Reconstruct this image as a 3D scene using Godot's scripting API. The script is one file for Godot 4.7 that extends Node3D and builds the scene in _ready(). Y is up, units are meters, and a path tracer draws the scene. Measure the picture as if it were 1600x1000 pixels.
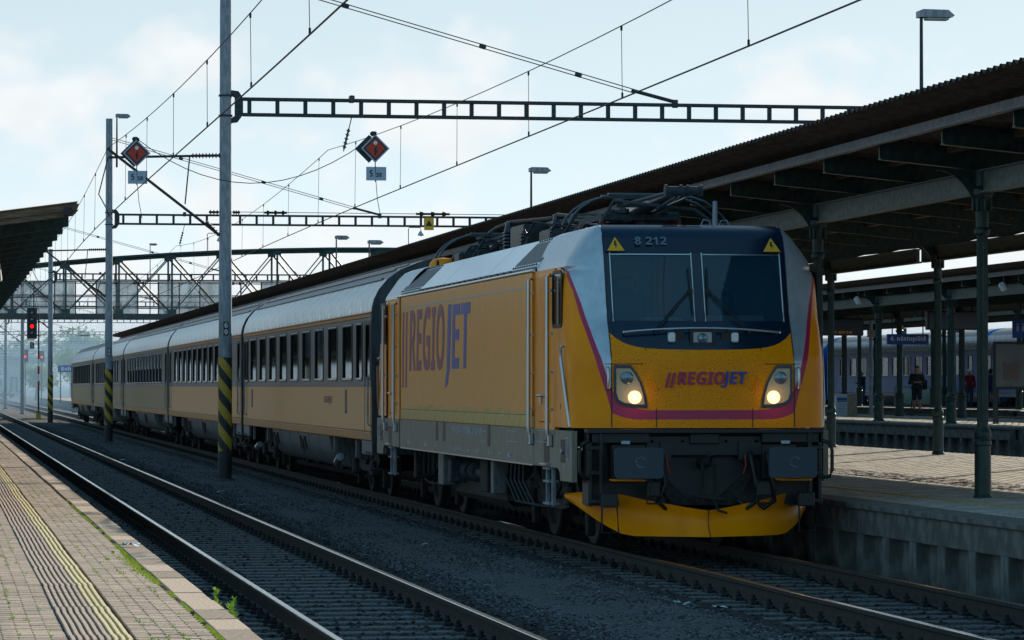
extends Node3D

# Axes: x across the tracks (right positive), y up with 0 at rail head, the tracks run along -z. V(x, y, d): d = metres ahead of the photographer.
const LX := 8.5          # centre of the locomotive's track
const TX := 3.7          # centre of the empty track
var M := {}
var rng := RandomNumberGenerator.new()

class MB:
	var v := PackedVector3Array()
	var n := PackedVector3Array()
	var xf := Transform3D.IDENTITY
	var flip := false
	func tri(a: Vector3, b: Vector3, c: Vector3, na: Vector3, nb: Vector3, nc: Vector3) -> void:
		a = xf * a; b = xf * b; c = xf * c
		na = (xf.basis * na).normalized(); nb = (xf.basis * nb).normalized(); nc = (xf.basis * nc).normalized()
		if (b - a).cross(c - a).dot(na + nb + nc) > 0.0:
			v.append(a); v.append(c); v.append(b); n.append(na); n.append(nc); n.append(nb)
		else:
			v.append(a); v.append(b); v.append(c); n.append(na); n.append(nb); n.append(nc)
	func ftri(a: Vector3, b: Vector3, c: Vector3) -> void:   # counter-clockwise from outside
		var k := (b - a).cross(c - a).normalized()
		tri(a, b, c, k, k, k)
	func quad(a: Vector3, b: Vector3, c: Vector3, d: Vector3) -> void:
		var k := (c - a).cross(d - b).normalized()
		tri(a, b, c, k, k, k); tri(a, c, d, k, k, k)
	func box(c: Vector3, s: Vector3, bs := Basis.IDENTITY, bev := 0.0) -> void:
		var h := s * 0.5
		if bev <= 0.0:
			for ax in 3:
				for sg in [-1.0, 1.0]:
					var nn := Vector3.ZERO; nn[ax] = sg
					var u := Vector3.ZERO; u[(ax + 1) % 3] = h[(ax + 1) % 3]
					var w := Vector3.ZERO; w[(ax + 2) % 3] = h[(ax + 2) % 3]
					var o := Vector3.ZERO; o[ax] = sg * h[ax]
					var q := [o - u - w, o + u - w, o + u + w, o - u + w]
					var k := bs * nn
					var p := [c + bs * q[0], c + bs * q[1], c + bs * q[2], c + bs * q[3]]
					tri(p[0], p[1], p[2], k, k, k); tri(p[0], p[2], p[3], k, k, k)
			return
		var e := Vector3(minf(bev, h.x * 0.9), minf(bev, h.y * 0.9), minf(bev, h.z * 0.9))
		for ax in 3:
			var a1 := (ax + 1) % 3
			var a2 := (ax + 2) % 3
			for sg in [-1.0, 1.0]:
				var nn := Vector3.ZERO; nn[ax] = sg
				var p := []
				for q in [[-1, -1], [1, -1], [1, 1], [-1, 1]]:
					var t := Vector3.ZERO
					t[ax] = sg * h[ax]; t[a1] = q[0] * (h[a1] - e[a1]); t[a2] = q[1] * (h[a2] - e[a2])
					p.append(c + bs * t)
				var k := bs * nn
				tri(p[0], p[1], p[2], k, k, k); tri(p[0], p[2], p[3], k, k, k)
			for s1 in [-1.0, 1.0]:          # bevelled edges along ax
				for s2 in [-1.0, 1.0]:
					var p := []
					for q in [-1.0, 1.0]:
						var t := Vector3.ZERO
						t[ax] = q * (h[ax] - e[ax]); t[a1] = s1 * h[a1]; t[a2] = s2 * (h[a2] - e[a2])
						p.append(c + bs * t)
						t[a1] = s1 * (h[a1] - e[a1]); t[a2] = s2 * h[a2]
						p.append(c + bs * t)
					var nn := Vector3.ZERO; nn[a1] = s1; nn[a2] = s2
					var k := bs * nn.normalized()
					tri(p[0], p[1], p[3], k, k, k); tri(p[0], p[3], p[2], k, k, k)
	func cyl(a: Vector3, b: Vector3, r0: float, r1 := -1.0, sides := 10, caps := true) -> void:
		if r1 < 0.0: r1 = r0
		var d := (b - a).normalized()
		var u := d.cross(Vector3.UP if absf(d.y) < 0.9 else Vector3.RIGHT).normalized()
		var w := d.cross(u)
		for i in sides:
			var t0 := TAU * i / sides
			var t1 := TAU * (i + 1) / sides
			var k0 := u * cos(t0) + w * sin(t0)
			var k1 := u * cos(t1) + w * sin(t1)
			tri(a + k0 * r0, a + k1 * r0, b + k1 * r1, k0, k1, k1)
			tri(a + k0 * r0, b + k1 * r1, b + k0 * r1, k0, k1, k0)
			if caps:
				tri(a, a + k0 * r0, a + k1 * r0, -d, -d, -d); tri(b, b + k0 * r1, b + k1 * r1, d, d, d)
	func tube(p: Array, r: float, sides := 6) -> void:
		var rings := []
		for i in p.size():
			var d: Vector3 = (p[mini(i + 1, p.size() - 1)] - p[maxi(i - 1, 0)]).normalized()
			var u := d.cross(Vector3.UP if absf(d.y) < 0.95 else Vector3.RIGHT).normalized()
			var w := d.cross(u)
			var ring := []
			for k in sides:
				var t := TAU * k / sides
				ring.append(u * cos(t) + w * sin(t))
			rings.append(ring)
		for i in p.size() - 1:
			for k in sides:
				var k2 := (k + 1) % sides
				var a: Vector3 = rings[i][k]; var b: Vector3 = rings[i][k2]; var c: Vector3 = rings[i + 1][k2]; var d: Vector3 = rings[i + 1][k]
				tri(p[i] + a * r, p[i] + b * r, p[i + 1] + c * r, a, b, c); tri(p[i] + a * r, p[i + 1] + c * r, p[i + 1] + d * r, a, c, d)
		for e in [0, p.size() - 1]:
			var nn: Vector3 = (p[0] - p[1] if e == 0 else p[e] - p[e - 1]).normalized()
			for k in range(1, sides - 1):
				tri(p[e] + rings[e][0] * r, p[e] + rings[e][k] * r, p[e] + rings[e][k + 1] * r, nn, nn, nn)
	func lathe(prof: Array, at: Vector3, sides := 16, bs := Basis.IDENTITY) -> void:   # prof: [r, y] pairs about +y
		for j in prof.size() - 1:
			var r0: float = prof[j][0]; var y0: float = prof[j][1]; var r1: float = prof[j + 1][0]; var y1: float = prof[j + 1][1]
			var nn := Vector2(y1 - y0, r0 - r1).normalized()
			if nn == Vector2.ZERO: continue
			for i in sides:
				var t0 := TAU * i / sides
				var t1 := TAU * (i + 1) / sides
				var c0 := Vector3(cos(t0), 0, sin(t0)); var c1 := Vector3(cos(t1), 0, sin(t1))
				var up := Vector3.UP
				var k0 := bs * (c0 * nn.x + up * nn.y); var k1 := bs * (c1 * nn.x + up * nn.y)
				var a := at + bs * (c0 * r0 + up * y0); var b := at + bs * (c1 * r0 + up * y0)
				var c := at + bs * (c1 * r1 + up * y1); var d := at + bs * (c0 * r1 + up * y1)
				if r0 > 0.0: tri(a, b, c, k0, k1, k1)
				if r1 > 0.0: tri(a, c, d, k0, k1, k0)
	func prism(poly: Array, o: Vector3, ex: Vector3, ey: Vector3, dir: Vector3, smooth := false) -> void:   # 2-D outline in ex/ey at o, extruded by dir
		var pk := PackedVector2Array()
		for q in poly: pk.append(q)
		var idx := Geometry2D.triangulate_polygon(pk)
		var k := dir.normalized()
		for i in range(0, idx.size(), 3):
			var a := o + ex * pk[idx[i]].x + ey * pk[idx[i]].y
			var b := o + ex * pk[idx[i + 1]].x + ey * pk[idx[i + 1]].y
			var c := o + ex * pk[idx[i + 2]].x + ey * pk[idx[i + 2]].y
			tri(a + dir, b + dir, c + dir, k, k, k); tri(a, b, c, -k, -k, -k)
		var ar := 0.0
		for i in pk.size(): ar += pk[i].cross(pk[(i + 1) % pk.size()])
		for i in pk.size():
			var p: Vector2 = pk[i]; var q: Vector2 = pk[(i + 1) % pk.size()]
			var e := (q - p).normalized()
			var o2 := Vector2(e.y, -e.x) * signf(ar)
			var na := ex * o2.x + ey * o2.y
			var nb := na
			if smooth:
				var e0: Vector2 = (p - pk[(i - 1 + pk.size()) % pk.size()]).normalized()
				var e1: Vector2 = (pk[(i + 2) % pk.size()] - q).normalized()
				if e0.dot(e) > 0.6: na = ex * (e0 + e).y * signf(ar) - ey * (e0 + e).x * signf(ar)
				if e1.dot(e) > 0.6: nb = ex * (e1 + e).y * signf(ar) - ey * (e1 + e).x * signf(ar)
				na = na.normalized(); nb = nb.normalized()
			var a := o + ex * p.x + ey * p.y; var b := o + ex * q.x + ey * q.y
			tri(a, b, b + dir, na, nb, nb); tri(a, b + dir, a + dir, na, nb, na)
	func grid(rows: Array, outward: Vector3) -> void:    # smooth sheet through rows of points; normals turned towards `outward`
		var R := rows.size(); var C: int = rows[0].size()
		var nm := []
		for i in R:
			var line := []
			for j in C:
				var du: Vector3 = rows[i][mini(j + 1, C - 1)] - rows[i][maxi(j - 1, 0)]
				var dv: Vector3 = rows[mini(i + 1, R - 1)][j] - rows[maxi(i - 1, 0)][j]
				var k := du.cross(dv).normalized()
				if k == Vector3.ZERO: k = outward
				if k.dot(outward) < 0.0: k = -k
				line.append(k)
			nm.append(line)
		for i in R - 1:
			for j in C - 1:
				tri(rows[i][j], rows[i][j + 1], rows[i + 1][j + 1], nm[i][j], nm[i][j + 1], nm[i + 1][j + 1])
				tri(rows[i][j], rows[i + 1][j + 1], rows[i + 1][j], nm[i][j], nm[i + 1][j + 1], nm[i + 1][j])
	func mesh(m: Material) -> ArrayMesh:
		var a := []
		a.resize(Mesh.ARRAY_MAX)
		a[Mesh.ARRAY_VERTEX] = v; a[Mesh.ARRAY_NORMAL] = n
		var am := ArrayMesh.new()
		am.add_surface_from_arrays(Mesh.PRIMITIVE_TRIANGLES, a)
		am.surface_set_material(0, m)
		return am

func V(x: float, y: float, d: float) -> Vector3: return Vector3(x, y, -d)

var taken := {}
func numbered(called: String) -> String:
	if not taken.has(called):
		taken[called] = 0
		return called
	taken[called] += 1
	return "%s_%03d" % [called, taken[called]]

func thing(called: String, at: Vector3, label: String, category: String, group := "", turn := 0.0) -> Node3D:
	var o := Node3D.new()
	o.name = numbered(called); add_child(o); o.position = at; o.rotation.y = turn
	meta(o, label, category, group)
	return o

func meta(o: Node, label: String, category := "", group := "", kind := "") -> void:
	if label: o.set_meta("label", label)
	if category: o.set_meta("category", category)
	if group: o.set_meta("group", group)
	if kind: o.set_meta("kind", kind)

func obj(called: String, b: MB, m: Material, parent: Node = null, at := Vector3.ZERO) -> MeshInstance3D:
	var o := MeshInstance3D.new()
	o.mesh = b.mesh(m); o.position = at
	if parent == null:
		o.name = numbered(called); add_child(o)
	else:
		o.name = called; parent.add_child(o, true)
	return o

func inst(called: String, mesh: Mesh, parent: Node, at: Vector3, turn := 0.0) -> MeshInstance3D:
	var o := MeshInstance3D.new()
	o.mesh = mesh; o.name = called; parent.add_child(o, true); o.position = at; o.rotation.y = turn
	return o

func structure(called: String, b: MB, m: Material) -> MeshInstance3D:
	var o := obj(called, b, m)
	o.set_meta("kind", "structure")
	return o

func lin(r: float, g: float, b: float) -> Color: return Color(r, g, b).linear_to_srgb()

func mat(c: Color, rough := 0.7, metal := 0.0) -> StandardMaterial3D:
	var m := StandardMaterial3D.new()
	m.albedo_color = c; m.roughness = rough; m.metallic = metal
	return m

func ntex(sd: int, freq: float, ramp: Array, size := 512, oct := 4, normal := 0.0, type := FastNoiseLite.TYPE_SIMPLEX_SMOOTH) -> NoiseTexture2D:
	var fn := FastNoiseLite.new()
	fn.seed = sd; fn.frequency = freq; fn.fractal_octaves = oct; fn.noise_type = type
	var t := NoiseTexture2D.new()
	t.width = size; t.height = size; t.seamless = true; t.noise = fn
	if normal > 0.0:
		t.as_normal_map = true; t.bump_strength = normal
	else:
		var g := Gradient.new()
		var off := PackedFloat32Array(); var cols := PackedColorArray()
		for q in ramp: off.append(q[0]); cols.append(q[1])
		g.offsets = off; g.colors = cols
		t.color_ramp = g
	return t

# grained surface: colours between a and b (linear), repeat in metres per axis
func gmat(sd: int, a: Color, b: Color, rep: Vector3, rough := 0.8, freq := 0.012, bump := 0.0, metal := 0.0, lo := 0.3, hi := 0.7) -> StandardMaterial3D:
	var m := mat(Color.WHITE, rough, metal)
	m.albedo_texture = ntex(sd, freq, [[lo, a], [hi, b]])
	if bump > 0.0:
		m.normal_enabled = true
		m.normal_texture = ntex(sd + 50, freq * 2.0, [], 512, 4, bump)
	m.uv1_triplanar = true; m.uv1_world_triplanar = true
	m.uv1_scale = Vector3(1.0 / rep.x, 1.0 / rep.y, 1.0 / rep.z)
	return m

func text_to(b: MB, s: String, xf: Transform3D, high: float, wide := 0.0, depth := 0.006, font := "Droid Sans", bold := true) -> void:
	var tm := TextMesh.new()
	var sf := SystemFont.new()
	sf.font_names = PackedStringArray([font])
	if bold: sf.font_weight = 700
	tm.font = sf; tm.text = s; tm.font_size = 64; tm.pixel_size = 0.01; tm.depth = 1.0; tm.curve_step = 2.0
	tm.horizontal_alignment = HORIZONTAL_ALIGNMENT_LEFT
	var ar := tm.get_mesh_arrays()
	if ar.size() == 0 or ar[Mesh.ARRAY_VERTEX] == null: return
	var vs: PackedVector3Array = ar[Mesh.ARRAY_VERTEX]
	var ns: PackedVector3Array = ar[Mesh.ARRAY_NORMAL]
	var ix = ar[Mesh.ARRAY_INDEX]
	var bb := AABB(vs[0], Vector3.ZERO)
	for p in vs: bb = bb.expand(p)
	var sy := high / bb.size.y
	var sx := (wide / bb.size.x) if wide > 0.0 else sy
	var keep := b.xf
	b.xf = keep * xf
	var f := func(p: Vector3) -> Vector3: return Vector3((p.x - bb.position.x) * sx, (p.y - bb.position.y) * sy, p.z * depth)
	var cnt: int = ix.size() if ix != null and ix.size() > 0 else vs.size()
	for i in range(0, cnt, 3):
		var a: int = ix[i] if ix != null and ix.size() > 0 else i
		var c: int = ix[i + 1] if ix != null and ix.size() > 0 else i + 1
		var d: int = ix[i + 2] if ix != null and ix.size() > 0 else i + 2
		b.tri(f.call(vs[a]), f.call(vs[c]), f.call(vs[d]), ns[a], ns[c], ns[d])
	b.xf = keep

func rrect(w: float, h: float, r: float, k := 4) -> Array:
	var p := []
	for q in [[1, 1, 0.0], [-1, 1, 0.25], [-1, -1, 0.5], [1, -1, 0.75]]:
		for i in k + 1:
			var t: float = TAU * (q[2] + 0.25 * i / k)
			p.append(Vector2(q[0] * (w / 2 - r) + r * cos(t), q[1] * (h / 2 - r) + r * sin(t)))
	return p

func ring_frame(b: MB, w: float, h: float, r: float, bar: float, o: Vector3, ex: Vector3, ey: Vector3, dir: Vector3) -> void:   # rounded frame
	var a := rrect(w, h, r); var c := rrect(w - 2 * bar, h - 2 * bar, maxf(r - bar, 0.004))
	for i in a.size():
		var j := (i + 1) % a.size()
		var p := [a[i], a[j], c[j], c[i]]
		var q := []
		for t in p: q.append(o + ex * t.x + ey * t.y)
		var k := dir.normalized()
		b.tri(q[0] + dir, q[1] + dir, q[2] + dir, k, k, k); b.tri(q[0] + dir, q[2] + dir, q[3] + dir, k, k, k)
		var no: Vector3 = (ex * a[i].x + ey * a[i].y).normalized()
		b.tri(q[0], q[1], q[1] + dir, no, no, no); b.tri(q[0], q[1] + dir, q[0] + dir, no, no, no)
		b.tri(q[3], q[2], q[2] + dir, -no, -no, -no); b.tri(q[3], q[2] + dir, q[3] + dir, -no, -no, -no)

func lerp_tab(tab: Array, y: float) -> float:
	if y <= tab[0][0]: return tab[0][1]
	for i in tab.size() - 1:
		if y <= tab[i + 1][0]:
			return lerpf(tab[i][1], tab[i + 1][1], (y - tab[i][0]) / (tab[i + 1][0] - tab[i][0]))
	return tab[-1][1]

# ------------------------------------------------------------------ materials
func materials() -> void:
	M.yellow = gmat(1, Color(0.98, 0.58, 0.0), Color(0.94, 0.53, 0.0), Vector3(3, 6, 3), 0.34)
	M.yellow.metallic_specular = 0.3
	M.yellow_dust = gmat(2, Color(0.88, 0.58, 0.10), Color(0.95, 0.56, 0.0), Vector3(1.6, 9, 1.6), 0.42, 0.02, 0.0, 0.0, 0.35, 0.72)
	M.yellow_dirt = gmat(3, Color(0.84, 0.70, 0.46), Color(0.80, 0.58, 0.24), Vector3(0.9, 4, 0.9), 0.6, 0.03, 0.0, 0.0, 0.4, 0.62)
	var sp := mat(Color.WHITE, 0.42)      # nose: fly specks all over the paint
	sp.albedo_texture = ntex(7, 0.055, [[0.0, Color(0.16, 0.10, 0.02)], [0.235, Color(0.3, 0.18, 0.02)], [0.29, Color(0.95, 0.55, 0.0)], [1.0, Color(0.99, 0.59, 0.0)]], 1024, 4)
	sp.metallic_specular = 0.3
	sp.uv1_triplanar = true; sp.uv1_world_triplanar = true; sp.uv1_scale = Vector3(0.9, 0.9, 0.9)
	M.nose = sp
	M.maroon = mat(Color(0.68, 0.10, 0.30), 0.4)
	M.maroon_logo = mat(Color(0.66, 0.12, 0.34), 0.4); M.blue_logo = mat(Color(0.10, 0.22, 0.62), 0.4)
	M.maroon_print = gmat(4, Color(0.56, 0.20, 0.30), Color(0.50, 0.14, 0.28), Vector3(2, 5, 2), 0.45)
	M.blue_print = gmat(5, Color(0.18, 0.28, 0.60), Color(0.14, 0.24, 0.54), Vector3(2, 5, 2), 0.45)
	M.silver = gmat(6, Color(0.68, 0.71, 0.74), Color(0.73, 0.76, 0.79), Vector3(2, 3, 2), 0.36, 0.03, 0.0, 0.5)
	M.silver_panel = gmat(8, Color(0.86, 0.89, 0.90), Color(0.94, 0.95, 0.96), Vector3(0.5, 6, 0.5), 0.26, 0.03, 0.0, 0.12)
	M.mask = mat(Color(0.05, 0.13, 0.21), 0.2)
	M.grille = mat(Color(0.20, 0.25, 0.29), 0.5, 0.3)
	M.skirt = gmat(9, Color(0.50, 0.44, 0.37), Color(0.56, 0.52, 0.47), Vector3(1.0, 5, 1.0), 0.55, 0.03)
	M.black = mat(Color(0.09, 0.10, 0.11), 0.5)
	M.under = gmat(10, Color(0.08, 0.08, 0.08), Color(0.16, 0.15, 0.14), Vector3(1, 1, 1), 0.8, 0.02)
	M.rail_side = gmat(11, Color(0.15, 0.12, 0.10), Color(0.22, 0.18, 0.15), Vector3(1, 1, 1), 0.85, 0.02)
	M.rail_head = gmat(12, Color(0.78, 0.78, 0.79), Color(0.90, 0.90, 0.90), Vector3(0.15, 1, 4), 0.17, 0.03, 0.0, 1.0)
	M.chrome = mat(Color(0.72, 0.73, 0.74), 0.3, 0.9)
	M.bow = mat(Color(0.34, 0.36, 0.38), 0.35, 0.8)
	M.steel = gmat(13, Color(0.48, 0.50, 0.53), Color(0.60, 0.62, 0.65), Vector3(1, 4, 1), 0.55, 0.02, 0.0, 0.3)
	M.dark_steel = gmat(14, Color(0.13, 0.17, 0.19), Color(0.21, 0.24, 0.26), Vector3(1, 1, 1), 0.7, 0.02)
	M.wire = mat(Color(0.12, 0.12, 0.12), 0.6, 0.4)
	M.insulator = mat(Color(0.20, 0.12, 0.09), 0.3)
	M.red_insulator = mat(Color(0.38, 0.13, 0.10), 0.35)
	M.teal = gmat(15, Color(0.07, 0.17, 0.165), Color(0.12, 0.24, 0.225), Vector3(1, 2, 1), 0.5, 0.02)
	M.teal_pale = gmat(16, Color(0.29, 0.34, 0.33), Color(0.37, 0.41, 0.39), Vector3(1.5, 1.5, 1.5), 0.6, 0.02)
	M.gutter = gmat(17, Color(0.40, 0.44, 0.47), Color(0.50, 0.53, 0.56), Vector3(2, 2, 2), 0.55, 0.02)
	M.roofsheet = gmat(18, Color(0.26, 0.22, 0.19), Color(0.38, 0.34, 0.30), Vector3(2, 2, 2), 0.85, 0.02)
	M.wood = gmat(19, Color(0.34, 0.27, 0.20), Color(0.44, 0.36, 0.28), Vector3(3, 0.3, 3), 0.8, 0.02)
	M.concrete = gmat(20, Color(0.32, 0.32, 0.305), Color(0.43, 0.425, 0.41), Vector3(1.6, 2.4, 1.6), 0.9, 0.012, 0.6)
	M.coping = gmat(21, Color(0.44, 0.385, 0.335), Color(0.58, 0.515, 0.455), Vector3(0.8, 0.8, 0.8), 0.9, 0.03, 2.0)
	M.paver = []
	for k in 4:
		M.paver.append(gmat(22 + k, Color(0.53, 0.465, 0.405) * (0.90 + 0.07 * k), Color(0.68, 0.60, 0.53) * (0.90 + 0.07 * k), Vector3(0.5, 0.5, 0.5), 0.92, 0.03))
	M.paver_grey = []
	for k in 4: M.paver_grey.append(gmat(70 + k, Color(0.58, 0.56, 0.52) * (0.92 + 0.05 * k), Color(0.72, 0.70, 0.66) * (0.92 + 0.05 * k), Vector3(0.5, 0.5, 0.5), 0.92, 0.03))
	M.sand = gmat(27, Color(0.26, 0.24, 0.20), Color(0.36, 0.33, 0.28), Vector3(0.7, 0.7, 0.7), 1.0, 0.04)
	M.groove = gmat(48, Color(0.12, 0.11, 0.09), Color(0.18, 0.16, 0.13), Vector3(0.7, 0.7, 0.7), 1.0, 0.04)  # dark tone that paints shade between the guide strip ribs
	M.ballast = gmat(49, Color(0.09, 0.09, 0.09), Color(0.20, 0.19, 0.185), Vector3(0.5, 0.5, 0.5), 1.0, 0.06, 6.0)
	M.tactile = gmat(28, Color(0.60, 0.53, 0.48), Color(0.70, 0.63, 0.57), Vector3(0.5, 0.5, 0.5), 0.85, 0.03)
	M.tactile_yellow = gmat(29, Color(0.76, 0.70, 0.52), Color(0.85, 0.80, 0.62), Vector3(0.5, 0.5, 0.5), 0.85, 0.03)
	M.line_yellow = gmat(30, Color(0.72, 0.66, 0.50), Color(0.74, 0.60, 0.16), Vector3(0.6, 0.6, 2.5), 0.8, 0.02, 0.0, 0.0, 0.42, 0.58)
	M.sleeper = gmat(31, Color(0.29, 0.29, 0.29), Color(0.44, 0.44, 0.435), Vector3(0.6, 0.6, 0.6), 0.9, 0.03, 1.0)
	var gr := mat(Color.WHITE, 0.95)
	gr.albedo_texture = ntex(33, 0.11, [[0.2, Color(0.08, 0.085, 0.09)], [0.42, Color(0.22, 0.235, 0.245)], [0.58, Color(0.34, 0.355, 0.365)], [0.75, Color(0.58, 0.59, 0.60)]], 1024, 3)
	gr.normal_enabled = true; gr.normal_texture = ntex(34, 0.10, [], 1024, 3, 10.0)
	gr.normal_scale = 1.4
	gr.uv1_triplanar = true; gr.uv1_world_triplanar = true; gr.uv1_scale = Vector3(0.55, 0.55, 0.55)
	M.gravel = gr
	M.stone = [mat(Color(0.30, 0.29, 0.28), 0.95), mat(Color(0.38, 0.36, 0.34), 0.95), mat(Color(0.24, 0.22, 0.21), 0.95)]
	M.coach_grey = gmat(35, Color(0.15, 0.19, 0.21), Color(0.23, 0.27, 0.29), Vector3(1.2, 6, 1.2), 0.4, 0.02)
	M.coach_yellow = gmat(36, Color(0.80, 0.60, 0.40), Color(0.92, 0.59, 0.20), Vector3(0.8, 6, 0.8), 0.45, 0.03, 0.0, 0.0, 0.36, 0.64)
	M.coach_dull = gmat(46, Color(0.52, 0.45, 0.32), Color(0.66, 0.52, 0.30), Vector3(0.8, 5, 0.8), 0.5, 0.03)
	M.roof_top = gmat(47, Color(0.36, 0.38, 0.40), Color(0.50, 0.51, 0.52), Vector3(6, 6, 1.1), 0.45, 0.02, 0.0, 0.3)
	M.coach_yellow_dirty = gmat(37, Color(0.68, 0.47, 0.24), Color(0.80, 0.51, 0.16), Vector3(0.8, 5, 0.8), 0.55, 0.03)
	M.coach_roof = gmat(38, Color(0.52, 0.53, 0.54), Color(0.93, 0.94, 0.94), Vector3(9, 9, 1.6), 0.36, 0.05, 0.0, 0.25, 0.36, 0.56)
	M.coach_skirt = gmat(39, Color(0.32, 0.34, 0.35), Color(0.42, 0.43, 0.43), Vector3(0.8, 4, 0.8), 0.55, 0.03)
	M.pane = mat(Color(0.04, 0.06, 0.07, 0.74), 0.06)
	M.pane.metallic_specular = 0.35
	M.pane.transparency = BaseMaterial3D.TRANSPARENCY_ALPHA
	M.windscreen = mat(Color(0.0, 0.30, 0.40, 0.42), 0.03)
	M.windscreen.transparency = BaseMaterial3D.TRANSPARENCY_ALPHA
	M.curtain_reflection = gmat(40, Color(0.62, 0.54, 0.40), Color(0.80, 0.72, 0.58), Vector3(0.3, 3, 0.3), 0.9, 0.02)  # cream tone, paints the second coach's window reflections as curtain folds
	M.inside = mat(Color(0.36, 0.37, 0.38), 0.9)
	M.inside_warm = mat(Color(0.55, 0.36, 0.14), 0.8)
	M.white = mat(Color(0.86, 0.86, 0.86), 0.6)
	M.cream_lens = mat(Color(0.74, 0.66, 0.52), 0.3)
	M.lens_grey = mat(Color(0.42, 0.48, 0.52), 0.15, 0.5)
	M.lamp_on = mat(Color(1.0, 0.86, 0.62), 0.4)
	M.lamp_on.emission_enabled = true; M.lamp_on.emission = Color(1.0, 0.82, 0.60); M.lamp_on.emission_energy_multiplier = 1.3
	M.red_on = mat(Color(0.9, 0.1, 0.1), 0.4)
	M.red_on.emission_enabled = true; M.red_on.emission = Color(1.0, 0.06, 0.08); M.red_on.emission_energy_multiplier = 1.6
	M.sign_red = mat(Color(0.72, 0.20, 0.10), 0.5)
	M.sign_yellow = mat(Color(0.90, 0.66, 0.06), 0.5)
	M.sign_blue = mat(Color(0.10, 0.30, 0.62), 0.5)
	M.sign_grey = mat(Color(0.62, 0.68, 0.74), 0.5)
	M.stripe_yellow = gmat(41, Color(0.64, 0.53, 0.16), Color(0.74, 0.62, 0.22), Vector3(0.5, 1, 0.5), 0.6, 0.03)
	M.stripe_black = gmat(42, Color(0.13, 0.14, 0.15), Color(0.20, 0.20, 0.20), Vector3(0.5, 1, 0.5), 0.6, 0.03)
	M.red_paint = mat(Color(0.62, 0.14, 0.10), 0.5)
	M.blue_train = gmat(43, Color(0.08, 0.45, 0.78), Color(0.12, 0.52, 0.86), Vector3(2, 6, 2), 0.4, 0.02)
	M.pale_train = gmat(44, Color(0.62, 0.64, 0.64), Color(0.70, 0.71, 0.70), Vector3(2, 6, 2), 0.45, 0.02)
	M.leaf = [mat(Color(0.40, 0.54, 0.14), 0.7), mat(Color(0.54, 0.68, 0.18), 0.7), mat(Color(0.25, 0.36, 0.14), 0.8), mat(Color(0.66, 0.64, 0.16), 0.8)]
	for m in M.leaf:
		m.backlight_enabled = true; m.backlight = Color(0.42, 0.52, 0.12)
	M.frosted = gmat(45, Color(0.56, 0.60, 0.62), Color(0.76, 0.80, 0.82), Vector3(9, 14, 9), 0.6, 0.014)
	M.frosted.backlight_enabled = true; M.frosted.backlight = Color(0.55, 0.58, 0.6)
	M.frosted.albedo_color = Color(1, 1, 1, 0.6); M.frosted.transparency = BaseMaterial3D.TRANSPARENCY_ALPHA
	M.screen_text = mat(Color(0.7, 0.5, 0.12), 0.5)
	M.screen_text.emission_enabled = true; M.screen_text.emission = Color(0.9, 0.55, 0.1); M.screen_text.emission_energy_multiplier = 0.06
	M.skin = mat(Color(0.72, 0.50, 0.40), 0.6)
	M.bark = mat(Color(0.30, 0.24, 0.19), 0.9)
	M.glass_clear = mat(Color(0.80, 0.90, 0.82, 0.5), 0.1)
	M.glass_clear.transparency = BaseMaterial3D.TRANSPARENCY_ALPHA

# ------------------------------------------------------------------ light, air, camera
func setup() -> void:
	var cam := Camera3D.new()
	cam.name = "camera"; add_child(cam)
	cam.position = Vector3(0, 1.886, 0)
	cam.rotation = Vector3(deg_to_rad(1.124), deg_to_rad(-9.585), 0)
	cam.fov = 10.78; cam.near = 0.5; cam.far = 4000.0
	cam.current = true
	var sun := DirectionalLight3D.new()
	sun.name = "sun"; add_child(sun)
	var to_sun := Vector3(1.57, 1.0, -2.36).normalized()
	sun.look_at_from_position(to_sun * 50.0, Vector3.ZERO, Vector3.UP)
	sun.light_energy = 1.6; sun.light_color = Color(1.0, 0.94, 0.85); sun.light_angular_distance = 0.5; sun.shadow_enabled = true
	var env := Environment.new()
	env.background_mode = Environment.BG_SKY
	var sk := Sky.new()
	var pm := PanoramaSkyMaterial.new()
	pm.panorama = ImageTexture.create_from_image(sky_image(to_sun))
	sk.sky_material = pm
	env.sky = sk
	env.tonemap_mode = Environment.TONE_MAPPER_LINEAR
	env.tonemap_exposure = 1.35
	env.sdfgi_enabled = true; env.ssao_enabled = true; env.ssil_enabled = true
	env.volumetric_fog_enabled = true; env.volumetric_fog_density = 0.0
	var haze := FogVolume.new()      # morning haze lying over the far yard
	haze.name = "haze"; haze.size = Vector3(240, 10, 640); haze.position = V(40, 4.8, 540)
	var fm := FogMaterial.new()
	fm.density = 0.0024; fm.albedo = Color(0.72, 0.86, 0.96)
	haze.material = fm
	add_child(haze)
	var we := WorldEnvironment.new()
	we.name = "world_environment"; we.environment = env
	add_child(we)

func sky_at(el: float, az: float, to_sun: Vector3) -> Vector3:      # air only; az from straight ahead, right positive
	var dir := Vector3(cos(el) * sin(az), sin(el), -cos(el) * cos(az))
	var cs := dir.dot(to_sun)
	if el < 0.0: return Vector3(0.20, 0.23, 0.26)
	var m := smoothstep(-0.6, 0.85, cs)      # whitish towards the low sun, clear deep blue away from it
	var hor := Vector3(0.31, 0.63, 0.82).lerp(Vector3(0.65, 0.765, 0.795), m)
	var w := exp(-el * lerpf(1.5, 3.4, m))
	var c := Vector3(0.03, 0.135, 0.26).lerp(hor, w)
	var ang := acos(clampf(cs, -1.0, 1.0))
	c += Vector3(1.0, 0.94, 0.84) * (0.24 * exp(-ang / 0.30) + 0.9 * exp(-ang / 0.07))
	return c

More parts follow.
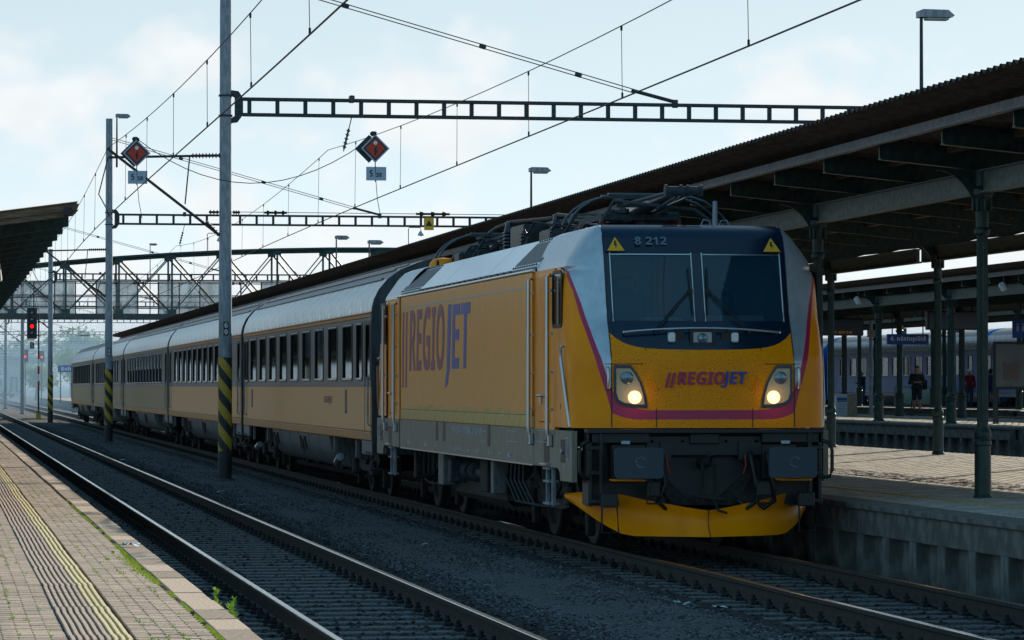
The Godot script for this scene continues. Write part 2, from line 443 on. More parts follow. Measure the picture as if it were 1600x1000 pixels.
func sky_image(to_sun: Vector3) -> Image:
	var W := 4096; var H := 2048
	var lo := Image.create_empty(512, 256, false, Image.FORMAT_RGBAF)
	for j in 256:
		var el := PI * (0.5 - (j + 0.5) / 256.0)
		for i in 512:
			var c := sky_at(el, (i + 0.5) / 512.0 * TAU, to_sun)     # the panorama's left edge is straight ahead (-z)
			lo.set_pixel(i, j, Color(c.x, c.y, c.z))
	lo.resize(W, H, Image.INTERPOLATE_BILINEAR)
	var n1 := FastNoiseLite.new(); n1.seed = 5; n1.frequency = 1.0; n1.fractal_octaves = 5; n1.fractal_gain = 0.55
	var n2 := FastNoiseLite.new(); n2.seed = 12; n2.frequency = 1.0; n2.fractal_octaves = 2
	# heads of cumulus: [azimuth, elevation, half width, half height] in degrees; then scattered all round the horizon
	var heads := [[1.6, 4.6, 1.4, 1.1], [4.2, 5.6, 1.1, 0.8], [8.0, 4.75, 1.9, 1.2], [15.0, 4.6, 2.2, 1.0], [19.5, 4.9, 1.2, 0.8], [-3.0, 4.5, 2.4, 1.6]]
	var hr := RandomNumberGenerator.new(); hr.seed = 4
	for k in 46: heads.append([24.0 + k * 7.0 + hr.randf_range(-2, 2), hr.randf_range(4, 7), hr.randf_range(1.2, 3), hr.randf_range(0.8, 1.7)])
	var r0 := int(H * (0.5 - 12.0 / 180.0)); var r1 := H / 2
	for i in W:
		var az := (i + 0.5) / float(W) * 360.0
		if az > 200.0: az -= 360.0
		var near := []
		for hd in heads:
			var da := fposmod(az - hd[0] + 180.0, 360.0) - 180.0
			if absf(da) < hd[2] * 1.6: near.append([da / hd[2], hd[1], hd[3]])
		var bank := 3.4 + 0.9 * n2.get_noise_2d(az * 0.25, 3.0)
		for j in range(r0, r1):
			var el := (0.5 - (j + 0.5) / H) * 180.0
			var q := n1.get_noise_2d(az * 0.55, el * 0.8)
			var d := (bank - el) * 0.45 + q * 1.1
			for hd in near:
				var e: float = (el - hd[1]) / hd[2]
				d = maxf(d, 1.0 - sqrt(hd[0] * hd[0] + e * e) + q * 1.0)
			var cov := smoothstep(-0.15, 0.75, d) * 0.8
			if cov > 0.0:
				var c := lo.get_pixel(i, j)
				var tone := 0.96 + 0.05 * n2.get_noise_2d(az * 0.9, el * 1.6)
				lo.set_pixel(i, j, c.lerp(Color(0.72, 0.735, 0.745) * tone, cov))
	return lo

# ------------------------------------------------------------------ ground and tracks
func ground() -> void:
	var b := MB.new()
	b.quad(V(-300, -0.24, -40), V(-300, -0.24, 1500), V(400, -0.24, 1500), V(400, -0.24, -40))
	var g := structure("ground", b, M.gravel)
	# raised path of fine gravel between the two tracks, uneven
	var n := FastNoiseLite.new(); n.seed = 9; n.frequency = 0.35
	b = MB.new()
	var rows := []
	for i in 141:
		var d := 18.0 + i * i * 0.0105 + i * 0.5
		var row := []
		for j in 13:
			var x := 4.95 + j * 0.2
			var e := minf(j, 12 - j) / 3.0
			row.append(V(x, -0.235 + 0.075 * clampf(e, 0, 1) + 0.03 * n.get_noise_2d(x * 2.0, d * 1.5), d))
		rows.append(row)
	b.grid(rows, Vector3.UP)
	structure("path", b, M.gravel)

func rail_profile() -> Array:
	return [Vector2(-0.07, -0.172), Vector2(0.07, -0.172), Vector2(0.07, -0.158), Vector2(0.012, -0.14), Vector2(0.010, -0.05), Vector2(0.035, -0.038), Vector2(0.036, -0.007), Vector2(0.03, -0.003), Vector2(-0.03, -0.003), Vector2(-0.036, -0.007), Vector2(-0.035, -0.038), Vector2(-0.010, -0.05), Vector2(-0.012, -0.14), Vector2(-0.07, -0.158)]

func track(cx: float, d0: float, d1: float, near: float, label: String, seen: int) -> void:
	var t := thing("railway_track", V(cx, -0.23, d0), label, "railway track")
	var L := d1 - d0
	for s in [-1.0, 1.0]:
		var b := MB.new()
		b.prism(rail_profile(), Vector3(s * 0.7525, 0.23, 0), Vector3.RIGHT, Vector3.UP, Vector3(0, 0, -L))
		var r := obj("rail", b, M.rail_side, t)
		b = MB.new()
		b.prism([Vector2(-0.030, -0.003), Vector2(0.030, -0.003), Vector2(0.026, 0.0005), Vector2(-0.026, 0.0005)], Vector3(s * 0.7525, 0.23, -0.01), Vector3.RIGHT, Vector3.UP, Vector3(0, 0, -L + 0.02))
		var h := obj("running_surface", b, M.rail_head, r)
	var bed := MB.new()      # oily ballast bed
	bed.prism([Vector2(-1.9, -0.05), Vector2(-1.66, -0.008), Vector2(-1.38, 0.034), Vector2(1.38, 0.034), Vector2(1.66, -0.008), Vector2(1.9, -0.05)], Vector3(0, 0, 0), Vector3.RIGHT, Vector3.UP, Vector3(0, 0, -L))
	obj("ballast_bed", bed, M.ballast, t)
	var sm := []
	for k in 3:
		var b := MB.new()
		b.prism([Vector2(-0.14, -0.06), Vector2(0.14, -0.06), Vector2(0.105, 0.045), Vector2(-0.105, 0.045)], Vector3(-1.22 + 0.01 * k, 0.0, 0), Vector3(0, 0, 1), Vector3.UP, Vector3(2.42, 0, 0))
		sm.append(b.mesh(M.sleeper))
	var cb := MB.new()
	for s in [-1.0, 1.0]:
		for e in [-1.0, 1.0]:
			cb.box(Vector3(s * 0.7525 + e * 0.115, 0.062, 0), Vector3(0.07, 0.035, 0.16), Basis.IDENTITY, 0.01)
			cb.cyl(Vector3(s * 0.7525 + e * 0.11, 0.07, 0), Vector3(s * 0.7525 + e * 0.11, 0.14, 0), 0.026, 0.02, 6)
			cb.cyl(Vector3(s * 0.7525 + e * 0.11, 0.085, 0), Vector3(s * 0.7525 + e * 0.11, 0.102, 0), 0.04, 0.04, 6)
	var cm := cb.mesh(M.under)
	var mmi := MultiMesh.new(); mmi.transform_format = MultiMesh.TRANSFORM_3D; mmi.mesh = cm
	var count := mini(300, int(L / 0.62))
	mmi.instance_count = count
	for i in count:
		var d := 0.3 + i * 0.62
		inst("sleeper", sm[i % 3], t, Vector3(rng.randf_range(-0.02, 0.02), 0, -d), rng.randf_range(-0.008, 0.008))
		mmi.set_instance_transform(i, Transform3D(Basis.IDENTITY, Vector3(0, 0, -d)))
	var o := MultiMeshInstance3D.new()
	o.multimesh = mmi; o.name = "rail_clips"; t.add_child(o); o.set_meta("kind", "stuff")

func stones(called: String, n: int, x0: float, x1: float, d0: float, d1: float, y: float, size: float, label: String, sd: int, skip := -99.0, dark := 1.0) -> void:
	var r := RandomNumberGenerator.new(); r.seed = sd
	var b := MB.new()
	# a chipped stone: a distorted octahedron-like lump
	var pts := [Vector3(1, 0.1, 0.2), Vector3(0.2, 0.1, 1), Vector3(-0.9, 0, 0.3), Vector3(-0.3, 0.15, -0.95), Vector3(0.15, 0.75, -0.1), Vector3(0, -0.6, 0)]
	for i in 4:
		b.ftri(pts[i], pts[4], pts[(i + 1) % 4]); b.ftri(pts[i], pts[(i + 1) % 4], pts[5])
	var mm := MultiMesh.new(); mm.transform_format = MultiMesh.TRANSFORM_3D; mm.use_colors = true
	var m := mat(Color.WHITE, 0.95); m.vertex_color_use_as_albedo = true
	mm.mesh = b.mesh(m); mm.instance_count = n
	for i in n:
		var u := r.randf()
		var d := d0 * pow(d1 / d0, u)
		var x := r.randf_range(x0, x1)
		if skip > -90.0 and absf(absf(x - skip) - 0.7525) < 0.10: x += 0.2
		var s := size * r.randf_range(0.45, 1.2)
		var bs := Basis.from_euler(Vector3(r.randf_range(-0.4, 0.4), r.randf() * TAU, r.randf_range(-0.4, 0.4))).scaled(Vector3(s, s * 0.8, s))
		mm.set_instance_transform(i, Transform3D(bs, Vector3(x, y + r.randf_range(-0.01, 0.02), -d)))
		var g := dark * (0.03 + 0.18 * pow(r.randf(), 2.2))
		mm.set_instance_color(i, Color(g * 0.94, g, g * 1.06))
	var o := MultiMeshInstance3D.new()
	o.multimesh = mm; o.name = numbered(called); add_child(o)
	meta(o, label, "gravel", "", "stuff")

# ------------------------------------------------------------------ platforms
func brick_field(parent: Node, x0: float, x1: float, d0: float, d1: float, y: float, bw: float, bl: float, lift: Callable, own: int, mats: Array, sd: int, gap := 0.006) -> void:
	# running bond: bricks bw wide across, bl long along the platform; the nearest `own` are parts, the rest one mass
	var r := RandomNumberGenerator.new(); r.seed = sd
	var meshes := []
	for m in mats:
		var b := MB.new()
		b.box(Vector3(0, -0.03, 0), Vector3(bw - gap, 0.06, bl - gap), Basis.IDENTITY, gap * 0.7)
		meshes.append(b.mesh(m))
	var lists := []
	for m in mats: lists.append([])
	var rows := int((d1 - d0) / bl)
	var made := 0
	for i in rows:
		var d := d0 + (i + 0.5) * bl
		var x := x0 - (bw * 0.5 if i % 2 else 0.0)
		while x < x1 - 0.001:
			var a := maxf(x, x0); var e := minf(x + bw, x1)
			if e - a > 0.04:
				var cx := (a + e) * 0.5
				var k := r.randi() % mats.size()
				var p := Vector3(cx, y + lift.call(cx, d) + r.randf_range(-0.0013, 0.0013), -d)
				var bs := Basis.from_euler(Vector3(r.randf_range(-0.006, 0.006), r.randf_range(-0.008, 0.008), r.randf_range(-0.006, 0.006))) * Basis.from_scale(Vector3((e - a) / bw, 1, 1))
				if made < own:
					var o := inst("brick", meshes[k], parent, p)
					o.basis = bs
					made += 1
				else: lists[k].append(Transform3D(bs, p))
			x += bw
	for k in mats.size():
		if lists[k].is_empty(): continue
		var mm := MultiMesh.new(); mm.transform_format = MultiMesh.TRANSFORM_3D; mm.mesh = meshes[k]; mm.instance_count = lists[k].size()
		for i in lists[k].size(): mm.set_instance_transform(i, lists[k][i])
		var o := MultiMeshInstance3D.new()
		o.multimesh = mm; o.name = "bricks"; parent.add_child(o, true); o.set_meta("kind", "stuff")

func tuft(b: MB, at: Vector3, r: RandomNumberGenerator, h: float, n: int, spread: float) -> void:
	for i in n:
		var a := r.randf() * TAU
		var o := at + Vector3(cos(a), 0, sin(a)) * r.randf() * spread
		var lean := Vector3(r.randf_range(-0.5, 0.5), 1, r.randf_range(-0.5, 0.5)).normalized() * h * r.randf_range(0.5, 1.0)
		var side := Vector3(cos(a + 1.3), 0, sin(a + 1.3)) * h * 0.16
		b.ftri(o - side, o + side, o + lean)
		b.ftri(o - side * 0.3 + lean * 0.3, o + lean * 0.4 + side * 2.2, o + lean * 0.7)

func left_platform() -> void:
	var D0 := 17.0; var D1 := 330.0
	var b := MB.new()
	b.box(V(-4.2, -0.06, (D0 + D1) / 2), Vector3(12.2, 0.56, D1 - D0))   # body, top 0.22
	var p := structure("platform", b, M.concrete)
	p.set_meta("label", "low brick paved platform with ribbed guide strip in left foreground")
	var n := FastNoiseLite.new(); n.seed = 3; n.frequency = 0.25
	var lift := func(x: float, d: float) -> float: return 0.014 * n.get_noise_2d(x * 1.2, d * 0.5)
	b = MB.new()     # sand bed seen in the joints
	b.quad(V(-10, 0.283, D0), V(1.76, 0.283, D0), V(1.76, 0.283, D1), V(-10, 0.283, D1))
	obj("sand_bed", b, M.sand, p)
	b = MB.new()  # dark sheet below the ribs: groove shadow put into the colour
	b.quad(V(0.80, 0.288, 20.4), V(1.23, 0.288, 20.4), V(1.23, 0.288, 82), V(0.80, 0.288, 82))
	obj("groove_shade", b, M.groove, p)
	brick_field(p, 1.225, 1.735, 20.5, 34.0, 0.305, 0.2, 0.1, lift, 160, M.paver, 1)
	brick_field(p, -0.2, 0.805, 20.5, 34.0, 0.305, 0.2, 0.1, lift, 140, M.paver, 2)
	brick_field(p, 1.225, 1.735, 34.0, 110.0, 0.305, 0.2, 0.1, lift, 0, M.paver, 3)
	brick_field(p, -0.2, 0.805, 34.0, 110.0, 0.305, 0.2, 0.1, lift, 0, M.paver, 4)
	b = MB.new()     # far surface, joints no longer told apart
	b.box(V(-3.0, 0.29, 220), Vector3(9.4, 0.02, 220))
	b.box(V(-5.2, 0.29, 65), Vector3(9.9, 0.02, 90))
	obj("far_paving", b, M.paver[1], p)
	# guide strip: tiles 0.4 x 0.4, each with nine ribs; the three on the track side are cream yellow
	var tile := []
	for w in [0, 1]:
		b = MB.new()
		for k in (6 if w == 0 else 3):
			var x := 0.835 + (k if w == 0 else k + 6) * 0.0445
			b.prism([Vector2(-0.0150, -0.03), Vector2(0.0150, -0.03), Vector2(0.0142, 0.007), Vector2(0.011, 0.011), Vector2(-0.011, 0.011), Vector2(-0.0142, 0.007)], Vector3(x - 0.01, 0, 0.198), Vector3.RIGHT, Vector3.UP, Vector3(0, 0, -0.396))
		tile.append(b.mesh(M.tactile if w == 0 else M.tactile_yellow))
	for i in 150:
		var d := 20.7 + i * 0.4
		var sh := 0.008 * n.get_noise_2d(40.0, d * 0.6) + (0.006 if i % 7 == 2 else 0.0)
		var y: float = 0.303 + lift.call(1.0, d)
		inst("ribbed_tile", tile[0], p, V(sh, y, d)); inst("yellow_ribbed_tile", tile[1], p, V(sh, y, d))
	b = MB.new()
	b.box(V(1.01, 0.30, 200), Vector3(0.4, 0.01, 238))
	obj("far_guide_strip", b, M.tactile_yellow, p)
	# coping slabs along the edge
	var cm := []
	for k in 3:
		b = MB.new()
		b.box(Vector3(0, -0.05, 0), Vector3(0.232, 0.11, 0.995), Basis.IDENTITY, 0.005)
		cm.append(b.mesh([M.coping, M.coping, M.paver[3]][k]))
	for i in 200:
		var d := 18.0 + i * 1.0
		var o := inst("coping_slab", cm[rng.randi() % 3], p, V(1.882 + rng.randf_range(-0.006, 0.006) + 0.016 * n.get_noise_2d(7.0, d * 0.3), 0.308 + rng.randf_range(-0.003, 0.003), d + 0.5), rng.randf_range(-0.004, 0.004))
	# moss and small weeds in the joints
	var r := RandomNumberGenerator.new(); r.seed = 8
	b = MB.new()
	var b2 := MB.new()
	for i in 2600:
		var d := 20.6 * pow(4.0, r.randf() * 0.6)
		if n.get_noise_2d(90.0, d * 4.0) < -0.06 and absf(d - 29.5) > 2.2: continue
		var w := 0.012 + 0.03 * maxf(0.0, n.get_noise_2d(3.0, d * 0.8)) + (0.11 * exp(-pow((d - 29.5) / 2.6, 2.0))) * r.randf()
		(b if r.randf() < 0.55 else b2).xf = Transform3D.IDENTITY
		tuft(b if r.randf() < 0.5 else b2, V(1.752 - r.randf() * w, 0.30, d), r, 0.024, 3, 0.016)
	var o1 := obj("moss", b, M.leaf[3], p); o1.set_meta("kind", "stuff")
	for i in 2600:
		var d := 20.6 * pow(3.2, r.randf())
		var col: float = [0.70, 0.6, 0.5, 0.4, 0.3, 0.2, 1.33, 1.43, 1.53, 1.64][r.randi() % 10]
		if n.get_noise_2d(col * 20.0, d * 2.2) < 0.12: continue
		tuft(b2, V(col + r.randf_range(-0.02, 0.02), 0.30, d), r, r.randf_range(0.010, 0.034), 2 + r.randi() % 4, 0.022)
	var o2 := obj("joint_weeds", b2, M.leaf[0], p); o2.set_meta("kind", "stuff")
	# shadowed wall below the edge is the body itself; three tall weeds at its foot
	var spots := [[2.12, 21.9, 0.42], [2.10, 22.5, 0.52], [2.15, 22.9, 0.5], [2.12, 21.2, 0.50]]
	var names := ["bright green upright weed beside the platform edge, leftmost of the clump", "bright green feathery weed in the middle of the clump at the platform edge", "short green weed leaning in the clump beside the platform edge", "bright green weed nearest the camera standing apart at the platform edge"]
	var px := [[2.09, 25.6, 0.46, 0], [2.10, 25.1, 0.42, 1], [2.12, 24.8, 0.34, 2], [2.10, 24.0, 0.45, 3]]
	for q in px:
		var t := thing("weed", V(q[0], -0.22, q[1]), names[q[3]], "weed", "weeds at the platform edge")
		var st := MB.new()
		var lf := MB.new()
		var hgt: float = q[2] + 0.12
		var top := Vector3(r.randf_range(-0.12, 0.05), hgt, r.randf_range(-0.05, 0.05))
		var pts := []
		for k in 6: pts.append(Vector3(top.x * pow(k / 5.0, 2), hgt * k / 5.0, top.z * pow(k / 5.0, 2)))
		st.tube(pts, 0.005, 5)
		for k in 110:
			var u := 0.25 + 0.75 * r.randf()
			var c := Vector3(top.x * u * u, hgt * u, top.z * u * u)
			var a := r.randf() * TAU
			var len := 0.09 * (1.15 - u * 0.75)
			var e := c + Vector3(cos(a), r.randf_range(0.3, 0.9), sin(a)) * len
			var sd := Vector3(-sin(a), 0, cos(a)) * 0.009
			lf.ftri(c, c.lerp(e, 0.5) + sd, e); lf.ftri(c, e, c.lerp(e, 0.5) - sd)
		obj("stem", st, M.leaf[2], t); obj("foliage", lf, M.leaf[1], t)

func wall_unit(h0: float, h1: float, pitch: float, m: Material) -> ArrayMesh:
	# one precast element seen from its track side (-x): upper band, ribs, recessed panel; origin at its top edge
	var b := MB.new()
	var g := pitch - 0.008
	b.box(Vector3(0.09, -0.16, 0), Vector3(0.18, 0.30, g), Basis.IDENTITY, 0.01)      # band
	for s in [-1.0, 1.0]:
		b.box(Vector3(0.09, -0.55, s * (g / 2 - 0.06)), Vector3(0.17, 0.50, 0.115), Basis.IDENTITY, 0.008)
	b.box(Vector3(0.22, -0.55, 0), Vector3(0.14, 0.52, g - 0.1))
	b.prism([Vector2(0.0, -0.30), Vector2(0.17, -0.30), Vector2(0.17, -0.34), Vector2(0.06, -0.31)], Vector3(0.0, 0, g / 2 - 0.1), Vector3.RIGHT, Vector3.UP, Vector3(0, 0, -g + 0.2))
	return b.mesh(m)

func raised_platform(called: String, label: String, x0: float, x1: float, y0: float, y1: float, d0: float, d1: float, base: float, panels: Array, brick: Array) -> Node:
	var b := MB.new()
	var poly := [Vector2(x0 + 0.25, base - 0.2), Vector2(x1, base - 0.2), Vector2(x1, y1 - 0.03), Vector2(x0 + 0.25, y0 - 0.03)]
	b.prism(poly, V(0, 0, d0), Vector3.RIGHT, Vector3.UP, Vector3(0, 0, d0 - d1))
	var p := structure(called, b, M.concrete)
	p.set_meta("label", label)
	var wm := [wall_unit(0, 0, 1.05, M.concrete), wall_unit(0, 0, 1.05, M.concrete)]
	var k := 0
	var d: float = panels[0]
	while d < panels[1]:
		inst("wall_panel", wm[k % 2], p, V(x0, y0 - 0.03, d))
		k += 1; d += 1.05
	b = MB.new()
	b.box(Vector3(0.21, -0.035, 0), Vector3(0.46, 0.07, 2.09), Basis.IDENTITY, 0.012)
	var cm := b.mesh(M.concrete)
	d = panels[0]
	while d < panels[1]:
		inst("coping_slab", cm, p, V(x0 - 0.02, y0 + 0.005 + rng.randf_range(-0.003, 0.003), d + 0.5))
		d += 2.1
	if brick.size():
		var sl := func(x: float, _d: float) -> float: return (y1 - y0) * (x - x0) / (x1 - x0)
		brick_field(p, x0 + 0.43, brick[2], brick[0], brick[1], y0 + 0.002, 0.2, 0.1 if brick.size() < 4 else brick[3], sl, 300, M.paver_grey, 11, 0.017)
	return p

func right_platform() -> void:
	var p := raised_platform("platform", "raised platform under the cast iron canopy beside the locomotive", 10.2, 18.9, 0.57, 0.65, 27.0, 210.0, -0.24, [27.0, 72.0], [32.5, 78.0, 18.7, 0.2])
	# dashed safety line and a coarse guide strip, laid into the paving
	var b := MB.new()
	b.box(V(11.42, 0.587, 60), Vector3(0.11, 0.008, 66))
	obj("safety_line", b, M.line_yellow, p)
	b = MB.new()
	for i in 900:
		for j in 2: pass
	var nb := MB.new()
	nb.box(Vector3.ZERO, Vector3(0.1, 0.02, 0.1), Basis.IDENTITY, 0.008)
	var mm := MultiMesh.new(); mm.transform_format = MultiMesh.TRANSFORM_3D; mm.mesh = nb.mesh(M.sleeper)
	mm.instance_count = 7 * 330
	for i in 330:
		for j in 7:
			mm.set_instance_transform(i * 7 + j, Transform3D(Basis.from_euler(Vector3(rng.randf_range(-0.08, 0.08), 0, rng.randf_range(-0.08, 0.08))), V(13.15 + j * 0.115, 0.596 + rng.randf_range(0, 0.004), 33.0 + i * 0.115)))
	var o := MultiMeshInstance3D.new(); o.multimesh = mm; o.name = "cobble_band"; p.add_child(o); o.set_meta("kind", "stuff")

# ------------------------------------------------------------------ canopies
func column_mesh(h: float, k: float, m: Material) -> ArrayMesh:
	var b := MB.new()
	var r := 0.066 * k
	# pedestal, moulded ring, fluted shaft, leafy capital
	b.lathe([[0.115 * k, 0], [0.115 * k, 0.03], [0.098 * k, 0.06], [0.095 * k, 0.62], [0.105 * k, 0.64], [0.105 * k, 0.68], [0.09 * k, 0.70], [0.10 * k, 0.74], [0.10 * k, 0.78], [r * 1.1, 0.84], [r, 0.9]], Vector3.ZERO, 16)
	for i in 16:
		var t0 := TAU * i / 16.0; var t1 := TAU * (i + 1) / 16.0; var tm := (t0 + t1) / 2
		var y0 := 0.88; var y1 := h - 0.75
		var a := Vector3(cos(t0) * r, y0, sin(t0) * r); var c := Vector3(cos(tm) * r * 0.88, y0, sin(tm) * r * 0.88); var e := Vector3(cos(t1) * r, y0, sin(t1) * r)
		var up := Vector3(0, y1 - y0, 0)
		b.quad(a, a + up, c + up, c); b.quad(c, c + up, e + up, e)
	b.lathe([[r * 1.05, h - 0.78], [r * 1.35, h - 0.75], [r * 1.35, h - 0.71], [r * 1.1, h - 0.68], [r * 1.15, h - 0.5], [r * 1.5, h - 0.36], [r * 1.9, h - 0.3], [r * 1.9, h - 0.24], [r * 1.4, h - 0.2], [r * 1.4, h]], Vector3.ZERO, 16)
	for i in 8:      # capital leaves
		var t := TAU * i / 8.0
		var c := Vector3(cos(t), 0, sin(t))
		b.box(c * r * 1.5 + Vector3(0, h - 0.42, 0), Vector3(0.05, 0.16, 0.03), Basis(Vector3.UP, -t), 0.012)
	return b.mesh(m)

func bracket_mesh(reach: float, drop: float, m: Material) -> ArrayMesh:      # curved knee bracket in the x-y plane, towards -x
	var b := MB.new()
	var poly := [Vector2(0.0, 0.0), Vector2(0.0, -drop)]
	for i in 9:
		var t := (i + 1) / 10.0 * PI / 2
		poly.append(Vector2(-reach * (1 - cos(t)), -drop * (1 - sin(t)) * 1.0 - 0.0))
	poly.append(Vector2(-reach, 0.0))
	b.prism(poly, Vector3(0, 0, 0.02), Vector3.RIGHT, Vector3.UP, Vector3(0, 0, -0.04))
	return b.mesh(m)

func canopy(label: String, xe0: float, xe1: float, xc0: float, xc1: float, yroof: float, drop: float, d0: float, d1: float, base: float, bay: float, fine: float, first_col: float, k := 1.0, back_shift := 0.0) -> Node3D:
	# butterfly roof: eaves high at xe0 and xe1, valley half way; rows of iron columns at xc0 and xc1
	var c := thing("platform_canopy", V((xe0 + xe1) / 2, base, d0), label, "canopy")
	var off := -c.position
	var xm := (xe0 + xe1) / 2
	var ry := func(x: float) -> float: return yroof - drop * (1.0 - absf(x - xm) / (xe1 - xm))
	# corrugated sheets, one strip per bay and side
	var d := d0
	while d < d1 - 0.1:
		var e := minf(d + bay, d1)
		for s in [0, 1]:
			var xa: float = xe0 if s == 0 else xe1
			var b := MB.new()
			var rows := []
			var stp := 0.2 / 6.0 if d < fine else 0.1
			var m := int((e - d) / stp)
			for q in 2:
				var row := []
				var x := lerpf(xa, xm, q)
				for i in m + 1:
					var dd := d + (e - d) * i / m
					row.append(Vector3(x, ry.call(x) + 0.028 * sin(dd / 0.2 * TAU), -dd) + off)
				rows.append(row)
			b.grid(rows, Vector3.UP)
			obj("roof_sheet", b, M.roofsheet, c)
		d = e
	# edge beams and inner purlins
	for s in [0, 1]:
		var sg := 1.0 if s == 0 else -1.0
		var xa: float = xe0 if s == 0 else xe1
		var b := MB.new()
		var xp := xa + sg * 0.8
		b.box(V(xp, ry.call(xp) - 0.10, (d0 + d1) / 2) + off, Vector3(0.07, 0.11, d1 - d0))
		b.box(V(xp - sg * 0.06, ry.call(xp) - 0.155, (d0 + d1) / 2) + off, Vector3(0.09, 0.02, d1 - d0 - 0.01))
		obj("eaves_beam", b, M.gutter, c)
		for u in [0.35, 0.62, 0.86]:
			var xq := lerpf(xa, xm, u)
			b = MB.new()
			b.box(V(xq, ry.call(xq) - 0.085, (d0 + d1) / 2) + off, Vector3(0.08, 0.11, d1 - d0 - 0.02))
			obj("purlin", b, M.wood, c)
	# long girders from column to column
	for s in [0, 1]:
		var xc: float = xc0 if s == 0 else xc1
		var yb: float = ry.call(xc) - 0.43
		d = first_col
		while d > d0 + bay * 0.2: d -= bay
		while d < d1:
			var a := maxf(d + 0.13, d0); var e := minf(d + bay - 0.13, d1)
			if e - a > 0.5:
				var b := MB.new()
				b.box(V(xc, yb, (a + e) / 2) + off, Vector3(0.05, 0.24, e - a))
				for t in [-1.0, 1.0]: b.box(V(xc, yb + t * 0.125, (a + e) / 2) + off, Vector3(0.13, 0.018, e - a - 0.004))
				obj("girder", b, M.teal_pale, c)
			d += bay
	# rafters across
	var rm := {}
	for s in [0, 1]:
		var xc: float = xc0 if s == 0 else xc1
		var xa: float = xe0 + 0.86 if s == 0 else xe1 - 0.6
		var sg := 1.0 if s == 0 else -1.0
		var b := MB.new()
		var ye: float = ry.call(xa); var yc: float = ry.call(xc); var ym: float = ry.call(xm)
		var poly := [Vector2(xa, ye - 0.05), Vector2(xa, ye - (0.30 if s == 0 else 0.12)), Vector2(xc, yc - 0.29), Vector2(xm - sg * 0.02, ym - 0.27), Vector2(xm - sg * 0.02, ym - 0.05)]
		b.prism(poly, Vector3(off.x, off.y, 0.02), Vector3.RIGHT, Vector3.UP, Vector3(0, 0, -0.04))
		b.box(Vector3(off.x + (xa + xc) / 2, off.y + (ye + yc) / 2 - (0.30 if s == 0 else 0.21), 0), Vector3(absf(xc - xa), 0.014, 0.13), Basis(Vector3(0, 0, 1), atan2(yc - 0.29 - ye + 0.30, xc - xa) if s == 0 else atan2(ye - 0.12 - yc + 0.29, xa - xc)))
		rm[s] = b.mesh(M.teal)
	d = first_col
	while d > d0 + bay / 3: d -= bay / 3
	while d < d1:
		for s in [0, 1]: inst("rafter", rm[s], c, Vector3(0, 0, -(d - d0)))
		d += bay / 3
	var cm := {}
	for s in [0, 1]:
		var xc: float = xc0 if s == 0 else xc1
		cm[s] = column_mesh(ry.call(xc) - 0.28 - base, k, M.teal)
	var bk := bracket_mesh(0.5, 0.62, M.teal)
	d = first_col
	while d > d0 + bay: d -= bay
	while d < d1:
		for s in [0, 1]:
			var xc: float = xc0 if s == 0 else xc1
			var col := inst("column", cm[s], c, V(xc, base + (0.08 if s else 0.0) * (1 if k == 1.0 else 0), d + (back_shift if s else 0.0)) + off)
			var hgt: float = ry.call(xc) - 0.30 - base
			for q in [0.0, PI]: inst("bracket", bk, col, Vector3(-0.06 if q == 0.0 else 0.06, hgt, 0), q)
		d += bay
	return c

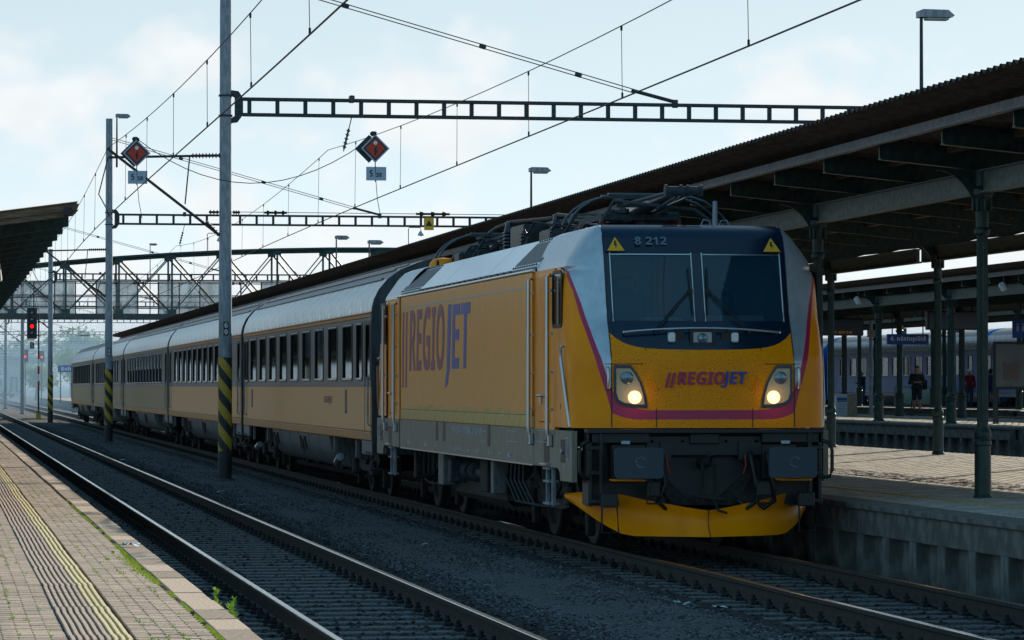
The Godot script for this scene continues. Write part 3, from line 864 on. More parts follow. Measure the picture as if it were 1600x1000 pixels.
func left_canopy() -> void:
	var c := thing("platform_canopy", V(-3, 0.3, 42), "dark green canopy end with stepped rafters at upper left", "canopy")
	var off := -c.position
	var d0 := 41.3; var d1 := 210.0
	var ry := func(x: float) -> float: return 4.10 - (1.62 - x) * 0.135
	var b := MB.new()
	var rows := []
	for q in 2:
		var x := lerpf(1.66, -4.0, q)
		var row := []
		for i in 600: row.append(Vector3(x, ry.call(x) + 0.02 + 0.022 * sin(i * 1.2), -(d0 + (d1 - d0) * i / 599.0)) + off)
		rows.append(row)
	b.grid(rows, Vector3.UP)
	obj("roof_sheet", b, M.roofsheet, c)
	for k in 2:       # two weathered boards closing the end
		b = MB.new()
		var y := -0.005 - k * 0.075
		b.quad(Vector3(-4, ry.call(-4.0) + y - 0.075, -d0 + 0.03 - k * 0.02) + off, Vector3(1.64 - k * 0.05, ry.call(1.64) + y - 0.075, -d0 + 0.03 - k * 0.02) + off, Vector3(1.66, ry.call(1.66) + y, -d0 + 0.03 - k * 0.02) + off, Vector3(-4, ry.call(-4.0) + y, -d0 + 0.03 - k * 0.02) + off)
		b.prism([Vector2(-4, ry.call(-4.0) + y - 0.073), Vector2(1.64 - k * 0.05, ry.call(1.64) + y - 0.073), Vector2(1.66 - k * 0.03, ry.call(1.66) + y), Vector2(-4, ry.call(-4.0) + y)], Vector3(off.x, off.y, -d0 + 0.025 - k * 0.02 + off.z), Vector3.RIGHT, Vector3.UP, Vector3(0, 0, -0.03))
		obj("end_board", b, M.wood, c)
	b = MB.new()
	b.box(V(1.52, ry.call(1.5) - 0.09, 41.2) + off, Vector3(0.10, 0.10, 0.08), Basis.IDENTITY, 0.01)
	obj("junction_box", b, M.black, c)
	b = MB.new()
	var pa := [Vector2(-4, ry.call(-4.0) - 0.42), Vector2(1.0, ry.call(1.0) - 0.22), Vector2(1.6, 3.90), Vector2(1.6, 4.06), Vector2(-4, ry.call(-4.0) - 0.03)]
	b.prism(pa, Vector3(off.x, off.y, 0.03), Vector3.RIGHT, Vector3.UP, Vector3(0, 0, -0.06))
	var rm := b.mesh(M.teal)
	var d := 43.0
	while d < d1:
		inst("rafter", rm, c, Vector3(0, 0, 42 - d)); d += 2.07
	var cm := column_mesh(2.9, 1.0, M.teal)
	d = 46.0
	while d < d1:
		inst("column", cm, c, V(-1.8, 0.3, d) + off); d += 8.28
	b = MB.new()
	b.box(V(-1.8, 3.32, (d0 + d1) / 2) + off, Vector3(0.1, 0.26, d1 - d0))
	obj("girder", b, M.teal, c)
	for q in [[0.80, 52.0, 3.55, "white floodlight hanging under the left canopy, nearer one"], [0.72, 68.0, 3.72, "white floodlight hanging under the left canopy, farther one"]]:
		var t := thing("floodlight", V(q[0], q[2] + 0.25, q[1]), q[3], "lamp", "floodlights under the left canopy")
		b = MB.new()
		b.cyl(Vector3(0, 0.35, 0), Vector3(0, 0.0, 0), 0.02, 0.02, 6); b.box(Vector3(0, 0.0, 0), Vector3(0.22, 0.03, 0.1), Basis.IDENTITY, 0.008)
		obj("arm", b, M.dark_steel, t)
		b = MB.new()
		b.lathe([[0.03, 0.0], [0.09, -0.03], [0.1, -0.12], [0.12, -0.30], [0.0, -0.32]], Vector3(0.02, -0.02, 0.02), 12, Basis(Vector3(1, 0, 0), 0.4))
		obj("lamp_housing", b, M.white, t)

# ------------------------------------------------------------------ locomotive
const ZF := [[1.42, 8.82], [2.2, 8.80], [2.5, 8.66], [2.65, 8.57], [3.4, 8.36], [3.62, 8.25], [3.70, 8.16], [3.74, 8.02]]
const HW := [[1.4, 1.49], [3.1, 1.49], [3.33, 1.42], [3.6, 1.24], [3.70, 1.14], [3.74, 1.04]]
const XM := 1.055
const OUTER := [[1.59, 0.0], [1.8, 0.06], [2.1, 0.18], [2.5, 0.33], [2.98, 0.54], [3.18, 0.74], [3.25, 1.0], [3.262, 1.3]]
const INNER := [[1.84, 0.0], [2.1, 0.09], [2.5, 0.245], [2.84, 0.38], [3.1, 0.545], [3.22, 0.72], [3.262, 1.15]]

func cab_pt(t: float, y: float) -> Vector3:      # skin of the cab from the edge of the front mask (t 0) round to the side (t 1 and on)
	var zm := lerp_tab(ZF, y) - 0.08
	var w := lerp_tab(HW, y)
	var xm := minf(XM, w - 0.02)
	if t > 1.0: return Vector3(w, y, zm - 0.45 - (t - 1.0))
	var p1 := Vector2(1.36 - (1.49 - w) * 0.7, zm - 0.06)
	var k := 1.0 - t
	var x := k * k * k * xm + 3 * t * k * k * p1.x + 3 * t * t * k * w + t * t * t * w
	var z := k * k * k * zm + 3 * t * k * k * p1.y + 3 * t * t * k * (zm - 0.2) + t * t * t * (zm - 0.45)
	return Vector3(x, y, z)

func front_pt(x: float, y: float) -> Vector3:
	var xm := minf(XM, lerp_tab(HW, y) - 0.02)
	return Vector3(x * xm / XM, y, lerp_tab(ZF, y) - 0.08 * pow(x / XM, 2.0))

func smile(x: float) -> float: return 2.30 + 0.03 * x * x + 0.165 * pow(absf(x) / XM, 7.0)

func stripe_low(x: float) -> float: return 1.515 + 0.075 * pow(clampf((absf(x) - 0.75) / 0.305, 0, 1), 2.0)

func stripe_high(x: float) -> float: return 1.62 + 0.22 * pow(clampf((absf(x) - 0.55) / 0.505, 0, 1), 3.0)

func front_grid(xs: Array, lo: Callable, hi: Callable, n: int, push := 0.0) -> Array:
	var rows := []
	for i in n + 1:
		var row := []
		for x in xs: row.append(front_pt(x, lerpf(lo.call(x), hi.call(x), float(i) / n)) + Vector3(0, 0, push))
		rows.append(row)
	return rows

func span(a: float, b: float, n: int) -> Array:
	var r := []
	for i in n + 1: r.append(lerpf(a, b, float(i) / n))
	return r

func build_cab(t: Node3D, xf: Transform3D, full: bool) -> void:
	var F := func(y: float) -> Callable: return func(_x: float) -> float: return y
	var wide := span(-XM, XM, 28)
	var b := MB.new(); b.xf = xf
	b.grid(front_grid(wide, stripe_high, smile, 14), Vector3(0, 0, 1))
	b.grid(front_grid(wide, F.call(1.42), stripe_low, 2), Vector3(0, 0, 1))
	obj("nose_panel", b, M.nose, t)
	b = MB.new(); b.xf = xf
	b.grid(front_grid(wide, stripe_low, stripe_high, 3), Vector3(0, 0, 1))
	for s in [-1.0, 1.0]:
		var rows := []
		for y in [1.59, 1.62, 1.66, 1.72, 1.8, 1.84, 1.88, 1.94, 2.02, 2.1, 2.2, 2.3, 2.4, 2.5, 2.6, 2.7, 2.84, 2.98, 3.08, 3.15, 3.20, 3.24, 3.262]:
			var row := []
			var a: float = lerp_tab(INNER, y); var e: float = maxf(lerp_tab(OUTER, y), 0.001)
			for k in 4:
				var p := cab_pt(lerpf(a, e, k / 3.0), y)
				row.append(Vector3(p.x * s, p.y, p.z))
			rows.append(row)
		b.grid(rows, Vector3(s, 0, 1))
	obj("red_stripe", b, M.maroon, t)
	for s in [-1.0, 1.0]:
		b = MB.new(); b.xf = xf
		var rows := []
		for y in span(1.84, 3.262, 22):
			var row := []
			var e: float = maxf(lerp_tab(INNER, y), 0.002)
			for k in 13:
				var p := cab_pt(e * k / 12.0, y)
				row.append(Vector3(p.x * s, p.y, p.z))
			rows.append(row)
		b.grid(rows, Vector3(s * 0.3, 0, 1))
		rows = []
		for y in span(3.262, 3.74, 12):
			var row := []
			for k in 16:
				var tt := k / 10.0 if k <= 10 else 0.0
				if k > 10:
					var zm: float = lerp_tab(ZF, y) - 0.08 - 0.45
					tt = 1.0 + (zm - 6.1 + 0.55 * (y - 3.262) / 0.48 - 0.0) * (k - 10) / 5.0
				var p := cab_pt(tt, y)
				row.append(Vector3(p.x * s, p.y, p.z))
			rows.append(row)
		b.grid(rows, Vector3(s, 0.6, 0.5))
		obj("silver_cheek", b, M.silver, t)
		b = MB.new(); b.xf = xf      # yellow side of the cab, up to the door
		rows = []
		for y in span(1.42, 3.262, 26):
			var row := []
			var a: float = lerp_tab(OUTER, y) if y > 1.59 else 0.0
			var zm: float = lerp_tab(ZF, y) - 0.53
			var e := 1.0 + zm - 7.42
			for k in 11:
				var p := cab_pt(lerpf(a, maxf(e, a), k / 10.0), y)
				row.append(Vector3(p.x * s, p.y, p.z))
			rows.append(row)
		b.grid(rows, Vector3(s, 0, 0.2))
		obj("cab_side", b, M.yellow, t)
	b = MB.new(); b.xf = xf
	b.grid(front_grid(wide, smile, F.call(2.63), 4), Vector3(0, 0, 1))
	b.grid(front_grid(wide, F.call(3.40), F.call(3.74), 8), Vector3(0, 0.3, 1))
	for q in [[-XM, -1.005], [-0.05, 0.05], [1.005, XM]]: b.grid(front_grid(span(q[0], q[1], 2), F.call(2.63), F.call(3.40), 5), Vector3(0, 0, 1))
	obj("front_mask", b, M.mask, t)
	b = MB.new(); b.xf = xf      # cab roof
	var ring := []
	for x in wide: ring.append(front_pt(x, 3.74))
	for k in range(1, 12): ring.append(cab_pt(k / 10.0, 3.74))
	ring.append(Vector3(1.04, 3.74, 6.0))
	var left := []
	for k in range(11, 0, -1):
		var p := cab_pt(k / 10.0, 3.74); left.append(Vector3(-p.x, p.y, p.z))
	var loop := [Vector3(-1.04, 3.74, 6.0)] + left + ring
	for i in loop.size() - 1: b.ftri(Vector3(0, 3.76, 7.0), loop[i], loop[i + 1])
	obj("cab_roof", b, M.silver, t)
	for s in [-1.0, 1.0]:
		b = MB.new(); b.xf = xf
		b.grid(front_grid(span(s * 0.05, s * 1.005, 8), F.call(2.63), F.call(3.40), 6, -0.012), Vector3(0, 0, 1))
		var ws := obj("windscreen", b, M.windscreen, t)
		b = MB.new(); b.xf = xf
		for x in [s * 0.062, s * 0.99]:
			var pts := []
			for y in span(2.62, 3.41, 6): pts.append(front_pt(x, y) + Vector3(0, 0, 0.004))
			b.tube(pts, 0.010, 6)
		b.grid(front_grid(span(s * 0.05, s * 1.0, 6), F.call(3.385), F.call(3.397), 1, 0.004), Vector3(0, 0, 1))
		obj("trim", b, M.chrome, ws)
	for s in [-1.0, 1.0]:      # panel seams on the nose
		var lines := [[0.007, []], [0.005, []], [0.005, []], [0.004, []]]
		for y in span(1.43, 3.72, 20): lines[0][1].append(front_pt(s * XM, y) + Vector3(0, 0, 0.001))
		for q in [[0.66, smile(0.66)], [0.71, 2.13]]: lines[1][1].append(front_pt(s * q[0], q[1]) + Vector3(0, 0, 0.001))
		for q in [[0.555, 1.64], [0.555, 1.43]]: lines[2][1].append(front_pt(s * q[0], q[1]) + Vector3(0, 0, 0.001))
		for x in span(0.71, XM, 6): lines[3][1].append(front_pt(s * x, 2.14) + Vector3(0, 0, 0.001))
		for k in 4:
			var p := cab_pt(k * 0.03, 2.14); lines[3][1].append(Vector3(p.x * s, p.y, p.z))
		for q in lines:
			b = MB.new(); b.xf = xf
			b.tube(q[1], q[0], 4)
			obj("panel_seam", b, M.black, t)
	# cab inside
	b = MB.new(); b.xf = xf
	b.quad(Vector3(-1.35, 1.5, 7.0), Vector3(1.35, 1.5, 7.0), Vector3(1.35, 3.2, 7.0), Vector3(-1.35, 3.2, 7.0)); b.quad(Vector3(-1.35, 3.2, 7.0), Vector3(1.35, 3.2, 7.0), Vector3(1.05, 3.62, 7.0), Vector3(-1.05, 3.62, 7.0))
	b.quad(Vector3(-1.35, 2.5, 7.0), Vector3(1.35, 2.5, 7.0), Vector3(1.0, 2.55, 8.4), Vector3(-1.0, 2.55, 8.4))
	b.box(Vector3(0.45, 2.62, 8.05), Vector3(0.8, 0.16, 0.4), Basis.IDENTITY, 0.03)
	b.box(Vector3(-0.35, 2.62, 8.05), Vector3(0.5, 0.12, 0.4), Basis.IDENTITY, 0.03)
	obj("cab_interior", b, M.inside, t)
	for x in [-0.62, 0.42]:
		b = MB.new(); b.xf = xf
		b.box(Vector3(x, 2.68, 7.42), Vector3(0.46, 0.62, 0.12), Basis(Vector3(1, 0, 0), 0.12), 0.05); b.box(Vector3(x, 3.08, 7.36), Vector3(0.26, 0.18, 0.10), Basis.IDENTITY, 0.04)
		obj("driver_seat", b, M.black, t)
	b = MB.new(); b.xf = xf
	b.box(Vector3(-0.55, 2.95, 7.05), Vector3(0.32, 0.95, 0.04)); b.box(Vector3(-0.12, 2.95, 7.05), Vector3(0.2, 0.9, 0.05))
	obj("cabinet_door", b, M.inside_warm, t)
	# head lamps
	for s in [-1.0, 1.0]:
		var poly := [Vector2(1.03, 2.13), Vector2(0.845, 2.13), Vector2(0.79, 2.06), Vector2(0.72, 1.93), Vector2(0.675, 1.78), Vector2(0.655, 1.645), Vector2(0.80, 1.65), Vector2(0.93, 1.67), Vector2(1.0, 1.71), Vector2(1.03, 1.80)]
		var c := Vector2(0.86, 1.89)
		b = MB.new(); b.xf = xf
		var outp := []
		var inp := []
		for q in poly:
			outp.append(front_pt(s * q.x, q.y) + Vector3(0, 0, 0.012))
			var q2: Vector2 = c + (q - c) * 0.84
			inp.append(front_pt(s * q2.x, q2.y) + Vector3(0, 0, 0.010))
		for i in poly.size():
			var j := (i + 1) % poly.size()
			var fz := Vector3(0, 0, 1)
			b.tri(outp[i], outp[j], inp[j], fz, fz, fz); b.tri(outp[i], inp[j], inp[i], fz, fz, fz)
			var back := Vector3(0, 0, -0.03)
			var no: Vector3 = (outp[i] - front_pt(s * c.x, c.y)); no.z = 0
			b.tri(outp[i], outp[j], outp[j] + back, no, no, no); b.tri(outp[i], outp[j] + back, outp[i] + back, no, no, no)
		var hl := obj("headlight", b, M.mask, t)
		b = MB.new(); b.xf = xf
		for i in range(1, inp.size() - 1): b.tri(inp[0] - Vector3(0, 0, 0.004), inp[i] - Vector3(0, 0, 0.004), inp[i + 1] - Vector3(0, 0, 0.004), Vector3(0, 0, 1), Vector3(0, 0, 1), Vector3(0, 0, 1))
		obj("reflector", b, M.cream_lens, hl)
		var bz := Basis(Vector3(1, 0, 0), PI / 2)
		b = MB.new(); b.xf = xf
		b.lathe([[0.072, -0.01], [0.072, 0.012], [0.055, 0.02], [0.0, 0.026]], front_pt(s * 0.885, 1.985) + Vector3(0, 0, 0.012), 20, bz)
		obj("upper_lens", b, M.lens_grey, hl)
		b = MB.new(); b.xf = xf
		b.lathe([[0.074, -0.01], [0.074, 0.014], [0.06, 0.024], [0.03, 0.032], [0.0, 0.035]], front_pt(s * 0.80, 1.765) + Vector3(0, 0, 0.012), 24, bz)
		obj("lamp", b, M.lamp_on if full else M.lens_grey, hl)
		if full:
			var li := OmniLight3D.new()
			li.name = "lamp_light"; hl.add_child(li)
			li.position = xf * (front_pt(s * 0.80, 1.765) + Vector3(0, 0, 0.09)); li.light_color = Color(1.0, 0.80, 0.52); li.light_energy = 0.01; li.light_size = 0.06; li.omni_range = 30.0; li.shadow_enabled = true
	if not full: return
	# lettering, number, warning triangles
	b = MB.new()
	var sh := Transform3D(Basis(Vector3(1, 0, 0), Vector3(0.14, 1, 0), Vector3(0, 0, 1)), Vector3.ZERO)
	for k in 2:
		b.prism([Vector2(0, 0), Vector2(0.028, 0), Vector2(0.066, 0.168), Vector2(0.038, 0.168)], Vector3(-0.46 + k * 0.058, 1.875, 8.815), Vector3.RIGHT, Vector3.UP, Vector3(0, 0, 0.012))
	text_to(b, "REGIO", Transform3D(Basis.IDENTITY, Vector3(-0.315, 1.91, 8.80)) * sh, 0.145, 0.53, 0.05)
	obj("logo_regio", b, M.maroon_logo, t)
	b = MB.new()
	text_to(b, "JET", Transform3D(Basis.IDENTITY, Vector3(0.19, 1.875, 8.80)) * sh, 0.18, 0.27, 0.05)
	obj("logo_jet", b, M.blue_logo, t)
	b = MB.new()
	text_to(b, "8 212", Transform3D(Basis(Vector3(1, 0, 0), -0.45), Vector3(-0.70, 3.50, 8.315)), 0.10, 0.37, 0.012)
	obj("running_number", b, M.lens_grey, t)
	for x in [-0.92, 0.90]:
		var o := front_pt(x, 3.47)
		var bt := Basis(Vector3(1, 0, 0), -0.42)
		b = MB.new()
		var tr := [Vector2(-0.10, -0.055), Vector2(0.10, -0.055), Vector2(0.006, 0.11), Vector2(-0.006, 0.11)]
		o += bt.z * 0.02
		b.prism([Vector2(-0.118, -0.066), Vector2(0.118, -0.066), Vector2(0.006, 0.128), Vector2(-0.006, 0.128)], o + bt * Vector3(0, 0, -0.03), bt.x, bt.y, bt.z * 0.032)
		var rim := obj("warning_triangle", b, M.black, t)
		b = MB.new()
		b.prism(tr, o + bt * Vector3(0, 0, -0.02), bt.x, bt.y, bt.z * 0.028)
		var w := obj("yellow_field", b, M.sign_yellow, rim)
		b = MB.new()
		b.prism([Vector2(-0.012, 0.07), Vector2(0.012, 0.07), Vector2(0.002, 0.03), Vector2(0.02, 0.03), Vector2(-0.004, -0.03), Vector2(0.0, 0.012), Vector2(-0.018, 0.012)], o + bt * Vector3(0, 0, 0.006), bt.x, bt.y, bt.z * 0.006)
		obj("bolt_symbol", b, M.black, rim)
	# grab rail below the windscreen, lamps, wipers
	b = MB.new()
	var pts := []
	for i in 15:
		var x := lerpf(-0.90, 0.90, i / 14.0)
		pts.append(front_pt(x, 2.50 + 0.045 * (1 - pow(x / 0.9, 2.0))) + Vector3(0, 0, 0.07))
	b.tube(pts, 0.014, 7)
	for x in [-0.90, -0.32, 0.28, 0.90]: b.tube([front_pt(x, 2.50) + Vector3(0, 0, -0.01), front_pt(x, 2.50 + 0.045 * (1 - pow(x / 0.9, 2.0))) + Vector3(0, 0, 0.07)], 0.016, 6)
	obj("grab_rail", b, M.chrome, t)
	b = MB.new()
	var zc := front_pt(0, 2.43)
	ring_frame(b, 0.30, 0.22, 0.03, 0.04, zc + Vector3(-0.005, 0, -0.03), Vector3.RIGHT, Vector3.UP, Vector3(0, 0, 0.07))
	var tl := obj("top_light", b, M.black, t)
	b = MB.new()
	b.prism(rrect(0.23, 0.15, 0.02), zc + Vector3(-0.005, 0, -0.02), Vector3.RIGHT, Vector3.UP, Vector3(0, 0, 0.04))
	b.lathe([[0.06, 0], [0.05, 0.012], [0.0, 0.018]], zc + Vector3(-0.005, 0, 0.02), 16, Basis(Vector3(1, 0, 0), PI / 2))
	obj("lens", b, M.lens_grey, tl)
	for x in [-0.36, 0.37]:
		b = MB.new()
		b.box(front_pt(x, 2.44) + Vector3(0, 0, 0.02), Vector3(0.08, 0.11, 0.07), Basis.IDENTITY, 0.012)
		var cm := obj("marker_camera", b, M.white, t)
		b = MB.new()
		b.box(front_pt(x, 2.44) + Vector3(0.09 * signf(-x), 0, 0.0), Vector3(0.14, 0.12, 0.04), Basis.IDENTITY, 0.006)
		obj("mounting_plate", b, M.black, cm)
	for s in [-1.0, 1.0]:
		b = MB.new()
		for q in [0.0, 0.035]: b.tube([front_pt(s * (0.52 + q), 2.52) + Vector3(0, 0, 0.03), front_pt(s * (0.10 + q * 0.6), 2.97 + q * 0.2) + Vector3(0, 0, 0.03)], 0.007, 5)
		b.tube([front_pt(s * 0.11, 3.24) + Vector3(0, 0, 0.02), front_pt(s * 0.085, 2.70) + Vector3(0, 0, 0.02)], 0.009, 5)
		b.box(front_pt(s * 0.1, 2.97) + Vector3(0, 0, 0.03), Vector3(0.05, 0.05, 0.03))
		b.cyl(front_pt(s * 0.54, 2.50), front_pt(s * 0.54, 2.50) + Vector3(0, 0, 0.05), 0.022, 0.018, 8)
		obj("windscreen_wiper", b, M.black, t)
	for s in [-1.0, 1.0]:      # small angled handles on the nose
		b = MB.new()
		b.tube([front_pt(s * 0.61, 1.98) + Vector3(0, 0, 0.0), front_pt(s * 0.60, 1.97) + Vector3(0, 0, 0.03), front_pt(s * 0.555, 1.86) + Vector3(0, 0, 0.03), front_pt(s * 0.55, 1.85)], 0.010, 5)
		obj("nose_handle", b, M.yellow, t)
		b = MB.new()      # chrome door handle on the corner
		var p0 := cab_pt(0.05, 2.10); var p1 := cab_pt(0.05, 1.85)
		b.tube([Vector3(p0.x * s, p0.y, p0.z + 0.01), Vector3(p0.x * s, p0.y - 0.02, p0.z + 0.05), Vector3(p1.x * s, p1.y + 0.02, p1.z + 0.05), Vector3(p1.x * s, p1.y, p1.z)], 0.016, 6)
		obj("corner_handle", b, M.chrome, t)

func loco_front_gear(t: Node3D) -> void:
	var b := MB.new()
	b.box(Vector3(0, 1.385, 8.78), Vector3(2.72, 0.055, 0.22), Basis.IDENTITY, 0.01)
	b.box(Vector3(-1.0, 1.31, 8.82), Vector3(0.7, 0.10, 0.06)); b.box(Vector3(1.0, 1.31, 8.82), Vector3(0.7, 0.10, 0.06))
	obj("front_step_beam", b, M.black, t)
	b = MB.new()
	b.box(Vector3(0, 0.95, 8.45), Vector3(2.6, 0.8, 0.4))
	b.box(Vector3(0, 1.22, 8.70), Vector3(1.35, 0.24, 0.14), Basis.IDENTITY, 0.015)
	b.box(Vector3(0, 1.30, 8.79), Vector3(0.34, 0.12, 0.05), Basis.IDENTITY, 0.01)
	for s in [-1.0, 1.0]:
		b.box(Vector3(s * 0.45, 1.16, 8.79), Vector3(0.12, 0.20, 0.03))
		b.cyl(Vector3(s * 0.875, 1.04, 8.6), Vector3(s * 0.875, 1.04, 9.34), 0.15, 0.13, 16)
		b.box(Vector3(s * 0.875, 1.04, 8.72), Vector3(0.42, 0.42, 0.14), Basis.IDENTITY, 0.02)
		for x in [-0.6, -0.25, 0.25, 0.6]: b.cyl(Vector3(x, 1.27, 8.77), Vector3(x, 1.27, 8.79), 0.014, 0.014, 6)
	obj("buffer_beam", b, M.black, t)
	for s in [-1.0, 1.0]:
		b = MB.new()
		b.prism(rrect(0.55, 0.34, 0.045, 5), Vector3(s * 0.875, 1.04, 9.34), Vector3.RIGHT, Vector3.UP, Vector3(0, 0, 0.045))
		var bf := obj("buffer", b, M.grille, t)
		b = MB.new()
		for i in 26:      # smear of pale grease rubbed on in a broken ring
			var a := 0.6 + i * 0.19 + 0.3 * sin(i * 3.0)
			if i % 7 == 3: continue
			var r := 0.055 + 0.008 * sin(i * 2.3)
			b.box(Vector3(s * 0.875 + 0.02 + cos(a) * r, 1.05 + sin(a) * r, 9.386), Vector3(0.014 + 0.006 * sin(i * 5.0), 0.006, 0.002), Basis(Vector3(0, 0, 1), a + 1.2))
		obj("grease_mark", b, M.lens_grey, bf)
		b = MB.new()
		b.box(Vector3(s * 0.95, 0.845, 9.1), Vector3(0.36, 0.02, 0.3), Basis.IDENTITY, 0.006)
		obj("yellow_step", b, M.yellow, t)
		for q in [[0.63, 0.14, 0.16, 0.74], [1.13, 0.17, 0.36, 0.62]]:      # stirrup steps under the beam
			b = MB.new()
			var x: float = s * q[0]; var w: float = q[1]; var hh: float = q[2]; var y: float = q[3]
			b.box(Vector3(x, y, 8.95), Vector3(w * 1.1, 0.16, 0.10), Basis.IDENTITY, 0.01)
			b.tube([Vector3(x - w / 2, y - 0.05, 8.98), Vector3(x - w / 2 - 0.01, y - hh, 9.02), Vector3(x + w / 2 + 0.01, y - hh, 9.02), Vector3(x + w / 2, y - 0.05, 8.98)], 0.012, 5)
			if q[0] < 1.0: b.box(Vector3(x, y - 0.01, 9.005), Vector3(w * 0.6, 0.10, 0.01))
			obj("stirrup_step", b, M.black, t)
		b = MB.new()      # corner steps
		b.box(Vector3(s * 1.32, 0.98, 8.72), Vector3(0.05, 0.86, 0.26), Basis.IDENTITY, 0.01)
		b.box(Vector3(s * 1.20, 0.96, 8.86), Vector3(0.045, 0.82, 0.05), Basis.IDENTITY, 0.01)
		for y in [0.60, 0.92, 1.2]: b.box(Vector3(s * 1.27, y, 8.80), Vector3(0.16, 0.05, 0.14), Basis.IDENTITY, 0.008)
		obj("corner_step", b, M.black, t)
		b = MB.new()
		b.tube([Vector3(s * 1.34, 1.28, 8.86), Vector3(s * 1.43, 1.24, 8.9), Vector3(s * 1.45, 1.16, 8.9), Vector3(s * 1.45, 0.94, 8.9), Vector3(s * 1.42, 0.87, 8.9), Vector3(s * 1.34, 0.86, 8.86)], 0.022, 7)
		obj("corner_grab_iron", b, M.black, t)
		b = MB.new()
		for q in [[0.52, 0.0], [0.72, 0.08]]:
			if s < 0 and q[0] > 0.6: continue
			var x: float = s * q[0]
			b.tube([Vector3(x, 1.14, 8.80), Vector3(x, 1.02, 8.92), Vector3(x + 0.03, 0.80, 8.96), Vector3(x + 0.05 * s, 0.60, 8.92), Vector3(x - 0.05 * s, 0.52, 8.86), Vector3(x - 0.13 * s, 0.60, 8.8)], 0.032, 7)
		obj("air_hose", b, M.black, t)
		b = MB.new()
		b.tube([Vector3(s * 0.45, 1.12, 8.86), Vector3(s * 0.45, 1.0, 8.90), Vector3(s * 0.42, 0.90, 8.9)], 0.010, 5)
		obj("cock_handle", b, M.red_paint, t)
		b = MB.new()
		b.box(Vector3(s * 0.92, 1.26, 8.852), Vector3(0.10, 0.035, 0.006))
		obj("data_plate", b, M.sign_grey, t)
	b = MB.new()      # draw hook and screw coupling
	b.cyl(Vector3(0, 1.02, 8.6), Vector3(0, 1.02, 8.95), 0.07, 0.05, 10)
	b.tube([Vector3(0, 1.02, 8.95), Vector3(0, 1.04, 9.06), Vector3(0, 1.10, 9.09), Vector3(0, 1.12, 9.03)], 0.035, 8)
	for s in [-1.0, 1.0]: b.tube([Vector3(s * 0.07, 1.02, 8.98), Vector3(s * 0.075, 0.8, 9.0), Vector3(s * 0.06, 0.56, 8.98)], 0.018, 6)
	b.cyl(Vector3(-0.14, 0.66, 8.99), Vector3(0.16, 0.62, 8.99), 0.03, 0.03, 8)
	b.tube([Vector3(0.05, 0.62, 9.0), Vector3(0.10, 0.5, 9.04), Vector3(0.2, 0.47, 9.04)], 0.016, 6)
	obj("screw_coupling", b, M.under, t)
	b = MB.new()
	b.prism([Vector2(-0.6, 0.92), Vector2(-0.36, 0.55), Vector2(0.36, 0.55), Vector2(0.6, 0.92), Vector2(0.5, 0.92), Vector2(0.2, 0.64), Vector2(-0.2, 0.64), Vector2(-0.5, 0.92)], Vector3(0, 0, 8.66), Vector3.RIGHT, Vector3.UP, Vector3(0, 0, 0.06))
	obj("coupler_guard", b, M.under, t)
	# snow plough: V-shaped blade wrapping round to the sides
	b = MB.new()
	var rows := []
	for i in 25:
		var u := lerpf(-1.0, 1.0, i / 24.0)
		var a := absf(u)
		var x := u * 1.42
		var z := 9.0 - 0.34 * a * 0.9 - 0.85 * pow(a, 5.0)
		var top := lerp_tab([[0, 0.50], [0.12, 0.52], [0.5, 0.62], [0.68, 0.68], [0.9, 0.69], [1.0, 0.66]], a)
		var bot := lerp_tab([[0, 0.205], [0.62, 0.215], [0.7, 0.25], [0.85, 0.40], [1.0, 0.60]], a)
		var row := []
		for k in 7:
			var w := k / 6.0
			row.append(Vector3(x, lerpf(bot, top, w), z + 0.09 * pow(1.0 - w, 2.0) - 0.05 * sin(w * PI)))
		rows.append(row)
	b.grid(rows, Vector3(0, 0, 1))
	var back := []
	for row in rows:
		var q := []
		for p in row: q.append(p - Vector3(0, 0, 0.02))
		back.append(q)
	b.grid(back, Vector3(0, 0, -1))
	for i in 24:
		b.quad(back[i][6], rows[i][6], rows[i + 1][6], back[i + 1][6]); b.quad(rows[i][0], back[i][0], back[i + 1][0], rows[i + 1][0])
	var pl := obj("snow_plough", b, M.yellow, t)
	b = MB.new()
	var mid := []
	for p in rows[12]: mid.append(p + Vector3(0, 0, 0.002))
	b.tube(mid, 0.006, 4)
	obj("joint_strip", b, M.mask, pl)

func wheelset(t: Node3D, z: float, r: float, m: Material) -> void:
	for s in [-1.0, 1.0]:
		var b := MB.new()
		b.lathe([[0.0, 0.07], [0.10, 0.07], [0.12, 0.02], [r * 0.72, 0.0], [r * 0.78, 0.045], [r * 0.97, 0.05], [r, 0.03], [r, -0.06], [r + 0.03, -0.075], [r + 0.03, -0.09], [0.0, -0.09]], Vector3(s * 0.77, r, z), 24, Basis(Vector3(0, 0, 1), -s * PI / 2))
		obj("wheel", b, m, t)

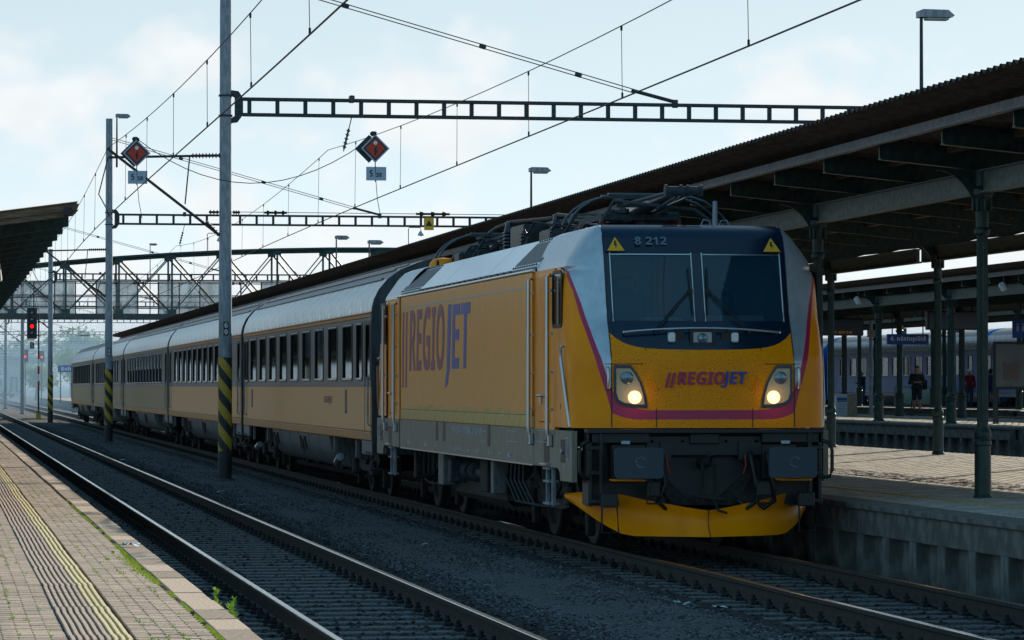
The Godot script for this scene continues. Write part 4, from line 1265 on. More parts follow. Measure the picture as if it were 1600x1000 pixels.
func bogie(t: Node3D, z: float, half: float, r: float) -> void:
	for e in [-1.0, 1.0]: wheelset(t, z + e * half, r, M.under)
	var b := MB.new()
	for s in [-1.0, 1.0]:
		b.prism([Vector2(-half - 0.55, 0.62), Vector2(-half - 0.2, 0.80), Vector2(-0.5, 0.62), Vector2(0.5, 0.62), Vector2(half + 0.2, 0.80), Vector2(half + 0.55, 0.62), Vector2(half + 0.3, 0.5), Vector2(0.6, 0.40), Vector2(-0.6, 0.40), Vector2(-half - 0.3, 0.5)], Vector3(s * 1.0 - 0.06, 0, z), Vector3(0, 0, 1), Vector3.UP, Vector3(0.12, 0, 0))
		for e in [-1.0, 1.0]:
			b.box(Vector3(s * 1.02, r, z + e * half), Vector3(0.26, 0.28, 0.34), Basis.IDENTITY, 0.04)
			b.cyl(Vector3(s * 1.02, 0.62, z + e * (half - 0.32)), Vector3(s * 1.02, 0.9, z + e * (half - 0.32)), 0.11, 0.11, 10)
			b.cyl(Vector3(s * 1.02, 0.62, z + e * 0.32), Vector3(s * 1.02, 0.95, z + e * 0.32), 0.13, 0.13, 10)
			b.box(Vector3(s * 0.95, 0.30, z + e * (half + 0.52)), Vector3(0.10, 0.34, 0.12), Basis.IDENTITY, 0.02)
		b.tube([Vector3(s * 1.1, 0.85, z - 0.9), Vector3(s * 1.12, 0.6, z - 0.3), Vector3(s * 1.12, 0.55, z + 0.5), Vector3(s * 1.1, 0.8, z + 0.95)], 0.03, 6)
	b.box(Vector3(0, 0.55, z), Vector3(1.8, 0.3, 0.6))
	obj("bogie_frame", b, M.under, t)

func pantograph(t: Node3D, z: float) -> void:       # folded; head over z, knee towards the front
	var pg := MB.new()
	for s in [-1.0, 1.0]:
		pg.box(Vector3(s * 0.45, 3.97, z - 1.0), Vector3(0.07, 0.07, 1.5)); pg.box(Vector3(0, 3.97, z - 1.0 + s * 0.7), Vector3(0.9, 0.07, 0.07))
	pg.box(Vector3(0, 4.0, z - 1.5), Vector3(0.6, 0.14, 0.3), Basis.IDENTITY, 0.03)
	pg.box(Vector3(-0.25, 4.02, z - 0.9), Vector3(0.22, 0.12, 0.5), Basis.IDENTITY, 0.03)
	var p := obj("pantograph", pg, M.dark_steel, t)
	for q in [[-0.45, -1.7], [0.45, -1.7], [-0.45, -0.35], [0.45, -0.35]]:
		var b := MB.new()
		var pr := [[0.05, 0.0]]
		for k in 5: pr.append_array([[0.05, 0.02 + k * 0.036], [0.085, 0.03 + k * 0.036], [0.05, 0.04 + k * 0.036]])
		pr.append([0.04, 0.22])
		b.lathe(pr, Vector3(q[0], 3.73, z + q[1]), 12)
		obj("insulator", b, M.red_insulator, p)
	var b := MB.new()
	b.cyl(Vector3(0.02, 4.02, z - 1.6), Vector3(0, 4.17, z + 1.95), 0.085, 0.055, 14)
	b.tube([Vector3(0.14, 3.98, z - 1.4), Vector3(0.12, 4.09, z + 1.8)], 0.018, 6)
	obj("lower_arm", b, M.bow, p)
	b = MB.new()
	b.cyl(Vector3(-0.16, 4.17, z + 1.98), Vector3(0.28, 4.17, z + 1.98), 0.05, 0.05, 12)
	for x in [-0.16, 0.02, 0.1, 0.26]: b.cyl(Vector3(x - 0.015, 4.17, z + 1.98), Vector3(x + 0.015, 4.17, z + 1.98), 0.068, 0.068, 12)
	for s in [-1.0, 1.0]: b.tube([Vector3(s * 0.1, 4.15, z + 1.95), Vector3(s * 0.28, 4.10, z + 0.2)], 0.022, 8)
	b.tube([Vector3(-0.02, 4.1, z + 1.9), Vector3(-0.1, 4.0, z + 1.3), Vector3(0.05, 4.12, z + 0.6)], 0.02, 6)
	obj("upper_arm", b, M.dark_steel, p)
	for e in [-0.22, 0.22]:
		b = MB.new()
		var pts := []
		for q in [[-0.98, 3.86], [-0.94, 3.95], [-0.84, 4.05], [-0.70, 4.14], [-0.55, 4.19], [-0.4, 4.2], [0.4, 4.2], [0.55, 4.19], [0.70, 4.14], [0.84, 4.05], [0.94, 3.95], [0.98, 3.86]]: pts.append(Vector3(q[0], q[1], z + e))
		b.tube(pts, 0.017, 7)
		b.box(Vector3(0, 4.225, z + e), Vector3(1.0, 0.03, 0.05), Basis.IDENTITY, 0.006)
		obj("collector_bow", b, M.bow, p)
	b = MB.new()
	for x in [-0.32, 0.32]: b.box(Vector3(x, 4.17, z), Vector3(0.04, 0.05, 0.48))
	b.box(Vector3(0, 4.10, z), Vector3(0.7, 0.05, 0.05))
	for k in 5: b.box(Vector3(-0.3 + k * 0.15, 4.04 + 0.02 * (k % 2), z - 0.6 + 0.08 * k), Vector3(0.08, 0.08, 0.12), Basis(Vector3.UP, k * 0.7), 0.015)
	obj("head_carrier", b, M.dark_steel, p)

func locomotive() -> void:
	var t := thing("locomotive", V(LX, 0, 46.1), "yellow electric locomotive with silver cheeks and lit headlights leading the train", "locomotive")
	build_cab(t, Transform3D.IDENTITY, true)
	build_cab(t, Transform3D(Basis(Vector3.UP, PI), Vector3.ZERO), false)
	loco_front_gear(t)
	for s in [-1.0, 1.0]:
		var X := Vector3(s, 0, 0)
		var b := MB.new()      # big side wall between the cab doors
		b.box(Vector3(s * 1.46, 2.40, 0.17), Vector3(0.06, 1.71, 11.72), Basis.IDENTITY, 0.006)
		var wall := obj("side_wall", b, M.yellow_dust, t)
		b = MB.new()
		b.box(Vector3(s * 1.462, 1.462, 0.17), Vector3(0.066, 0.156, 11.72), Basis.IDENTITY, 0.012)
		var low := obj("lower_panel", b, M.yellow_dirt, t)
		if s < 0:      # dried spray thrown up from the track, with a ragged upper edge
			var dn := FastNoiseLite.new(); dn.seed = 61; dn.frequency = 1.0; dn.fractal_octaves = 4
			b = MB.new()
			for i in 360:
				var q := []
				for e in 2:
					var zz := -5.66 + (i + e) * 0.0325
					q.append([zz, 0.012 + 0.075 * clampf(0.45 + dn.get_noise_1d(zz * 1.3) * 1.1 + dn.get_noise_1d(zz * 6.0 + 40.0) * 0.4, 0.0, 1.0)])
				b.quad(Vector3(-1.4915, 1.545, q[0][0]), Vector3(-1.4915, 1.545, q[1][0]), Vector3(-1.4915, 1.545 + q[1][1], q[1][0]), Vector3(-1.4915, 1.545 + q[0][1], q[0][0]))
			obj("dried_spray", b, M.yellow_dirt, wall)
		b = MB.new()
		b.box(Vector3(s * 1.4905, 3.085, 0.17), Vector3(0.006, 0.014, 11.70))
		obj("pinstripe", b, M.sign_grey, wall)
		b = MB.new()
		b.tube([Vector3(s * 1.48, 3.275, 6.1), Vector3(s * 1.48, 3.275, -6.1)], 0.022, 6)
		obj("rain_gutter", b, M.chrome, t)
		b = MB.new()      # grey lower skirt with its bright bottom edge
		b.box(Vector3(s * 1.455, 1.165, 0.17), Vector3(0.07, 0.435, 11.9), Basis.IDENTITY, 0.008)
		var sk := obj("skirt", b, M.skirt, t)
		b = MB.new()
		b.box(Vector3(s * 1.485, 0.948, 0.17), Vector3(0.02, 0.016, 11.8))
		obj("edge_strip", b, M.chrome, sk)
		if s < 0:
			for q in [-1.15, -1.85, 2.8]:
				b = MB.new(); b.prism(rrect(0.22, 0.28, 0.07), Vector3(-1.486, 1.25, q), Vector3(0, 0, 1), Vector3.UP, Vector3(-0.008, 0, 0))
				obj("slot", b, M.black, sk)
			b = MB.new()
			text_to(b, "91 54 7 388 212-8", Transform3D(Basis(Vector3.UP, -PI / 2), Vector3(-1.492, 1.25, -0.4)), 0.095, 2.6, 0.006, "Droid Sans", false)
			var r := RandomNumberGenerator.new(); r.seed = 21
			for k in 26:
				b.box(Vector3(-1.4915, 1.02 + 0.03 * r.randf(), r.randf_range(-5.0, 5.6)), Vector3(0.003, r.randf_range(0.02, 0.09), r.randf_range(0.02, 0.09)))
			for k in 3: ring_frame(b, 0.5 + 0.2 * k, 0.14, 0.005, 0.008, Vector3(-1.490, 1.24 + 0.03 * k, 4.3 + k * 0.25 - 2.0 * (1 - k)), Vector3(0, 0, 1), Vector3.UP, Vector3(-0.003, 0, 0))
			obj("stencil_marks", b, M.sign_grey, sk)
			# big livery lettering, 6.8 m long
			b = MB.new()
			var rz := Basis(Vector3.UP, -PI / 2)
			for k in 2: b.prism([Vector2(0, 0), Vector2(0.16, 0), Vector2(0.24, 1.15), Vector2(0.08, 1.15)], Vector3(-1.488, 1.87, -5.53 + k * 0.36), Vector3(0, 0, 1), Vector3.UP, Vector3(-0.005, 0, 0))
			text_to(b, "REGIO", Transform3D(rz * Basis(Vector3(1, 0, 0), Vector3(0.10, 1, 0), Vector3(0, 0, 1)), Vector3(-1.489, 2.12, -4.72)), 0.93, 3.55, 0.010)
			obj("logo_regio", b, M.maroon_print, wall)
			b = MB.new()
			b.prism([Vector2(0.25, 1.17), Vector2(0.56, 1.17), Vector2(0.40, 0.26), Vector2(0.22, 0.06), Vector2(0.0, 0.0), Vector2(0.0, 0.12), Vector2(0.12, 0.24)], Vector3(-1.488, 1.86, -1.02), Vector3(0, 0, 1), Vector3.UP, Vector3(-0.005, 0, 0))
			text_to(b, "ET", Transform3D(rz * Basis(Vector3(1, 0, 0), Vector3(0.10, 1, 0), Vector3(0, 0, 1)), Vector3(-1.489, 2.13, -0.42)), 0.89, 1.58, 0.010)
			obj("logo_jet", b, M.blue_print, wall)
		# sloping roof side: silver panels with a grille at each end
		var zs := [6.1, 4.25, 2.4, -1.6, -3.9, -6.1]
		for k in 5:
			b = MB.new()
			var a0 := Vector3(s * 1.435, 3.315, zs[k] - 0.02); var a1 := Vector3(s * 1.435, 3.315, zs[k + 1] + 0.02)
			var c0 := Vector3(s * 1.05, 3.70, zs[k] - 0.02 - 0.0); var c1 := Vector3(s * 1.05, 3.70, zs[k + 1] + 0.02)
			var nn := Vector3(s * 0.707, 0.707, 0)
			var o := nn * 0.02
			for q in [[a0 + o, a1 + o, c1 + o, c0 + o], [a0 - o, a1 - o, c1 - o, c0 - o]]:
				b.tri(q[0], q[1], q[2], nn, nn, nn); b.tri(q[0], q[2], q[3], nn, nn, nn)
			b.quad(a0 - o, a0 + o, c0 + o, c0 - o); b.quad(a1 + o, a1 - o, c1 - o, c1 + o)
			b.quad(a0 + o, a0 - o, a1 - o, a1 + o)
			var pn := obj("roof_panel", b, M.silver_panel, t)
			if k == 0 or k == 4:
				b = MB.new()
				var u := (c0 - a0)
				for q in [[a0 + u * 0.14, a1 + u * 0.14, c1 - u * 0.12, c0 - u * 0.12]]:
					var o2 := nn * 0.026
					b.tri(q[0] + o2, q[1] + o2, q[2] + o2, nn, nn, nn); b.tri(q[0] + o2, q[2] + o2, q[3] + o2, nn, nn, nn)
				obj("intake_grille", b, M.grille, pn)
			b = MB.new()
			var nb := int(absf(zs[k] - zs[k + 1]) / 0.16)
			for i in nb:
				var zz := lerpf(zs[k] - 0.1, zs[k + 1] + 0.1, float(i) / maxi(nb - 1, 1))
				if k == 0 or k == 4:
					for u in [0.06, 0.94]:
						var c: Vector3 = Vector3(s * lerpf(1.435, 1.05, u), lerpf(3.315, 3.70, u), zz) + nn * 0.022
						b.box(c, Vector3(0.025, 0.025, 0.02), Basis(Vector3(0, 0, 1), PI / 4))
				elif i % 3 == 0: b.box(Vector3(s * 1.462, 3.315, zz), Vector3(0.02, 0.03, 0.32))
			obj("bolts", b, M.black, pn)
		# cab doors with handrails
		for e in [1.0, -1.0]:
			b = MB.new()
			b.box(Vector3(s * 1.44, 2.32, e * 6.73), Vector3(0.05, 1.88, 1.36))
			obj("door_recess", b, M.yellow, t)
			b = MB.new()
			b.box(Vector3(s * 1.462, 2.34, e * 6.77), Vector3(0.03, 1.76, 0.72), Basis.IDENTITY, 0.02)
			var dr := obj("cab_door", b, M.yellow, t)
			b = MB.new()
			b.tube([Vector3(s * 1.47, 1.78, e * 6.92), Vector3(s * 1.53, 1.78, e * 6.92), Vector3(s * 1.53, 1.78, e * 6.60)], 0.016, 6)
			b.box(Vector3(s * 1.48, 1.72, e * 6.62), Vector3(0.04, 0.08, 0.08))
			obj("door_handle", b, M.chrome, dr)
			for zz in [6.12, 7.38]:
				b = MB.new()
				b.tube([Vector3(s * 1.49, 3.18, e * zz), Vector3(s * 1.55, 3.16, e * zz), Vector3(s * 1.55, 1.40, e * zz), Vector3(s * 1.53, 1.22, e * zz), Vector3(s * 1.48, 1.20, e * zz)], 0.024, 8)
				for y in [1.62, 2.05, 2.5, 3.0]: b.box(Vector3(s * 1.52, y, e * zz), Vector3(0.07, 0.03, 0.03))
				b.box(Vector3(s * 1.52, 1.26, e * zz), Vector3(0.06, 0.14, 0.07), Basis.IDENTITY, 0.01)
				obj("handrail", b, M.chrome, t)
			b = MB.new()      # grey sill under the door, foot hole, stepped end skirt with its curved cut
			b.prism([Vector2(5.95 * e, 0.95), Vector2(5.95 * e, 1.385), Vector2(8.6 * e, 1.385), Vector2(8.6 * e, 0.81), Vector2(7.88 * e, 0.81), Vector2(7.84 * e, 0.90), Vector2(7.74 * e, 0.95)], Vector3(s * 1.455 - 0.03, 0, 0), Vector3(0, 0, 1), Vector3.UP, Vector3(0.06, 0, 0))
			var sill := obj("end_skirt", b, M.skirt, t)
			b = MB.new()
			b.box(Vector3(s * 1.487, 1.13, e * 7.0), Vector3(0.006, 0.26, 0.34), Basis.IDENTITY, 0.0)
			b.box(Vector3(s * 1.487, 1.15, e * 8.05), Vector3(0.006, 0.26, 0.26))
			obj("foot_hole", b, M.black, sill)
			b = MB.new()
			b.box(Vector3(s * 1.50, 0.985, e * 7.0), Vector3(0.08, 0.02, 0.42))
			b.cyl(Vector3(s * 1.48, 1.15, e * 8.05), Vector3(s * 1.51, 1.15, e * 8.05), 0.03, 0.03, 8)
			obj("foot_plate", b, M.chrome, sill)
			b = MB.new()
			ring_frame(b, 0.16, 0.26, 0.01, 0.014, Vector3(s * 1.486, 1.18, e * 8.33), Vector3(0, 0, 1), Vector3.UP, X * 0.003)
			ring_frame(b, 0.08, 0.16, 0.01, 0.012, Vector3(s * 1.486, 1.18, e * 8.33), Vector3(0, 0, 1), Vector3.UP, X * 0.003)
			b.box(Vector3(s * 1.488, 0.98, e * 8.1), Vector3(0.003, 0.05, 0.03))
			obj("stencil_marks", b, M.sign_grey, sill)
			b = MB.new()
			for zz in [6.78, 7.16]: b.box(Vector3(s * 1.43, 0.72, e * zz), Vector3(0.05, 0.46, 0.03), Basis.IDENTITY, 0.006)
			for y in [0.52, 0.78, 0.93]: b.box(Vector3(s * 1.43, y, e * 6.97), Vector3(0.12, 0.025, 0.38))
			obj("door_steps", b, M.steel, t)
			b = MB.new()      # side window of the cab
			ring_frame(b, 0.62, 0.66, 0.1, 0.04, Vector3(s * 1.488, 2.89, e * 7.74), Vector3(0, 0, 1), Vector3.UP, X * 0.016)
			var wd := obj("cab_window", b, M.black, t)
			b = MB.new()
			b.prism(rrect(0.56, 0.60, 0.08), Vector3(s * 1.486, 2.89, e * 7.74), Vector3(0, 0, 1), Vector3.UP, X * 0.008)
			obj("pane", b, M.pane, wd)
			b = MB.new()
			b.tube([Vector3(s * 1.45, 2.36, e * 8.12), Vector3(s * 1.53, 2.34, e * 8.14), Vector3(s * 1.53, 2.2, e * 8.16), Vector3(s * 1.50, 1.72, e * 8.34), Vector3(s * 1.47, 1.43, e * 8.40)], 0.020, 7)
			obj("cab_grab_rail", b, M.chrome, t)
			b = MB.new()
			b.lathe([[0.035, 0.0], [0.035, 0.006], [0, 0.006]], Vector3(s * 1.485, 1.66, e * 7.92), 12, Basis(Vector3(0, 0, 1), -s * PI / 2))
			obj("warning_sticker", b, M.red_paint, t)
	# roof deck, ends, floor
	var b := MB.new()
	b.box(Vector3(0, 3.69, 0), Vector3(2.12, 0.06, 12.3)); b.box(Vector3(0, 1.3, 0), Vector3(2.7, 0.2, 16.0)); b.box(Vector3(0, 2.5, 0), Vector3(2.8, 0.1, 12.0))
	obj("roof_deck", b, M.dark_steel, t)
	# underframe: transformer, boxes, pipes, ladders
	b = MB.new()
	b.box(Vector3(0, 0.62, 0), Vector3(2.3, 0.62, 4.6), Basis.IDENTITY, 0.08)
	obj("transformer", b, M.under, t)
	for s in [-1.0, 1.0]:
		for q in [[-2.3, 0.50, 0.46, M.coach_skirt], [-1.45, 0.22, 0.34, M.dark_steel], [2.3, 0.20, 0.44, M.coach_skirt], [-5.0, 0.2, 0.4, M.under], [1.6, 0.6, 0.42, M.under]]:
			b = MB.new()
			b.box(Vector3(s * 1.28, 0.70, q[0]), Vector3(0.18, q[2], q[1]), Basis.IDENTITY, 0.015)
			obj("equipment_box", b, q[3], t)
		b = MB.new()
		for k in 4:
			var zz := -0.75 + k * 0.22 + (0.25 if k > 1 else 0.0)
			b.lathe([[0.0, -0.05], [0.13, -0.04], [0.15, 0.0], [0.13, 0.04], [0.0, 0.05]], Vector3(s * 1.18, 0.72, zz), 14, Basis(Vector3(1, 0, 0), PI / 2))
		b.cyl(Vector3(s * 1.18, 0.72, -0.9), Vector3(s * 1.18, 0.70, 1.0), 0.09, 0.09, 10)
		obj("brake_cylinder", b, M.dark_steel, t)
		b = MB.new()
		for k in 5: b.tube([Vector3(s * 1.25, 0.92, 2.9 + k * 0.3), Vector3(s * 1.28, 0.7, 2.95 + k * 0.32), Vector3(s * 1.2, 0.42, 3.2 + k * 0.35), Vector3(s * 1.0, 0.40, 3.9 + k * 0.3)], 0.02, 5)
		for k in 4: b.tube([Vector3(s * 1.3, 0.94, -3.4 - k * 0.5), Vector3(s * 1.3, 0.6, -3.45 - k * 0.5), Vector3(s * 1.1, 0.45, -3.7 - k * 0.5)], 0.022, 5)
		obj("brake_pipes", b, M.dark_steel, t)
	bogie(t, 5.1, 1.3, 0.6); bogie(t, -5.1, 1.3, 0.6)
	# roof gear
	pantograph(t, 5.5); pantograph(t, -5.3)
	for q in [[-0.52, -1.4, 0.115, 0.44], [-0.30, 1.15, 0.10, 0.42], [0.35, -1.2, 0.1, 0.4]]:
		b = MB.new()
		var pr := [[q[2] * 0.7, 0.0]]
		var nk := 7
		for k in nk: pr.append_array([[q[2] * 0.68, 0.03 + k * 0.05], [q[2], 0.045 + k * 0.05], [q[2] * 0.68, 0.06 + k * 0.05]])
		pr.append_array([[q[2] * 0.5, q[3]], [q[2] * 0.5, q[3] + 0.06], [0, q[3] + 0.08]])
		b.lathe(pr, Vector3(q[0], 3.72, q[1]), 16)
		obj("roof_insulator", b, M.mask, t)
	b = MB.new()
	b.box(Vector3(-0.45, 3.93, -0.1), Vector3(0.36, 0.36, 1.1), Basis.IDENTITY, 0.02); b.box(Vector3(-0.2, 4.08, 0.1), Vector3(0.2, 0.12, 1.7), Basis.IDENTITY, 0.02)
	for k in 2:
		for j in 2: b.cyl(Vector3(-0.5 + j * 0.07, 3.86 + k * 0.12, 0.43), Vector3(-0.5 + j * 0.07, 3.86 + k * 0.12, 0.47), 0.02, 0.02, 6)
	obj("main_switch", b, M.black, t)
	for q in [[0.2, 3.85, -2.4, 0.9, 0.24, 1.1], [-0.3, 3.84, 2.2, 0.7, 0.22, 0.9], [-0.7, 3.80, -4.2, 0.3, 0.18, 0.5], [0.55, 3.82, 0.4, 0.4, 0.2, 0.8], [-0.72, 3.79, 3.4, 0.26, 0.16, 0.6], [0.3, 3.9, 4.9, 0.5, 0.3, 0.4]]:
		b = MB.new(); b.box(Vector3(q[0], q[1], q[2]), Vector3(q[3], q[4], q[5]), Basis.IDENTITY, 0.03)
		obj("roof_switch_box", b, M.black, t)
	for q in [[-0.35, 3.0], [0.1, -3.0], [0.4, 2.9], [-0.7, 0.9]]:
		b = MB.new()
		var pr2 := [[0.05, 0.0]]
		for k in 5: pr2.append_array([[0.045, 0.02 + k * 0.05], [0.075, 0.03 + k * 0.05], [0.045, 0.045 + k * 0.05]])
		pr2.append([0.0, 0.30])
		b.lathe(pr2, Vector3(q[0], 3.72, q[1]), 12)
		obj("roof_insulator", b, M.insulator, t)
	for k in 6:
		b = MB.new()
		var z0 := [-4.6, -3.3, 0.9, 2.6, 4.0, 6.4][k] as float
		b.tube([Vector3(-0.75, 3.78, z0), Vector3(-0.6, 4.0 + 0.05 * (k % 3), z0 + 0.2), Vector3(-0.2, 4.03, z0 + 0.5), Vector3(0.3, 3.98, z0 + 0.55), Vector3(0.6, 3.8, z0 + 0.4)], 0.016 + 0.004 * (k % 2), 6)
		obj("roof_cable", b, M.dark_steel, t)
	b = MB.new()
	b.box(Vector3(0, 3.74, -4.9), Vector3(0.1, 0.06, 0.3))
	obj("roof_bracket", b, M.black, t)
	b = MB.new()
	b.tube([Vector3(-0.4, 4.18, -3.9), Vector3(-0.5, 4.2, -2.6), Vector3(-0.5, 4.22, -1.4), Vector3(-0.2, 4.2, 0.2), Vector3(-0.3, 4.2, 1.15), Vector3(-0.1, 4.1, 2.4), Vector3(0.0, 4.05, 3.8)], 0.028, 7)
	for s in [-1.0, 1.0]:
		b.tube([Vector3(s * 0.75, 3.74, 7.2), Vector3(s * 0.80, 3.86, 5.9), Vector3(s * 0.6, 3.86, 4.5), Vector3(s * 0.75, 3.74, 4.0)], 0.016, 6)
	for k in 9: b.cyl(Vector3(-0.9 + 0.1 * (k % 3), 3.72, -5.8 + k * 1.35), Vector3(-0.9 + 0.1 * (k % 3), 3.84, -5.8 + k * 1.35), 0.03, 0.02, 6)
	obj("roof_busbar", b, M.dark_steel, t)
	b = MB.new()
	b.cyl(Vector3(0.42, 3.72, 7.5), Vector3(0.42, 4.05, 7.5), 0.032, 0.028, 8)
	for s in [-1.0, 1.0]: b.tube([Vector3(0.42 + s * 0.04, 3.74, 7.5), Vector3(0.42 + s * 0.07, 3.82, 7.5), Vector3(0.42 + s * 0.14, 3.83, 7.5), Vector3(0.42 + s * 0.18, 3.74, 7.5)], 0.008, 5)
	obj("roof_antenna", b, M.steel, t)
	b = MB.new()
	b.lathe([[0.24, 0.0], [0.22, 0.12], [0.16, 0.19], [0.0, 0.21]], Vector3(-0.62, 3.72, -7.1), 16)
	obj("horn_cover", b, M.yellow, t)
	b = MB.new()
	for k in 2: b.cyl(Vector3(-0.3 - k * 0.25, 3.74, -7.4), Vector3(-0.3 - k * 0.25, 3.9, -7.4), 0.09, 0.09, 10)
	obj("roof_vent", b, M.black, t)

# ------------------------------------------------------------------ coaches
func coach_profile() -> Array:
	return [[1.41, 3.11], [1.405, 3.2], [1.37, 3.34], [1.29, 3.50], [1.14, 3.68], [0.92, 3.84], [0.62, 3.96], [0.3, 4.02], [0.0, 4.04]]

func coach(d0: float, d1: float, label: String, wins: Array, doors: Array, style: int, mats: Dictionary, at := Vector3.INF, group := "coaches behind the locomotive", called := "coach", upper := 2.96, lower := 2.0) -> Node3D:
	var L := d1 - d0 - 0.7
	var mid := (d0 + d1) / 2
	var t := thing(called, at if at != Vector3.INF else V(LX, 0, mid), label, "coach", group)
	var w := 1.41
	for s in [-1.0, 1.0]:
		var X := Vector3(s, 0, 0)
		var b := MB.new()
		b.box(Vector3(s * (w - 0.03), 1.51, 0), Vector3(0.06, 0.752, L), Basis.IDENTITY, 0.01)
		obj("lower_side", b, mats.side, t)
		b = MB.new()
		b.box(Vector3(s * (w - 0.028), 1.055, 0), Vector3(0.066, 0.15, L), Basis.IDENTITY, 0.015)
		obj("sill_panel", b, mats.sill, t)
		b = MB.new()      # window band with real openings
		var cuts := []
		for q in wins: cuts.append([mid - q[0], q[1]])
		for q in doors: cuts.append([mid - q[0], 0.62])
		cuts.sort_custom(func(a, c): return a[0] < c[0])
		var z := -L / 2
		var parts := []
		for q in cuts:
			var a: float = q[0] - q[1] / 2
			if a > z: parts.append([z, a])
			z = q[0] + q[1] / 2
		parts.append([z, L / 2])
		for q in parts: b.box(Vector3(s * (w - 0.03), (lower + upper) / 2, (q[0] + q[1]) / 2), Vector3(0.06, upper - lower, q[1] - q[0]))
		b.box(Vector3(s * (w - 0.03), (1.886 + lower) / 2, 0), Vector3(0.06, lower - 1.886, L)); b.box(Vector3(s * (w - 0.03), (3.04 + upper) / 2, 0), Vector3(0.06, 3.04 - upper, L))
		obj("window_band", b, mats.band, t)
		b = MB.new()
		b.box(Vector3(s * (w - 0.025), 3.08, 0), Vector3(0.07, 0.075, L), Basis.IDENTITY, 0.01)
		b.tube([Vector3(s * (w + 0.01), 3.12, L / 2), Vector3(s * (w + 0.01), 3.12, -L / 2)], 0.018, 5)
		obj("cornice", b, mats.cornice, t)
		if s > 0 and at == Vector3.INF: continue      # the far side is never seen
		for q in wins:
			var c := Vector3(s * (w - 0.01), (lower + upper) / 2, mid - q[0])
			b = MB.new()
			ring_frame(b, q[1] + 0.04, upper - lower + 0.04, 0.07, 0.045, c, Vector3(0, 0, 1), Vector3.UP, X * 0.022)
			var f := obj("window", b, M.grille, t)
			b = MB.new()
			b.box(c + Vector3(s * 0.022, -(upper - lower) / 2 + 0.02, 0), Vector3(0.016, 0.03, q[1] * 0.92))
			b.box(c + Vector3(s * 0.016, (upper - lower) / 2 + 0.0, 0), Vector3(0.016, 0.018, q[1] * 0.9))
			obj("sill", b, M.chrome, f)
			b = MB.new()
			if style == 2:
				b.prism(rrect(q[1] - 0.02, (upper - lower) * 0.5, 0.03), c + Vector3(-s * 0.012, (upper - lower) * 0.25, 0), Vector3(0, 0, 1), Vector3.UP, X * 0.006)
			else: b.prism(rrect(q[1] - 0.02, upper - lower - 0.02, 0.05), c - X * 0.012, Vector3(0, 0, 1), Vector3.UP, X * 0.006)
			obj("pane", b, M.pane if style != 2 else M.glass_clear, f)
			if style == 1 or style == 3:
				b = MB.new()
				for e in ([-1.0, 1.0] if style == 1 else [1.0]):
					var rows := []
					for yy in [lower, upper]:
						var row := []
						for k in 11: row.append(Vector3(s * (w - 0.09 + 0.02 * sin(k * 2.1 + q[0])), yy, c.z + e * (q[1] / 2 - k * 0.036)))
						rows.append(row)
					b.grid(rows, X)
				obj("curtain_reflection", b, M.curtain_reflection, f)  # on the second coach these cream folds stand for warm reflections in the glass
		for q in doors:
			var zc: float = mid - q[0]
			b = MB.new()
			ring_frame(b, 0.84, 1.98, 0.06, 0.02, Vector3(s * (w - 0.005), 2.03, zc), Vector3(0, 0, 1), Vector3.UP, X * 0.012)
			var dr := obj("door", b, M.steel, t)
			b = MB.new()
			ring_frame(b, 0.64, upper - lower + 0.02, 0.08, 0.05, Vector3(s * (w - 0.02), (upper + lower) / 2, zc), Vector3(0, 0, 1), Vector3.UP, X * 0.026)
			obj("window_frame", b, M.black, dr)
			b = MB.new()
			b.prism(rrect(0.58, upper - lower - 0.04, 0.06), Vector3(s * (w - 0.02), (upper + lower) / 2, zc), Vector3(0, 0, 1), Vector3.UP, X * 0.008)
			obj("pane", b, M.pane, dr)
			b = MB.new()
			b.tube([Vector3(s * w, 2.1, zc + 0.46), Vector3(s * (w + 0.06), 2.08, zc + 0.46), Vector3(s * (w + 0.06), 1.26, zc + 0.46), Vector3(s * w, 1.22, zc + 0.46)], 0.016, 6)
			obj("handrail", b, M.steel, dr)
			b = MB.new()
			for y in [0.50, 0.78]: b.box(Vector3(s * (w - 0.12), y, zc), Vector3(0.24, 0.03, 0.62))
			obj("step", b, M.under, dr)
	# roof: lower curve plain, upper part ribbed along its length
	var prof := coach_profile()
	var b := MB.new()
	for s in [-1.0, 1.0]:
		var rows := []
		for q in prof.slice(0, 5): rows.append([Vector3(s * q[0], q[1], L / 2), Vector3(s * q[0], q[1], L / 4), Vector3(s * q[0], q[1], -L / 4), Vector3(s * q[0], q[1], -L / 2)])
		b.grid(rows, Vector3(s, 0.6, 0))
	var end := [Vector2(1.40, 0.75)]
	for q in prof: end.append(Vector2(q[0], q[1]))
	for i in range(prof.size() - 2, -1, -1): end.append(Vector2(-prof[i][0], prof[i][1]))
	end.append(Vector2(-1.40, 0.75))
	obj("roof_edge", b, M.coach_roof, t)
	b = MB.new()
	for s in [-1.0, 1.0]:
		var rows := []
		for q in prof.slice(4): rows.append([Vector3(s * q[0], q[1], L / 2), Vector3(s * q[0], q[1], -L / 2)])
		b.grid(rows, Vector3(s * 0.3, 1, 0))
		if style != 3:
			for q in [[1.14, 3.70], [0.92, 3.86], [0.70, 3.945], [0.45, 4.0]]: b.box(Vector3(s * q[0], q[1], 0), Vector3(0.05, 0.03, L - 1.2), Basis(Vector3(0, 0, 1), -s * 0.5), 0.01)
	obj("roof_top", b, M.roof_top, t)
	b = MB.new()
	for e in [-1.0, 1.0]: b.prism(end, Vector3(0, 0, e * (L / 2) - (0.05 if e > 0 else 0.0) + e * 0.03), Vector3.RIGHT, Vector3.UP, Vector3(0, 0, 0.05))
	obj("end_wall", b, mats.band, t)
